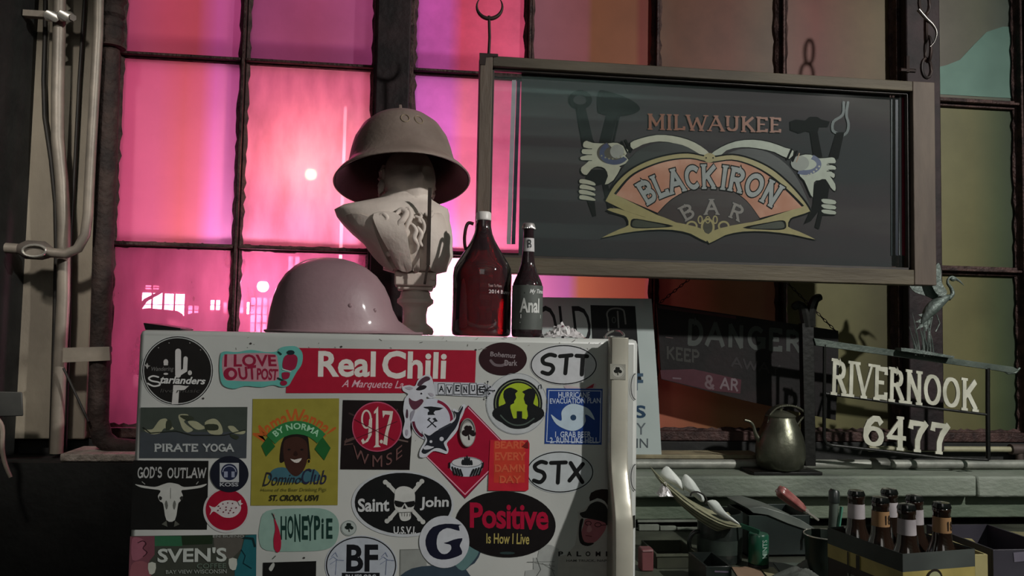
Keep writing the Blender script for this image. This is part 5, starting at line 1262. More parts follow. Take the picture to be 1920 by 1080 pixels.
# wire by the handle
pw = smooth([tuple(P(x, y, Y)) for x, y, Y in ((1133, 640, 1.47), (1137, 628, 1.49), (1150, 621, 1.52), (1164, 622, 1.5), (1170, 630, 1.47), (1158, 634, 1.45), (1146, 631, 1.44), (1136, 636, 1.44))], 5, False)
pw = [(x, y, max(z, FT + .003)) for x, y, z in pw]
t = thing('bent_wire', 'loop of grey bent wire above the fridge handle', 'wire', tuple(pw[0]))
part('wire', MB().tube(pw, .0022, 8), mat('wire_grey', '#5a5c58', '#7c7e78', 20, .4, .5), t)

# ================================================================ THE HANGING GLASS SIGN
SY = 1.95
M_wood = mat('frame_wood', '#3c352a', '#595141', 5, .7, bump=.25, bscale=50, stretch=(.4, 1, 2.5))
M_wood2 = mat('frame_wood_side', '#4a4038', '#64584c', 6, .7, bump=.25, bscale=50, stretch=(2, 1, .4))
sx0 = P(896, 300, SY).x; sx1 = P(1754, 300, SY).x; sz1 = P(1300, 127, SY).z; sz0 = P(1300, 522, SY).z
sg_ = thing('hanging_bar_sign', 'wood framed glass bar sign with painted arms, tools and an orange fan, hanging by hooks', 'sign', ((sx0 + sx1) / 2, SY, sz0))
wl = P(920, 300, SY).x - sx0; wr = sx1 - P(1713, 300, SY).x; ht = sz1 - P(1300, 146, SY).z; hbm = P(1300, 493, SY).z - sz0; fd = .045
part('stile', MB().box2((sx0, SY, sz0), (sx0 + wl, SY + fd, sz1)), M_wood2, sg_, bevel=.002)
part('stile', MB().box2((sx1 - wr, SY, sz0), (sx1, SY + fd, sz1)), M_wood2, sg_, bevel=.002)
part('rail', MB().box2((sx0 + wl, SY + .001, sz1 - ht), (sx1 - wr, SY + fd, sz1)), M_wood, sg_, bevel=.002)
part('rail', MB().box2((sx0 + wl, SY + .001, sz0), (sx1 - wr, SY + fd, sz0 + hbm)), M_wood, sg_, bevel=.002)
GYY = SY + .030
mg = bpy.data.materials.new('sign_glass'); mg.use_nodes = True; nt = mg.node_tree; N = nt.nodes; L = nt.links; N.remove(N['Principled BSDF'])
tr = N.new('ShaderNodeBsdfTransparent'); tr.inputs[0].default_value = (.80, .82, .82, 1); df = N.new('ShaderNodeBsdfDiffuse'); df.inputs[0].default_value = lin('#7c8684')
geo = N.new('ShaderNodeNewGeometry'); no = N.new('ShaderNodeTexNoise'); no.inputs['Scale'].default_value = 3; no.inputs['Detail'].default_value = 8; mr = N.new('ShaderNodeMapRange'); mr.inputs[3].default_value = .01; mr.inputs[4].default_value = .07
L.new(geo.outputs['Position'], no.inputs['Vector']); L.new(no.outputs[0], mr.inputs[0])
a_ = N.new('ShaderNodeMixShader'); L.new(mr.outputs[0], a_.inputs[0]); L.new(tr.outputs[0], a_.inputs[1]); L.new(df.outputs[0], a_.inputs[2])
gg = N.new('ShaderNodeBsdfGlossy'); gg.inputs['Roughness'].default_value = .03; b2 = skin(N, L, a_, gg, .07, .6); L.new(b2.outputs[0], N['Material Output'].inputs[0])
part('glass_pane', MB().add([(sx0 + wl - .004, GYY, sz0 + hbm - .004), (sx1 - wr + .004, GYY, sz0 + hbm - .004), (sx1 - wr + .004, GYY, sz1 - ht + .004), (sx0 + wl - .004, GYY, sz1 - ht + .004)], [(0, 1, 2, 3)]), mg, sg_, normals=False)
mb = MB(); xi0, xi1, zi0, zi1 = sx0 + wl, sx1 - wr, sz0 + hbm, sz1 - ht
for (a, b) in (((xi0, zi1 - .006), (xi1, zi1)), ((xi0, zi0), (xi1, zi0 + .007)), ((xi0, zi0), (xi0 + .006, zi1)), ((xi1 - .008, zi0), (xi1, zi1))): mb.box2((a[0], SY + .014, a[1]), (b[0], SY + .026, b[1]))
part('glazing_bead', mb, mat('bead_dark', '#1e1a17', '#332c26', 12, .5), sg_, bevel=.001)
# dark sheet added for the dim view behind the painted middle, reflections banded in
part('dim_view_backing', MB().prism([(978, 128), (1668, 168), (1672, 504), (972, 494)], lambda x, y: P(x, y, SY + .040), lambda x, y: P(x, y, SY + .0385)), mat('dim_view_sheet', '#3c3e3f', '#524e4c', 2.2, .95, stretch=(.5, 1, 2.5), c3='#453f41'), sg_)
S = Sheet(GYY + .0062, 0, .00001)
DK = mat('black_sign_paint', '#060606', '#0a0a0a', 20, .97); IV = '#bdbca6'; GD = '#a89c68'; OR = '#b3714f'
S.grp('stripes')
for (xa, xb, c_) in ((957, 965, '#b4acb4'), (966, 973, '#1c1c34')): S.poly([(xa + 3, 150), (xb + 3, 150), (xb - 7, 458), (xa - 7, 458)], c_)
S.grp('stripes#2')
for (xa, xb, c_) in ((1671, 1673, '#1c2c30'), (1679, 1684, '#1c1f30'), (1686, 1690, '#b4b8bc'), (1691, 1697, '#98183c'), (1702, 1703.5, '#5c6c68'), (1707, 1709, '#74807c')): S.poly([(xa, 176), (xb, 176), (xb, 480), (xa, 478)], c_)
S.grp('painted_tools')
S.ring(1088, 187, 22, 18, 9, DK).poly([(1080, 202), (1098, 202), (1112, 262), (1118, 272), (1092, 272)], DK).spoly([(1122, 172), (1138, 171), (1170, 181), (1192, 193), (1200, 205), (1186, 214), (1158, 218), (1130, 214), (1121, 206)], DK, 3).poly([(1138, 214), (1158, 216), (1146, 268), (1124, 268)], DK).stroke([(1161, 218), (1150, 268)], 3, DK)
S.poly([(1102, 318), (1138, 318), (1140, 345), (1152, 402), (1142, 400), (1130, 345), (1112, 350), (1118, 405), (1112, 406), (1100, 372), (1090, 372)], DK)
S.grp('painted_tools#2').poly([(1481, 228), (1492, 224), (1510, 226), (1518, 219), (1532, 219), (1540, 224), (1556, 228), (1552, 238), (1536, 238), (1533, 248), (1542, 294), (1526, 296), (1519, 248), (1512, 246), (1498, 250), (1482, 244)], DK)
S.stroke(smooth([(1582, 192), (1580, 215), (1563, 228), (1562, 245), (1576, 252)], 4, False), 5, '#12302c').stroke(smooth([(1590, 192), (1587, 215), (1591, 232), (1588, 248), (1576, 256)], 4, False), 5, '#12302c').poly([(1568, 248), (1583, 248), (1572, 298), (1554, 296)], DK)
S.poly([(1528, 345), (1545, 330), (1556, 345), (1552, 372), (1566, 404), (1542, 404), (1536, 430), (1528, 426), (1536, 395), (1520, 415), (1508, 420), (1524, 385)], DK)
S.grp('painted_arm')
def both(poly, col, o=1.5, n=2):
    c0x = sum(p[0] for p in poly) / len(poly); c0y = sum(p[1] for p in poly) / len(poly)
    S.spoly([(c0x + (x - c0x) * (1 + o / max(8, abs(x - c0x))), c0y + (y - c0y) * (1 + o / max(8, abs(y - c0y)))) for x, y in poly], DK, n); S.spoly(poly, col, n)
both([(1182, 268), (1200, 260), (1232, 253), (1262, 255), (1290, 262), (1314, 274), (1332, 290), (1322, 300), (1300, 285), (1270, 270), (1236, 265), (1205, 271), (1187, 280)], IV)
S.grp('painted_arm#2')
both([(1332, 290), (1352, 276), (1380, 265), (1412, 262), (1444, 267), (1472, 277), (1488, 283), (1480, 298), (1452, 285), (1420, 278), (1390, 276), (1362, 282), (1345, 298), (1336, 300)], '#adb3a2')
S.grp('painted_arm')
both([(1094, 268), (1100, 264), (1112, 268), (1140, 269), (1158, 268), (1178, 282), (1172, 292), (1180, 303), (1160, 312), (1164, 314), (1150, 338), (1134, 346), (1140, 330), (1134, 316), (1120, 312), (1108, 318), (1100, 328), (1091, 324), (1090, 314), (1104, 302), (1090, 300), (1089, 294), (1104, 290), (1092, 288), (1092, 280), (1104, 278), (1094, 276)], IV, 1.5)
for y in (279, 290, 301): S.stroke([(1094, y), (1110, y)], 1.3, DK)
S.ell(1148, 287, 29, 21, '#4c4438', a0=40, a1=250, n=24).ring(1152, 287, 28, 22, 9, '#3c4466', a0=30, a1=240).ell(1157, 284, 13, 13, '#9c9c94').stroke([(1166, 265), (1176, 286)], 3, DK).stroke([(1173, 263), (1183, 284)], 4, DK)
for k in range(7): S.ell(1128 + k * 7, 292 + 6 * math.sin(k * .6), 1.6, 1.6, '#8c886c', n=8)
for k in range(4): both([(1088 - k * .8 + 2 * (k % 2), 336 + k * 10), (1100, 337 + k * 10), (1114, 342 + k * 10), (1116, 348 + k * 9.5), (1100, 345 + k * 10), (1087, 343 + k * 10)], IV, 1)
S.grp('painted_arm#2')
both([(1500, 292), (1520, 290), (1536, 297), (1560, 295), (1566, 299), (1566, 306), (1550, 306), (1566, 312), (1566, 318), (1552, 318), (1565, 326), (1563, 334), (1556, 330), (1566, 345), (1566, 358), (1558, 352), (1548, 336), (1536, 338), (1526, 342), (1524, 370), (1516, 356), (1508, 338), (1500, 330), (1496, 316), (1490, 306)], '#adb3a2', 1.5)
S.ring(1510, 308, 30, 20, 9, '#3c4a70', a0=-60, a1=120).ell(1500, 306, 17, 14, '#8c9086').stroke([(1484, 280), (1476, 298)], 4, DK).stroke([(1494, 284), (1486, 302)], 4, DK).stroke([(1499, 287), (1493, 304)], 2, '#9c7c58')
for k in range(7): S.ell(1506 + 5 * k, 330 - .5 * k * k, 1.9, 1.9, '#a8a898', n=8)
for y in (309, 321): S.stroke([(1550, y), (1566, y)], 1.3, DK)
for k in range(3): both([(1540, 374 + k * 10), (1550, 373 + k * 10), (1566, 376 + k * 10), (1566, 383 + k * 9.5), (1545, 381 + k * 9.5)], '#adb3a2', 1)
S.grp('painted_fan')
oarc = smooth([(1133, 374), (1150, 345), (1178, 318), (1212, 300), (1250, 289), (1290, 285), (1332, 292), (1374, 288), (1412, 297), (1450, 316), (1484, 345), (1510, 375), (1523, 396)], 4, False)
up = smooth([(1133, 374), (1165, 318), (1196, 283), (1236, 268), (1280, 272), (1322, 294), (1345, 296), (1386, 280), (1430, 282), (1470, 304), (1498, 340), (1523, 396)], 4, False)
S.poly(up + oarc[::-1][1:-1], '#262a26')
S.poly(oarc + [(1500, 404), (1432, 424), (1370, 438), (1327, 455), (1290, 438), (1240, 420), (1172, 398)], DK)
S.poly([(x * .988 + 1328 * .012, y + 3) for x, y in oarc] + [(1498, 402), (1430, 421), (1370, 435), (1327, 451), (1290, 435), (1240, 417), (1172, 395)], GD)
iarc = smooth([(1151, 363), (1180, 330), (1215, 311), (1255, 299), (1295, 296), (1332, 303), (1372, 299), (1410, 309), (1446, 329), (1480, 358), (1508, 386)], 4, False)
S.poly(iarc + [(1424, 413), (1327, 436), (1232, 403)], DK)
S.poly([(1328 + (x - 1328) * .978, y + 2.5) for x, y in iarc] + [(1424, 409), (1327, 432), (1233, 399)], mat('painted_orange', '#b87a5c', '#dcae92', 16, .6, detail=6, contrast=.2, c3='#c48c72'))
rarc = smooth([(1232, 402), (1258, 376), (1292, 358), (1330, 352), (1368, 357), (1400, 378), (1425, 411)], 4, False)
S.poly([(x, y - 2) for x, y in rarc] + [(1327, 444)], DK); S.poly(rarc + [(1327, 442)], '#332320')
for s in (-1, 1):
    f = lambda x: 1327 + s * (x - 1327)
    q = lambda pts: [(1327 + (x - 1327) * (1 if s > 0 else .985), y + (0 if s > 0 else (-3))) for x, y in pts]
    L1 = [(f(x), y) for x, y in [(1522, 396), (1496, 405), (1484, 410), (1480, 425), (1498, 433), (1532, 449), (1490, 440), (1440, 434), (1395, 434), (1360, 441), (1330, 456), (1327, 440), (1350, 428), (1400, 418), (1450, 410), (1500, 394)]]
    S.spoly(q([(x, y + (2 if True else 0)) for x, y in L1]), DK, 2); S.spoly(q([(1327 + (x - 1327) * .985, y) for x, y in L1]), GD, 2)
    S.spoly(q([(f(x), y) for x, y in [(1474, 421), (1468, 413), (1440, 417), (1392, 427), (1440, 431), (1470, 430)]]), DK, 3)
    S.spoly(q([(f(x), y) for x, y in [(1471, 422), (1464, 415), (1440, 419), (1405, 427), (1440, 429), (1467, 428)]]), '#3c4030', 3)
    S.ring(1327 + s * 30, 424, 11, 10, 3.5, GD).ring(1327 + s * 14, 412, 5, 8, 2.5, GD)
S.ring(1327, 426, 13, 17, 4, GD).ell(1327, 426, 8.5, 12, '#3e3a26').ring(1327, 412, 5, 7, 2, GD).ell(1330, 296, 11, 9, GD).ell(1324, 296, 1.5, 1.5, DK, n=8).ell(1337, 296, 1.5, 1.5, DK, n=8)
S.grp('lettering')
S.letters('BLACK', None, '#9fa3a0', .2, .3, fn=arcfn(1327, 572, 218, 264, -31, 3), outline=DK, ow=.1, gap=.22)
S.letters('IRON', None, '#9fa3a0', .2, .3, fn=arcfn(1327, 572, 218, 264, 6.5, 33), outline=DK, ow=.1, gap=.22)
S.letters('BAR', None, '#8e8780', .16, .3, fn=arcfn(1335, 500, 98, 127, -30, 30), outline='#1a1210', ow=.08, gap=.8)
S.letters('MILWAUKEE', [(1216, 213), (1463, 220), (1463, 249), (1216, 243)], '#8c5236', .17, .3, thin=.1, gap=.22)
S.build(sg_)
# hooks and chains
M_hook = mat('hook_iron', '#1a1312', '#33241f', 20, .6, .4)
t = thing('left_hook', 'iron rod and curved hook holding up the left end of the framed sign', 'hook', P(917, 108, SY + .02))
el = [(918 + 24 * math.sin(a), 12 - 24 * -math.cos(a)) for a in [R(-130 + i * 13) for i in range(21)]]
part('curved_hook', MB().tube([P(918 + 24 * math.sin(R(-125 + i * 12.5)), 12 + 23 * math.cos(R(-125 + i * 12.5)), SY + .02) for i in range(21)], [(.8 + 3.2 * math.sin(math.pi * i / 20)) * .0013 for i in range(21)], 10), M_hook, t)
part('rod', px_tube([(917, 30), (918, 70), (916, 112)], 2.8, SY + .02, 10), M_hook, t)
part('mount_plate', MB().prism([(899, 99), (934, 101), (934, 106), (912, 107), (910, 122), (899, 121)], lambda x, y: P(x, y, SY + .03), lambda x, y: P(x, y, SY - .002)), M_hook, t, bevel=.001)
def link(c, a, b, r, Mr): return MB().tube([c + Mr @ Vector((a * math.cos(w), 0, b * math.sin(w))) for w in [2 * math.pi * i / 18 for i in range(18)]], r, 8, closed=True)
t = thing('right_chain', 'heavy dark chain and snap hook holding up the right end of the framed sign', 'chain', P(1736, 140, SY + .02))
for i, (x, y, a, b, tw) in enumerate(((1737, -36, 12, 26, 70), (1733, 6, 13, 24, 10), (1736, 52, 13, 28, 60), (1740, 92, 11, 26, 85), (1737, 128, 13, 20, 15))):
    m_ = Matrix.Rotation(R(tw), 3, 'Z'); part('link', link(P(x, y, SY + .02), a * mpp(SY), b * mpp(SY), 3.4 * mpp(SY), m_), M_hook, t)
part('snap_hook', px_tube(smooth([(1722, 18), (1736, 34), (1750, 48), (1756, 62), (1752, 78), (1744, 88)], 4, False), [4 - .15 * i for i in range(21)], SY, 10), mat('hook_steel', '#4a4846', '#7a7672', 20, .35, .8), t)
part('eye_bolt', px_tube([(1701, 136), (1701, 106)], 4.5, SY + .02, 8), M_hook, t); part('bolt_nut', px_tube([(1688, 131), (1716, 133)], 4, SY + .02, 6), M_hook, t)
# ================================================================ BEHIND THE FRIDGE AND ON THE SILL
PY = 2.165
def slab(pts, Y, th, m, name, parent=None, bevel=0.0, **k):
    return part(name, MB().prism(pts, lambda x, y: P(x, y, Y) + Vector((0, th, 0)), lambda x, y: P(x, y, Y)), m, parent, bevel=bevel, **k)
c = P(1120, 852, PY)
po = thing('leaning_poster', 'white poster board with black letters and a black square, behind the fridge', 'poster', (c.x, PY, ZS))
zb = ZS + .035
slab([(1000, 557), (1222, 560), (1232, 700), (1241, 858), (1004, 858)], PY, .006, mat('poster_white', '#9aa6a4', '#b2bdba', 3, .45, contrast=.3), 'board', po, .001)
S = Sheet(PY, .0003)
S.text('OLD', [(1004, 573), (1103, 573), (1112, 646), (1010, 646)], '#141317', -.0)
S.poly([(1107, 572), (1191, 574), (1200, 700), (1204, 716), (1196, 716), (1113, 690)], '#101113')
S.text('S', (1190, 760, 1211, 784), '#274058', .04).text('VALLEY', (1112, 793, 1211, 815), '#5c6468', -.0).text('ORIGIN', (1134, 822, 1215, 840), '#4c5458', .0).text('F', (1190, 700, 1206, 732), '#3c5468', .03)
S.grp('emblem').stroke(smooth([(1141, 620), (1140, 600), (1138, 588), (1144, 580), (1156, 578), (1168, 581), (1171, 590), (1173, 607)], 3, False), 3, '#6c6f6c').stroke([(1158, 584), (1160, 614)], 3, '#6c6f6c').ring(1151, 600, 4, 6, 1.5, '#4c4f4c')
S.build(po)
# ---- DANGER board
DY = 2.19
M_dng = mat('danger_paint', '#120d0e', '#1e1617', 5, .85, bump=.2, bscale=70, c3='#0f0e0e')
dg = thing('danger_board', 'tilted dark rusty board with worn DANGER lettering hung on two chains', 'sign', P(1400, 780, DY))
slab([(1231, 569), (1400, 594), (1572, 620), (1572, 700), (1567, 788), (1400, 752), (1240, 711)], DY, .007, M_dng, 'board', dg, .001)
S = Sheet(DY, .0003)
S.poly([(1234, 572), (1380, 593), (1380, 598), (1234, 578)], '#3c1c20').poly([(1238, 694), (1300, 692), (1390, 712), (1388, 738), (1330, 732), (1240, 710)], '#402028')
S.letters('DANGER', [(1291, 597), (1500, 620), (1500, 662), (1289, 648)], '#3a3e3b', .2, 0, gap=.28)
S.letters('KEEP', [(1250, 648), (1310, 656), (1310, 682), (1250, 674)], '#2f2f2c', .18, 0).letters('AWAY', [(1372, 668), (1462, 684), (1462, 704), (1372, 688)], '#262324', .16, 0)
S.letters('&', [(1322, 701), (1340, 704), (1340, 732), (1322, 728)], '#5c4c50', .16, 0).letters('AR', [(1352, 706), (1384, 711), (1383, 735), (1351, 730)], '#665a5e', .18, 0)
S.stroke([(1262, 709), (1276, 710)], 3, '#5c4c52').stroke([(1248, 632), (1262, 634)], 1.5, '#4c3c3c').build(dg)
def small_chain(pts, label, Y0, Y1, n):
    t = thing('thin_chain', label, 'chain', P(pts[0][0], pts[0][1], Y0))
    a = P(pts[0][0], pts[0][1], Y0); b = P(pts[1][0], pts[1][1], Y1); d = (b - a).normalized(); s = d.cross(Vector((0, 1, 0))).normalized()
    for i in range(n):
        f = (i + .5) / n; c = a + (b - a) * f; h = (b - a).length / n * .62; q = s if i % 2 else Vector((0, 1, 0)); 
        part('link', MB().tube([c + d * (h * math.cos(w)) + q * (.0032 * math.sin(w)) for w in [2 * math.pi * k_ / 10 for k_ in range(10)]], .0011, 5, closed=True), M_hook, t)
small_chain([(1232, 572), (1304, 514)], 'thin chain from the left end of the DANGER board up to the glass sign', DY - .004, 2.25, 12)
small_chain([(1568, 622), (1474, 528)], 'thin chain from the right end of the DANGER board up to the glass sign', DY - .004, 2.25, 16)
# ---- RIVERNOOK address stand
RY = 2.06
M_blk = mat('wrought_black', '#0b0c0a', '#171814', 16, .5, .3, bump=.12)
M_bar = mat('wrought_green_grey', '#3c4640', '#566058', 16, .5, .3, bump=.2)
M_let = mat('letter_cream', '#a8a898', '#c4c4b4', 20, .5, bump=.1)
rv = thing('address_sign_stand', 'black iron post with tilted frame of cream cut-out letters and numbers 6477', 'sign', (P(1520, 878, RY).x, RY, ZS))
rp = lambda pts, Y=RY: [P(x, y, Y) for x, y in pts]
slab([(1504, 606), (1526, 606), (1530, 874), (1510, 874)], RY, .022, M_blk, 'post', rv, .001)
part('forked_top', MB().tube(smooth([tuple(p) for p in rp([(1512, 612), (1508, 590), (1505, 578), (1497, 571), (1487, 577)], RY + .01)], 4, False), [.0135] * 6 + [.013] * 5 + [.012, .0115, .011, .0105, .010, .009], 8)
     .tube(smooth([tuple(p) for p in rp([(1520, 612), (1520, 590), (1523, 574), (1529, 561), (1539, 557)], RY + .01)], 4, False), [.0135] * 10 + [.013, .0125, .012, .0115, .011, .010, .009], 8), M_blk, rv)
part('base_plate', MB().box2((P(1404, 870, RY).x, 2.03, ZS + .0), (P(1532, 870, RY).x, 2.118, ZS + .009)), M_blk, rv, bevel=.002)
def rbar(pts, r, m, nm, Y=RY): part(nm, MB().tube(rp(pts, Y), r * mpp(RY), 8), m, rv)
slab([(1526, 634), (1570, 641), (1900, 688), (1912, 694), (1898, 700), (1870, 695), (1530, 648)], RY - .004, .012, M_bar, 'top_bar', rv, .001)
rbar([(1872, 688), (1890, 700), (1904, 699), (1912, 690)], 2.4, M_bar, 'curled_end')
rbar([(1546, 646), (1545, 822), (1549, 832), (1560, 836)], 3.4, M_blk, 'side_bar'); rbar([(1852, 690), (1852, 775), (1853, 862)], 4.2, M_blk, 'side_bar')
rbar([(1548, 738), (1700, 759), (1855, 778)], 2.6, M_blk, 'middle_bar'); rbar([(1552, 834), (1660, 846), (1760, 858), (1853, 862)], 3.0, M_blk, 'bottom_bar')
def cut_letters(txt, quad, w, serif, thin, widths=None):
    tl, tr, br, bl = quad
    tot = sum(SF[c][0] + .2 for c in txt) - .2; x = 0
    for ch in txt:
        cw = SF[ch][0]; u0 = x / tot; u1 = (x + cw) / tot; x += cw + .2
        le = lambda a, b, t: tuple(a[k] + (b[k] - a[k]) * t for k in (0, 1))
        q = [le(tl, tr, u0), le(tl, tr, u1), le(bl, br, u1), le(bl, br, u0)]
        Sx = Sheet(RY - .006, 0, 0); Sx.letters(ch, q, '#ffffff', w, serif, thin)
        mb0 = list(Sx.g.values())[0][0]; n = len(mb0.v); mb = MB(); mb.v = list(mb0.v) + [v + Vector((0, .004, 0)) for v in mb0.v]
        for f in mb0.f:
            mb.f.append(f); mb.mi.append(0); mb.f.append([i + n for i in f][::-1]); mb.mi.append(0)
            for a in range(4): mb.f.append([f[a], f[(a + 1) % 4], f[(a + 1) % 4] + n, f[a] + n]); mb.mi.append(0)
        part('letter' if ch.isalpha() else 'number', mb, M_let, rv, normals=False)
cut_letters('RIVERNOOK', [(1562, 672), (1830, 712), (1830, 772), (1560, 740)], .19, .34, .11)
cut_letters('6477', [(1620, 775), (1780, 790), (1778, 853), (1620, 838)], .21, .3, .13)
# ---- heron of sheet metal above the address sign
HYY = 2.05
M_her = mat('heron_metal', '#4b5650', '#6c7570', 25, .5, .4, bump=.3)
hx_ = thing('heron_figure', 'grey-green metal heron with lifted wings and reeds, standing on the tilted frame', 'figurine', P(1735, 668, HYY))
k = mpp(HYY)
pts = smooth([tuple(P(x, y, HYY)) for x, y in ((1728, 606), (1738, 590), (1752, 574), (1768, 562), (1781, 555))], 4, False)
part('body', MB().tube(pts, [k * r for r in (2, 4, 6, 8, 9.5, 11, 12, 12.5, 12.5, 12, 11, 10, 9, 8, 6.5, 5, 3)], 14), M_her, hx_)
pts = smooth([tuple(P(x, y, HYY)) for x, y in ((1778, 560), (1786, 551), (1783, 540), (1777, 531), (1778, 523), (1785, 519), (1793, 523))], 4, False)
part('neck', MB().tube(pts, [k * (5 - 2.6 * min(1, i / 14)) for i in range(len(pts))], 10), M_her, hx_)
part('head', MB().sphere(P(1787, 523, HYY), (7 * k, 4 * k, 5 * k)), M_her, hx_)
part('beak', MB().tube([P(1791, 522, HYY), P(1800, 528, HYY), P(1808, 536, HYY)], [3 * k, 2 * k, .4 * k], 8), M_her, hx_)
slab(smooth([(1765, 556), (1752, 545), (1744, 520), (1752, 512), (1756, 496), (1761, 494), (1765, 508), (1766, 530), (1776, 548)], 3), HYY - .012, .003, M_her, 'wing', hx_)
slab(smooth([(1762, 566), (1740, 556), (1716, 548), (1706, 536), (1712, 530), (1740, 532), (1752, 528), (1762, 545)], 3), HYY + .012, .003, M_her, 'wing', hx_)
slab([(1744, 584), (1722, 590), (1730, 596), (1716, 604), (1728, 606), (1718, 618), (1734, 612), (1736, 622), (1748, 598)], HYY, .003, M_her, 'tail', hx_)
for a in ((1748, 594, 1742, 625, 1744, 662), (1756, 590, 1762, 606, 1754, 622)): part('leg', MB().tube([P(a[0], a[1], HYY), P(a[2], a[3], HYY), P(a[4], a[5], HYY)], 1.3 * k, 6), M_her, hx_)
rnd = random.Random(9)
mb = MB()
for i in range(16):
    x = rnd.uniform(1716, 1756); x1 = x + rnd.uniform(-14, 10); y1 = rnd.uniform(580, 645)
    mb.tube([P(x, 668 - (1735 - x) * .1, HYY + rnd.uniform(-.01, .01)), P((x + x1) / 2 + 2, (668 + y1) / 2, HYY), P(x1, y1, HYY)], [1.5 * k, 1.4 * k, .3 * k], 5)
part('reeds', mb, M_her, hx_, kind='stuff')
slab([(1690, 652), (1712, 654), (1790, 668), (1788, 672), (1690, 658)], HYY - .015, .03, M_her, 'ground_strip', hx_)
# ---- kettle
KY = 2.075
M_pew = mat('pewter', '#4e5044', '#6c6d5e', 12, .36, .75, bump=.12, bscale=60, coat=.1)
kp = [(868, 34), (862, 42), (845, 46), (825, 46), (806, 42), (790, 36), (777, 29), (770, 27)]
pk, Mk = lpx(kp, 1463, KY, ZS + .0095)
kt = thing('pewter_kettle', 'dull pewter kettle with crooked spout and strap handle beside the iron post', 'kettle', (Mk.translation.x, KY, ZS + .0095))
part('body', MB().lathe(pk, Mk, 40), M_pew, kt, angle=60)
zk = pk[-1][1]; kk_ = mpp(KY)
part('lid', MB().lathe([(28 * kk_, zk), (29 * kk_, zk + .003), (24 * kk_, zk + .008), (12 * kk_, zk + .015), (4 * kk_, zk + .018), (5 * kk_, zk + .023), (0, zk + .026)], Mk, 32), M_pew, kt, angle=50)
rel = lambda x, y, dy=0.0: (Mk.translation.x + (x - 1463) * kk_, KY + dy, zk - (y - 770) * kk_)
def strap_mb(pts, w, th):
    q = [Vector(p) for p in smooth(pts, 5, False)]; mb = MB()
    for i in range(len(q) - 1): mb.bar(q[i], q[i + 1], w, th, up=(q[i + 1] - q[i]).cross(Vector((0, 1, 0))))
    return mb
part('bail_handle', strap_mb([rel(1434, 782), rel(1440, 764), rel(1456, 751), rel(1480, 748), rel(1500, 754), rel(1510, 765), rel(1503, 772), rel(1492, 786)], .026, .0045), M_pew, kt, bevel=.0005)
part('spout', MB().tube([Vector(p) for p in smooth([rel(1434, 828), rel(1424, 818), rel(1414, 804), rel(1409, 788), rel(1402, 780), rel(1391, 777)], 5, False)], [kk_ * (7 - 4.2 * min(1, i / 14)) for i in range(26)], 12), M_pew, kt)

# ================================================================ ON THE COUNTER
def at(px, py, z=None): return PZ(px, py, CZ if z is None else z)
M_mug = mat('enamel_dark', '#141a18', '#232a27', 8, .4, coat=.3)
def vlathe(name, label, cat, cx, Y, prof, m, partname='body', zmin=None, angle=50):
    p_, M_ = lpx(prof, cx, Y, zmin); t = thing(name, label, cat, (M_.translation.x, Y, p_[0][1])); part(partname, MB().lathe(p_, M_, 32), m, t, angle=angle); return t, p_, M_
# mug under the papers
MY = 1.78
t, p_, M_ = vlathe('dark_mug', 'dark mug with a round handle, under the fanned paper bundle', 'mug', 1349, MY, [(1068, 38), (1064, 41), (1010, 41.5), (976, 42), (975, 39), (1000, 38), (1056, 37), (1058, 0)], M_mug, zmin=CZ + .0005)
kq = mpp(MY)
part('mug_handle', MB().tube([P(1349 - 40 - 17 * math.sin(a), 1018 - 22 * math.cos(a), MY) for a in [math.pi * i / 12 for i in range(13)]], 4 * kq, 10), M_mug, t)
part('printed_band', MB().lathe([(41.9 * kq, P(1349, 1040, MY).z + .01), (42.0 * kq, P(1349, 1005, MY).z)], M_, 32, caps=False), mat('band_green', '#1c2420', '#2a342e', 30, .5), t)
# paper bundle
bun = thing('paper_bundle', 'fan of thin cream menus in clear wrap leaning out of the dark mug', 'paper', P(1370, 985, 1.74))
cr = mat('menu_paper', '#75765f', '#949478', 30, .6)
cr2 = mat('menu_paper_dark', '#3f4234', '#55584a', 30, .6)
for i in range(9):
    o_ = i * 3.2
    path = smooth([(1236 + i * 1.5, 896 + o_ * .8, 0), (1262 + i * 2, 922 + o_, 0), (1296 + i * 2, 950 + o_ * 1.0, 0), (1332 + i, 972 + o_ * .8, 0), (1366 - i * 2, 986 + o_ * .3, 0), (1390 - i * 2.2, 987, 0)], 4, False)
    mb = MB(); ya = 1.70 + .002 * i; wd = .085; n = len(path)
    for (x, y, _) in path:
        a = P(x, y, ya); mb.v += [a, a + Vector((.004, wd, .012)), a + Vector((.004, wd, .0105)), a + Vector((0, 0, -.0018))]
    for j in range(n - 1):
        for q in range(4): mb.f.append([4 * j + q, 4 * j + (q + 1) % 4, 4 * j + 4 + (q + 1) % 4, 4 * j + 4 + q]); mb.mi.append(0)
    mb.f += [[0, 1, 2, 3], [4 * n - 4 + q for q in (3, 2, 1, 0)]]; mb.mi += [0, 0]
    part('menu_sheet', mb, cr if i % 3 != 1 else cr2, bun)
M_nap = mat('napkin_white', '#b4bab4', '#d2d6d0', 10, .7, bump=.15)
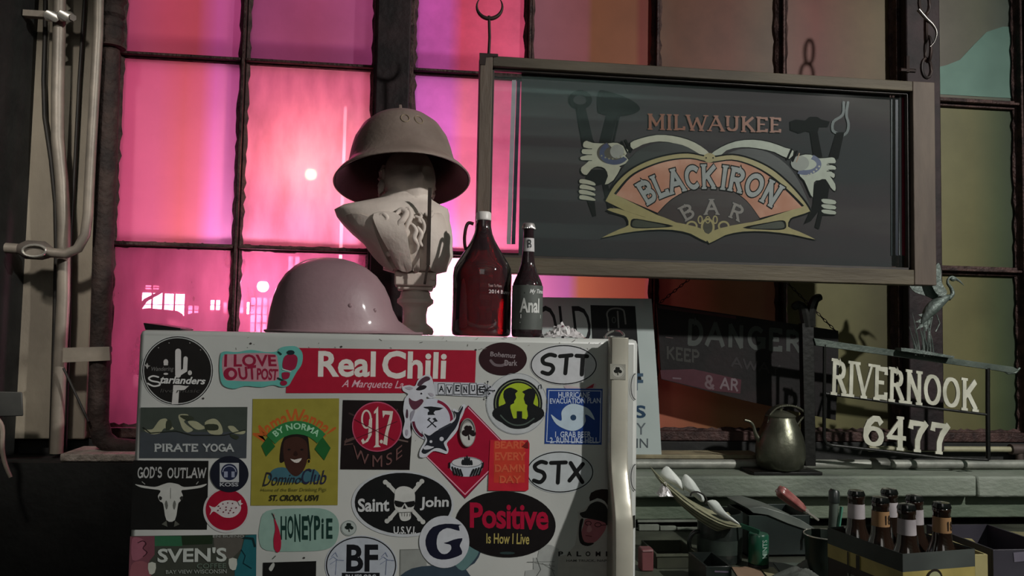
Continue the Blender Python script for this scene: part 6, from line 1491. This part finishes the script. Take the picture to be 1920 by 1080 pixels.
def fold(name, label, pts, Y, th):
    n = len(pts); cx = sum(p[0] for p in pts) / n; cy = sum(p[1] for p in pts) / n
    mb = MB(); q = smooth(pts, 3); m_ = len(q)
    for f, d in ((1, 0), (.96, th * .5), (.6, th), (0, th * 1.15)):
        for x, y in q: mb.v.append(P(cx + (x - cx) * f, cy + (y - cy) * f, Y) - Vector((0, d, 0)))
    for r in range(3):
        for j in range(m_): a = r * m_ + j; b = r * m_ + (j + 1) % m_; mb.f.append([a, b, b + m_, a + m_]); mb.mi.append(0)
    mb.f.append(list(range(m_))[::-1]); mb.mi.append(0)
    return part(name, mb, M_nap, None, label, cat='napkin', angle=60, group=None)
fold('paper_napkin', 'white napkin cone standing at the high left end of the paper bundle', [(1249, 874), (1262, 884), (1279, 905), (1281, 920), (1268, 912), (1237, 892)], 1.72, .012)
fold('paper_napkin', 'second white napkin cone, right of the first on the paper bundle', [(1284, 889), (1297, 898), (1312, 920), (1320, 936), (1314, 941), (1296, 926), (1280, 914), (1278, 903)], 1.715, .012)
fold('paper_napkin', 'cream crumpled napkin near the low right end of the paper bundle', [(1326, 940), (1342, 938), (1352, 950), (1360, 960), (1382, 978), (1386, 984), (1370, 978), (1350, 968), (1334, 956)], 1.70, .01)
mb = MB(); mb.tube([P(1310 + 14 * math.cos(a) + 6 * math.sin(a), 934 + 12 * math.sin(a), 1.697) for a in [R(-160 + 13 * i) for i in range(18)]], .0018, 6)
part('rubber_ring', mb, M_cable, None, 'dark curved band lying across the paper bundle', cat='band')
crm = crumple((0, 0, 0), .028, .02, .02, 8, 12)
cc = P(1243, 910, 1.72); crm.v = [Vector((v.x * .55 + cc.x, v.y + cc.y - .01, v.z * 1.6 + cc.z - .02)) for v in crm.v]
part('clear_wrapper', crm, MATS['clear_wrap'], None, 'shiny wrapper scrap at the top left tip of the paper bundle', cat='wrapper', angle=10, normals=False)
# green bar and can
GY2 = 1.72
M_grn = mat('green_enamel', '#123c2c', '#1c5a42', 9, .3, coat=.5)
t, p_, M_ = vlathe('green_can', 'small green can with white vertical lettering, right of the dark mug', 'can', 1422, GY2, [(1056, 17), (1054, 19), (1003, 19), (1000, 17.5), (999, 0)], M_grn, zmin=None)
S_ = Sheet(GY2, 0, fn=wrapfn(M_, 19.3 * mpp(GY2), 0, 0, 0, 0)); zc0 = P(1422, 1042, GY2).z; zc1 = P(1422, 1008, GY2).z
S_.text('MINTS', None, '#7f958a', .02, fn=lambda u, v: (.05 + .55 * (1 - v) - .1, zc0 + (zc1 - zc0) * u)); S_.build(t)
part('can_stand', MB().lathe([(.022, CZ), (.022, p_[0][1])], M_, 20), M_black, None, 'black round stand under the small green can', cat='stand')
part('green_ruler', MB().bar(P(1388, 985, 1.73), P(1424, 998, 1.70), .004, .010), M_grn, None, 'thin green strip between paper bundle and green can', cat='ruler', bevel=.0005)
# dark tub with grey flap
TY = 1.80
tb = thing('open_tub', 'dark plastic tub with a tilted grey flap lid, behind the green can', 'tub', (P(1465, 1050, TY).x, TY, CZ))
zt0 = P(1465, 966, TY).z
a = P(1402, 1000, TY); b = P(1520, 1000, TY)
mb = MB()
w_ = .004
mb.box2((a.x, TY, CZ + .0005), (b.x, TY + w_, zt0)).box2((a.x, TY + .12, CZ + .0005), (b.x, TY + .12 + w_, zt0)).box2((a.x, TY, CZ + .0005), (a.x + w_, TY + .12, zt0)).box2((b.x - w_, TY, CZ + .0005), (b.x, TY + .12, zt0)).box2((a.x, TY, CZ + .0005), (b.x, TY + .12, CZ + .006))
part('bin', mb, mat('tub_dark', '#161e1c', '#25302c', 8, .45), tb, bevel=.001)
slab([(1402, 953), (1430, 950), (1470, 962), (1500, 974), (1530, 992), (1516, 995), (1478, 982), (1440, 966), (1412, 962)], TY - .004, .13, mat('lid_grey', '#4a504c', '#666c66', 9, .4), 'flap_lid', tb, .001)
part('front_clip', MB().tube([P(1512, 992, TY - .006), P(1516, 1002, TY - .012), P(1508, 1010, TY - .006), P(1514, 1024, TY - .012)], .0028, 8), MATS['bright_steel'], tb)
# cup with tools
CY = 1.62
t, p_, M_ = vlathe('tool_cup', 'dark metal cup holding a marker and a red-handled screwdriver', 'cup', 1551, CY, [(1062, 37), (1060, 39), (1010, 40), (979, 42.5), (976, 43.5), (975, 41), (1000, 38.5), (1052, 37), (1054, 0)], mat('cup_dark', '#222a26', '#38403a', 8, .35, .5), zmin=CZ + .0005)
zr = P(1551, 975, CY).z + (CZ - P(1551, 1062, CY).z)
part('rim', MB().tube([M_ @ Vector((42.5 * mpp(CY) * math.cos(q), 42.5 * mpp(CY) * math.sin(q), p_[4][1])) for q in [2 * math.pi * i / 40 for i in range(40)]], .0016, 8, closed=True), MATS['bright_steel'], t)
mk = thing('marker_pen', 'thick grey marker standing upright in the metal cup', 'marker', P(1564, 1000, CY + .01))
part('barrel', MB().tube([P(1560, 1030, CY + .01), P(1564, 940, CY + .015)], .0095, 14), mat('marker_grey', '#39413b', '#4c564e', 14, .5), mk)
part('pen_cap', MB().tube([P(1564, 942, CY + .015), P(1564, 922, CY + .016), P(1565, 918, CY + .016)], [.0115, .0112, .008], 14), M_mug, mk)
gs = thing('green_stick', 'short green plastic stick beside the marker in the metal cup', 'stick', P(1575, 985, CY))
part('stick', MB().bar(P(1570, 1005, CY), P(1578, 950, CY + .004), .007, .004), mat('green_plastic', '#2c5848', '#437a66', 20, .3), gs, bevel=.0008)
sd = thing('screwdriver', 'red handled screwdriver leaning left out of the metal cup', 'screwdriver', P(1530, 972, CY - .02))
pa_ = P(1460, 918, CY - .05); pb_ = P(1508, 956, CY - .04); pc_ = P(1534, 975, CY - .03); pd_ = P(1560, 996, CY - .02)
ax = (pb_ - pa_).normalized(); s1 = ax.orthogonal().normalized(); s2 = ax.cross(s1); mb = MB(); nn = 24; prs = [(0, .6), (.03, .9), (.15, 1.0), (.5, .92), (.8, .78), (.92, .62), (1.0, .45)]
for f, r in prs:
    for j in range(nn):
        a = 2 * math.pi * j / nn; q = .0118 * r * (1 + .16 * math.cos(5 * a)); mb.v.append(pa_ + (pb_ - pa_) * f + s1 * q * math.cos(a) + s2 * q * math.sin(a))
for i in range(len(prs) - 1):
    for j in range(nn): a = i * nn + j; b = i * nn + (j + 1) % nn; mb.f.append([a, b, b + nn, a + nn]); mb.mi.append(0)
mb.f.append(list(range(nn))); mb.mi.append(0)
part('grip', mb, mat('grip_red', '#7c4442', '#a4706a', 30, .3, coat=.5), sd, angle=60)
part('blade', MB().tube([pb_, pc_], .0028, 10), MATS['bright_steel'], sd); part('collar', MB().tube([pb_ - ax * .004, pb_ + ax * .008], .0055, 12), MATS['bright_steel'], sd)
# rag and dish
rg_ = rumple((at(1470, 1062).x, 1.62, CZ + .001), .055, .045, .045, 12)
part('shop_rag', rg_, mat('rag_grey', '#4c514c', '#6a6e68', 12, .85, bump=.4), None, 'rumpled grey rag on the counter before the dark tub', cat='rag', angle=70, normals=False)
t, p_, M_ = vlathe('small_dish', 'small pale dish between the rag and the bottle carrier', 'dish', 1557, 1.50, [(1075, 14), (1070, 22), (1062, 30), (1060, 31), (1064, 27), (1070, 0)], mat('dish_white', '#7c7e78', '#94968e', 10, .3, coat=.4), zmin=CZ + .0005)

# ---- six-pack carrier with bottles
ZT = CZ + .006 + .23
tops = [(1610, 918, 'W'), (1646, 928, 'T'), (1666, 915, 'W'), (1684, 944, 'W'), (1706, 921, 'W'), (1739, 935, 'T')]
bl_ = [PZ(x, y, ZT) for x, y, _ in tops]
# a regular 2 x 3 grid that comes closest to what the picture shows
cen = Vector((sum(p.x for p in bl_) / 6, sum(p.y for p in bl_) / 6, 0))
ang = R(-80); cen.x += .008; ux = Vector((math.cos(ang), math.sin(ang), 0)); uy = Vector((-math.sin(ang), math.cos(ang), 0))
def cf(a, b, z): return cen + ux * a + uy * b + Vector((0, 0, z))
pk_l, pk_w = .180, .146; zc_ = CZ + .001; hh = .157
cr_ = thing('bottle_carrier', 'dark cardboard carrier with yellow band, holding six dark bottles', 'carrier', (cen.x, cen.y, zc_))
M_card = mat('carrier_brown', '#1f1712', '#2e231b', 8, .6); M_cardin = mat('carrier_inside', '#2c312e', '#3c423e', 10, .8); M_yel = mat('carrier_yellow', '#7c713c', '#9a8c50', 14, .55)
def wall(a0, b0, a1, b1, z0, z1, th, m, nm, par, out=(0, 0), lab=None):
    n = Vector((b1 - b0, -(a1 - a0), 0)).normalized(); o2 = (ux * n.x + uy * n.y) * th
    q = [cf(a0, b0, z0), cf(a1, b1, z0), cf(a1, b1, z1), cf(a0, b0, z1)]
    mb = MB(); mb.add(q + [p - o2 for p in q], [(0, 1, 2, 3), (7, 6, 5, 4), (0, 4, 5, 1), (1, 5, 6, 2), (2, 6, 7, 3), (3, 7, 4, 0)]); return part(nm, mb, m, par, lab)
L_, W_ = pk_l / 2, pk_w / 2
corners = [(-L_, -W_), (L_, -W_), (L_, W_), (-L_, W_)]
for i in range(4):
    (a0, b0), (a1, b1) = corners[i], corners[(i + 1) % 4]
    wall(a0, b0, a1, b1, zc_, zc_ + hh, .0016, M_card, 'side_panel', cr_)
    g_ = 1.012; wall(a0 * g_, b0 * g_, a1 * g_, b1 * g_, zc_ + hh - .050, zc_ + hh - .026, .0006, M_yel, 'yellow_band', cr_)
    wall(a0 * g_, b0 * g_, a1 * g_, b1 * g_, zc_ + hh - .026, zc_ + hh + .003, .0006, M_cardin, 'rim_flap', cr_)
part('bottom', MB().add([cf(a, b, zc_) for a, b in corners] + [cf(a, b, zc_ + .002) for a, b in corners], [(3, 2, 1, 0), (4, 5, 6, 7), (0, 1, 5, 4), (1, 2, 6, 5), (2, 3, 7, 6), (3, 0, 4, 7)]), M_card, cr_)
wall(-L_, 0, L_, 0, zc_ + .002, zc_ + hh - .02, .0016, M_cardin, 'divider', cr_)
for a in (-L_ / 3, L_ / 3): wall(a, -W_, a, W_, zc_ + .002, zc_ + hh - .03, .0016, M_cardin, 'divider', cr_)
def facefn(a0, b0, a1, b1): return lambda x, y, h: cf(a0 + (a1 - a0) * x, b0 + (b1 - b0) * x, y) + (ux * (b1 - b0) - uy * (a1 - a0)).normalized() * (.0016 + h)
F1 = [(-L_ * 1.012, -W_ * 1.012), (L_ * 1.012, -W_ * 1.012)]; F2 = [(L_ * 1.012, -W_ * 1.012), (L_ * 1.012, W_ * 1.012)]
S_ = Sheet(0, 0, .0002, fn=facefn(*F1[0], *F1[1])); zz = zc_ + hh
S_.text('NEW BREW', None, '#6c7068', .03, fn=lambda u, v: (.3 + .45 * u, zz - .085 + .022 * v)); S_.poly([(.42, zz - .05), (.47, zz - .05), (.47, zz - .026), (.42, zz - .026)], '#231b15').poly([(.30, zz - .05), (.32, zz - .05), (.32, zz - .026), (.30, zz - .026)], '#231b15'); S_.build(cr_)
S_ = Sheet(0, 0, .0002, fn=facefn(*F2[0], *F2[1]))
S_.text('MARK', None, '#7a7e74', .03, fn=lambda u, v: (.30 + .4 * u, zz - .085 + .024 * v))
S_.poly([(.42 + .11 * math.cos(i * math.pi / 12), zz - .040 + .016 * math.sin(i * math.pi / 12)) for i in range(24)], '#211a14').poly([(.42 + .085 * math.cos(i * math.pi / 12), zz - .040 + .012 * math.sin(i * math.pi / 12)) for i in range(24)], '#8a8c6a'); S_.build(cr_)
kb_ = 1 / 1000.
bprof = [(0, .0), (27.3, .0), (28.6, .003), (28.6, .118), (26.8, .136), (21, .152), (16, .166), (14.2, .19), (13.4, .212), (14.5, .214), (14.5, .219), (13.2, .221)]
M_dk = mat('bottle_dark', '#17100c', '#231812', 8, .08, coat=.8)
M_lw = mat('neck_label_pale', '#837d80', '#a09a9c', 20, .5); M_lt = mat('neck_label_tan', '#765838', '#8c6c4a', 14, .5)
places = [(-L_ * .667, -W_ / 2), (0, -W_ / 2), (-L_ * .667, W_ / 2), (L_ * .667, -W_ / 2), (0, W_ / 2), (L_ * .667, W_ / 2)]
names = ['brown bottle in the carrier, leftmost and at the back', 'brown bottle with tan neck label, left row middle of the carrier', 'brown bottle in the carrier, back of the right row', 'brown bottle with pale neck label, nearest the camera in the carrier', 'brown bottle in the carrier, middle of the right row', 'brown bottle with tan neck label, rightmost in the carrier']
kinds = 'WTWWWT'
def mk_bottle(kind):
    t = thing('brown_bottle', 'x', 'bottle', (0, 0, 0), 'bottles in the carrier')
    part('glass_body', MB().lathe([(r * kb_, z) for r, z in bprof], None, 28), M_dk, t, angle=60)
    part('neck_label', MB().lathe([(15.0 * kb_, .178), (14.2 * kb_, .206)], None, 28, caps=False), M_lw if kind == 'W' else M_lt, t)
    mb = MB(); seg = 42
    for (r, z, wv) in ((14.6, .2205, 1), (14.3, .224, .6), (12.5, .229, 0), (0, .230, 0)):
        for j in range(seg):
            a = 2 * math.pi * j / seg; q = r + wv * .7 * (1 if j % 2 else -1); mb.v.append(Vector((q * kb_ * math.cos(a), q * kb_ * math.sin(a), z)))
    for i in range(3):
        for j in range(seg): a = i * seg + j; c_ = i * seg + (j + 1) % seg; mb.f.append([a, c_, c_ + seg, a + seg]); mb.mi.append(0)
    part('crown_cap', mb, mat('cap_dark', '#0f1110', '#1b1e1c', 14, .2, .4, coat=.6), t, angle=50)
    if kind == 'T':
        S_ = Sheet(0, 0, .0001, fn=lambda x, y, h: Vector((.0151 * math.cos(x) + 0, .0151 * math.sin(x), y)))
        S_.text('18', None, '#201812', .03, fn=lambda u, v: (-1.75 + .9 * u, .184 + .016 * v)); S_.build(t)
    return t
protos = {}
for kd, nm_, (a, b) in zip(kinds, names, places):
    p = cf(a, b, zc_ + .0025)
    if kd not in protos: t = mk_bottle(kd); protos[kd] = t; t.location = p; t['label'] = nm_
    else: t = copy_tree(protos[kd], p, nm_)
    t.rotation_euler.z = R(10)
# boxes to the right and back
def crate(name, label, cat, px0, px1, pytop, Y, depth, m, zb=None, open_=True, group=None):
    a = P(px0, pytop, Y); b = P(px1, pytop, Y); z0 = CZ + .0005 if zb is None else zb; th = .004
    t = thing(name, label, cat, ((a.x + b.x) / 2, Y, z0), group)
    top = P((px0 + px1) / 2, pytop, Y).z
    part('front', MB().box2((a.x, Y, z0), (b.x, Y + th, top)), m, t, bevel=.0008); part('back', MB().box2((a.x, Y + depth, z0), (b.x, Y + depth + th, top)), m, t)
    part('side', MB().box2((a.x, Y + th, z0), (a.x + th, Y + depth, top)), m, t); part('side', MB().box2((b.x - th, Y + th, z0), (b.x, Y + depth, top)), m, t)
    part('bottom', MB().box2((a.x + th, Y + th, z0), (b.x - th, Y + depth, z0 + th)), m, t)
    return t, a, b, top
M_kraft = mat('kraft_yellow', '#7a734c', '#938a5e', 8, .7)
t, a, b, top = crate('yellow_box', 'open yellow-brown carton right of the bottle carrier', 'box', 1795, 1852, 1040, 1.42, .15, M_kraft)
part('flap', MB().prism([(1800, 1008), (1822, 1010), (1853, 1040), (1798, 1040)], lambda x, y: P(x, y, 1.562), lambda x, y: P(x, y, 1.559)), M_kraft, t)
t, a, b, top = crate('dark_bin', 'dark plastic bin at the bottom right corner of the counter', 'bin', 1862, 1990, 1030, 1.45, .2, mat('bin_plum', '#24222a', '#34323a', 8, .5))
part('label_patch', MB().prism([(1900, 1036), (1924, 1034), (1924, 1052), (1902, 1054)], lambda x, y: P(x, y, 1.4495), lambda x, y: P(x, y, 1.449)), ink('#5c5864'), t)
part('long_board', MB().prism([(1786, 992), (1990, 1000), (1990, 1034), (1790, 1024)], lambda x, y: P(x, y, 1.83), lambda x, y: P(x, y, 1.82)), mat('board_cream', '#5e5a40', '#7a7454', 5, .7, stretch=(.3, 1, 3)), None, 'long cream board standing on edge behind the yellow carton', cat='board', bevel=.001)
a = P(1888, 1030, 1.82); 
part('board_support', MB().box2((P(1800, 1000, 1.84).x, 1.832, CZ), (P(1980, 1000, 1.84).x, 1.86, P(1888, 1016, 1.84).z)), M_black, None, 'black block behind the long cream board', cat='block')
# left end of the counter: pale planked crate, tray and small things
t = thing('plank_crate', 'low crate of pale worn planks against the wall, right of the fridge', 'crate', (P(1262, 1030, 2.05).x, 2.05, CZ))
zc2 = P(1260, 984, 2.05).z
for i, (x0, x1) in enumerate(((1198, 1236), (1238, 1268), (1270, 1318))):
    a = P(x0, 1000, 2.05); b = P(x1, 1000, 2.05); part('plank', MB().box2((a.x, 2.05, CZ + .001), (b.x, 2.062, zc2 - .004 * i)), mat('crate_plank', '#565a50', '#747a70', 6, .8, bump=.2, stretch=(2, 1, .5)), t, bevel=.0015)
part('cross_batten', MB().box2((P(1198, 1000, 2.05).x, 2.062, CZ + .02), (P(1318, 1000, 2.05).x, 2.074, CZ + .045)), MATS['crate_plank'], t)
t, a, b, top = crate('dark_tray', 'dark green-brown tray in front of the planked crate', 'tray', 1232, 1312, 1040, 1.72, .12, mat('tray_olive', '#23261c', '#35382a', 9, .6))
part('tray_rim', MB().box2((a.x - .003, 1.717, top - .003), (b.x + .003, 1.722, top + .002)), MATS['menu_paper_dark'], t)
t, a, b, top = crate('black_box', 'black lettered box at the bottom edge, below the dark mug', 'box', 1324, 1372, 1062, 1.55, .1, M_mug)
part('lettering', MB().prism([(1340, 1070), (1366, 1071), (1366, 1074), (1340, 1073)], lambda x, y: P(x, y, 1.5497), lambda x, y: P(x, y, 1.5494)), ink('#5a5060'), t)
def card(label, quad, Y, col, z):
    mb = MB(); q = [PZ(x, y, z) for x, y in quad]; mb.add(q + [p + Vector((0, 0, .0012)) for p in q], [(3, 2, 1, 0), (4, 5, 6, 7), (0, 1, 5, 4), (1, 2, 6, 5), (2, 3, 7, 6), (3, 0, 4, 7)])
    part('card', mb, ink(col), None, label, cat='card')
card('tan card lying at the bottom edge, right of the black box', [(1372, 1064), (1420, 1062), (1440, 1090), (1390, 1092)], 0, '#8c7460', CZ + .001)
card('cream slip beside the tan card at the bottom edge', [(1424, 1064), (1450, 1064), (1476, 1090), (1446, 1090)], 0, '#8c8668', CZ + .001)
card('grey-green sheet under the rag on the counter', [(1450, 1056), (1540, 1056), (1560, 1095), (1480, 1095)], 0, '#4c564e', CZ + .0003)
rb = at(1216, 1052)
t = thing('red_packet', 'small dull red packet between the fridge and the dark tray', 'packet', (P(1216, 1040, 1.7).x, 1.7, CZ))
part('packet', MB().box2((P(1203, 1040, 1.7).x, 1.7, CZ + .0005), (P(1226, 1040, 1.7).x, 1.73, P(1216, 1030, 1.7).z)), mat('packet_red', '#5c3436', '#744446', 12, .5), t, bevel=.003)
part('packet_seam', MB().box2((P(1205, 1040, 1.7).x, 1.698, P(1216, 1034, 1.7).z), (P(1224, 1040, 1.7).x, 1.7, P(1216, 1032, 1.7).z)), ink('#8c6c6c'), t)
# dark pipe runs in the gap under the sill
t = thing('lower_pipe', 'thin dark pipe in the shadow under the stone sill', 'pipe', (XF, 2.2, P(1500, 948, 2.2).z))
zz = P(1500, 948, 2.2).z
part('pipe_run', MB().tube([(XF, 2.2, zz), (ROOMX[1] - .02, 2.2, zz)], .011), mat('pipe_dark', '#3c3d38', '#54554e', 20, .5), t)
for x in (XF + .2, XF + .75, XF + 1.3): part('pipe_clip', MB().tube([(x, 2.2, zz), (x + .012, 2.2, zz)], .0145), M_black, t)
print('objects', len(bpy.data.objects))
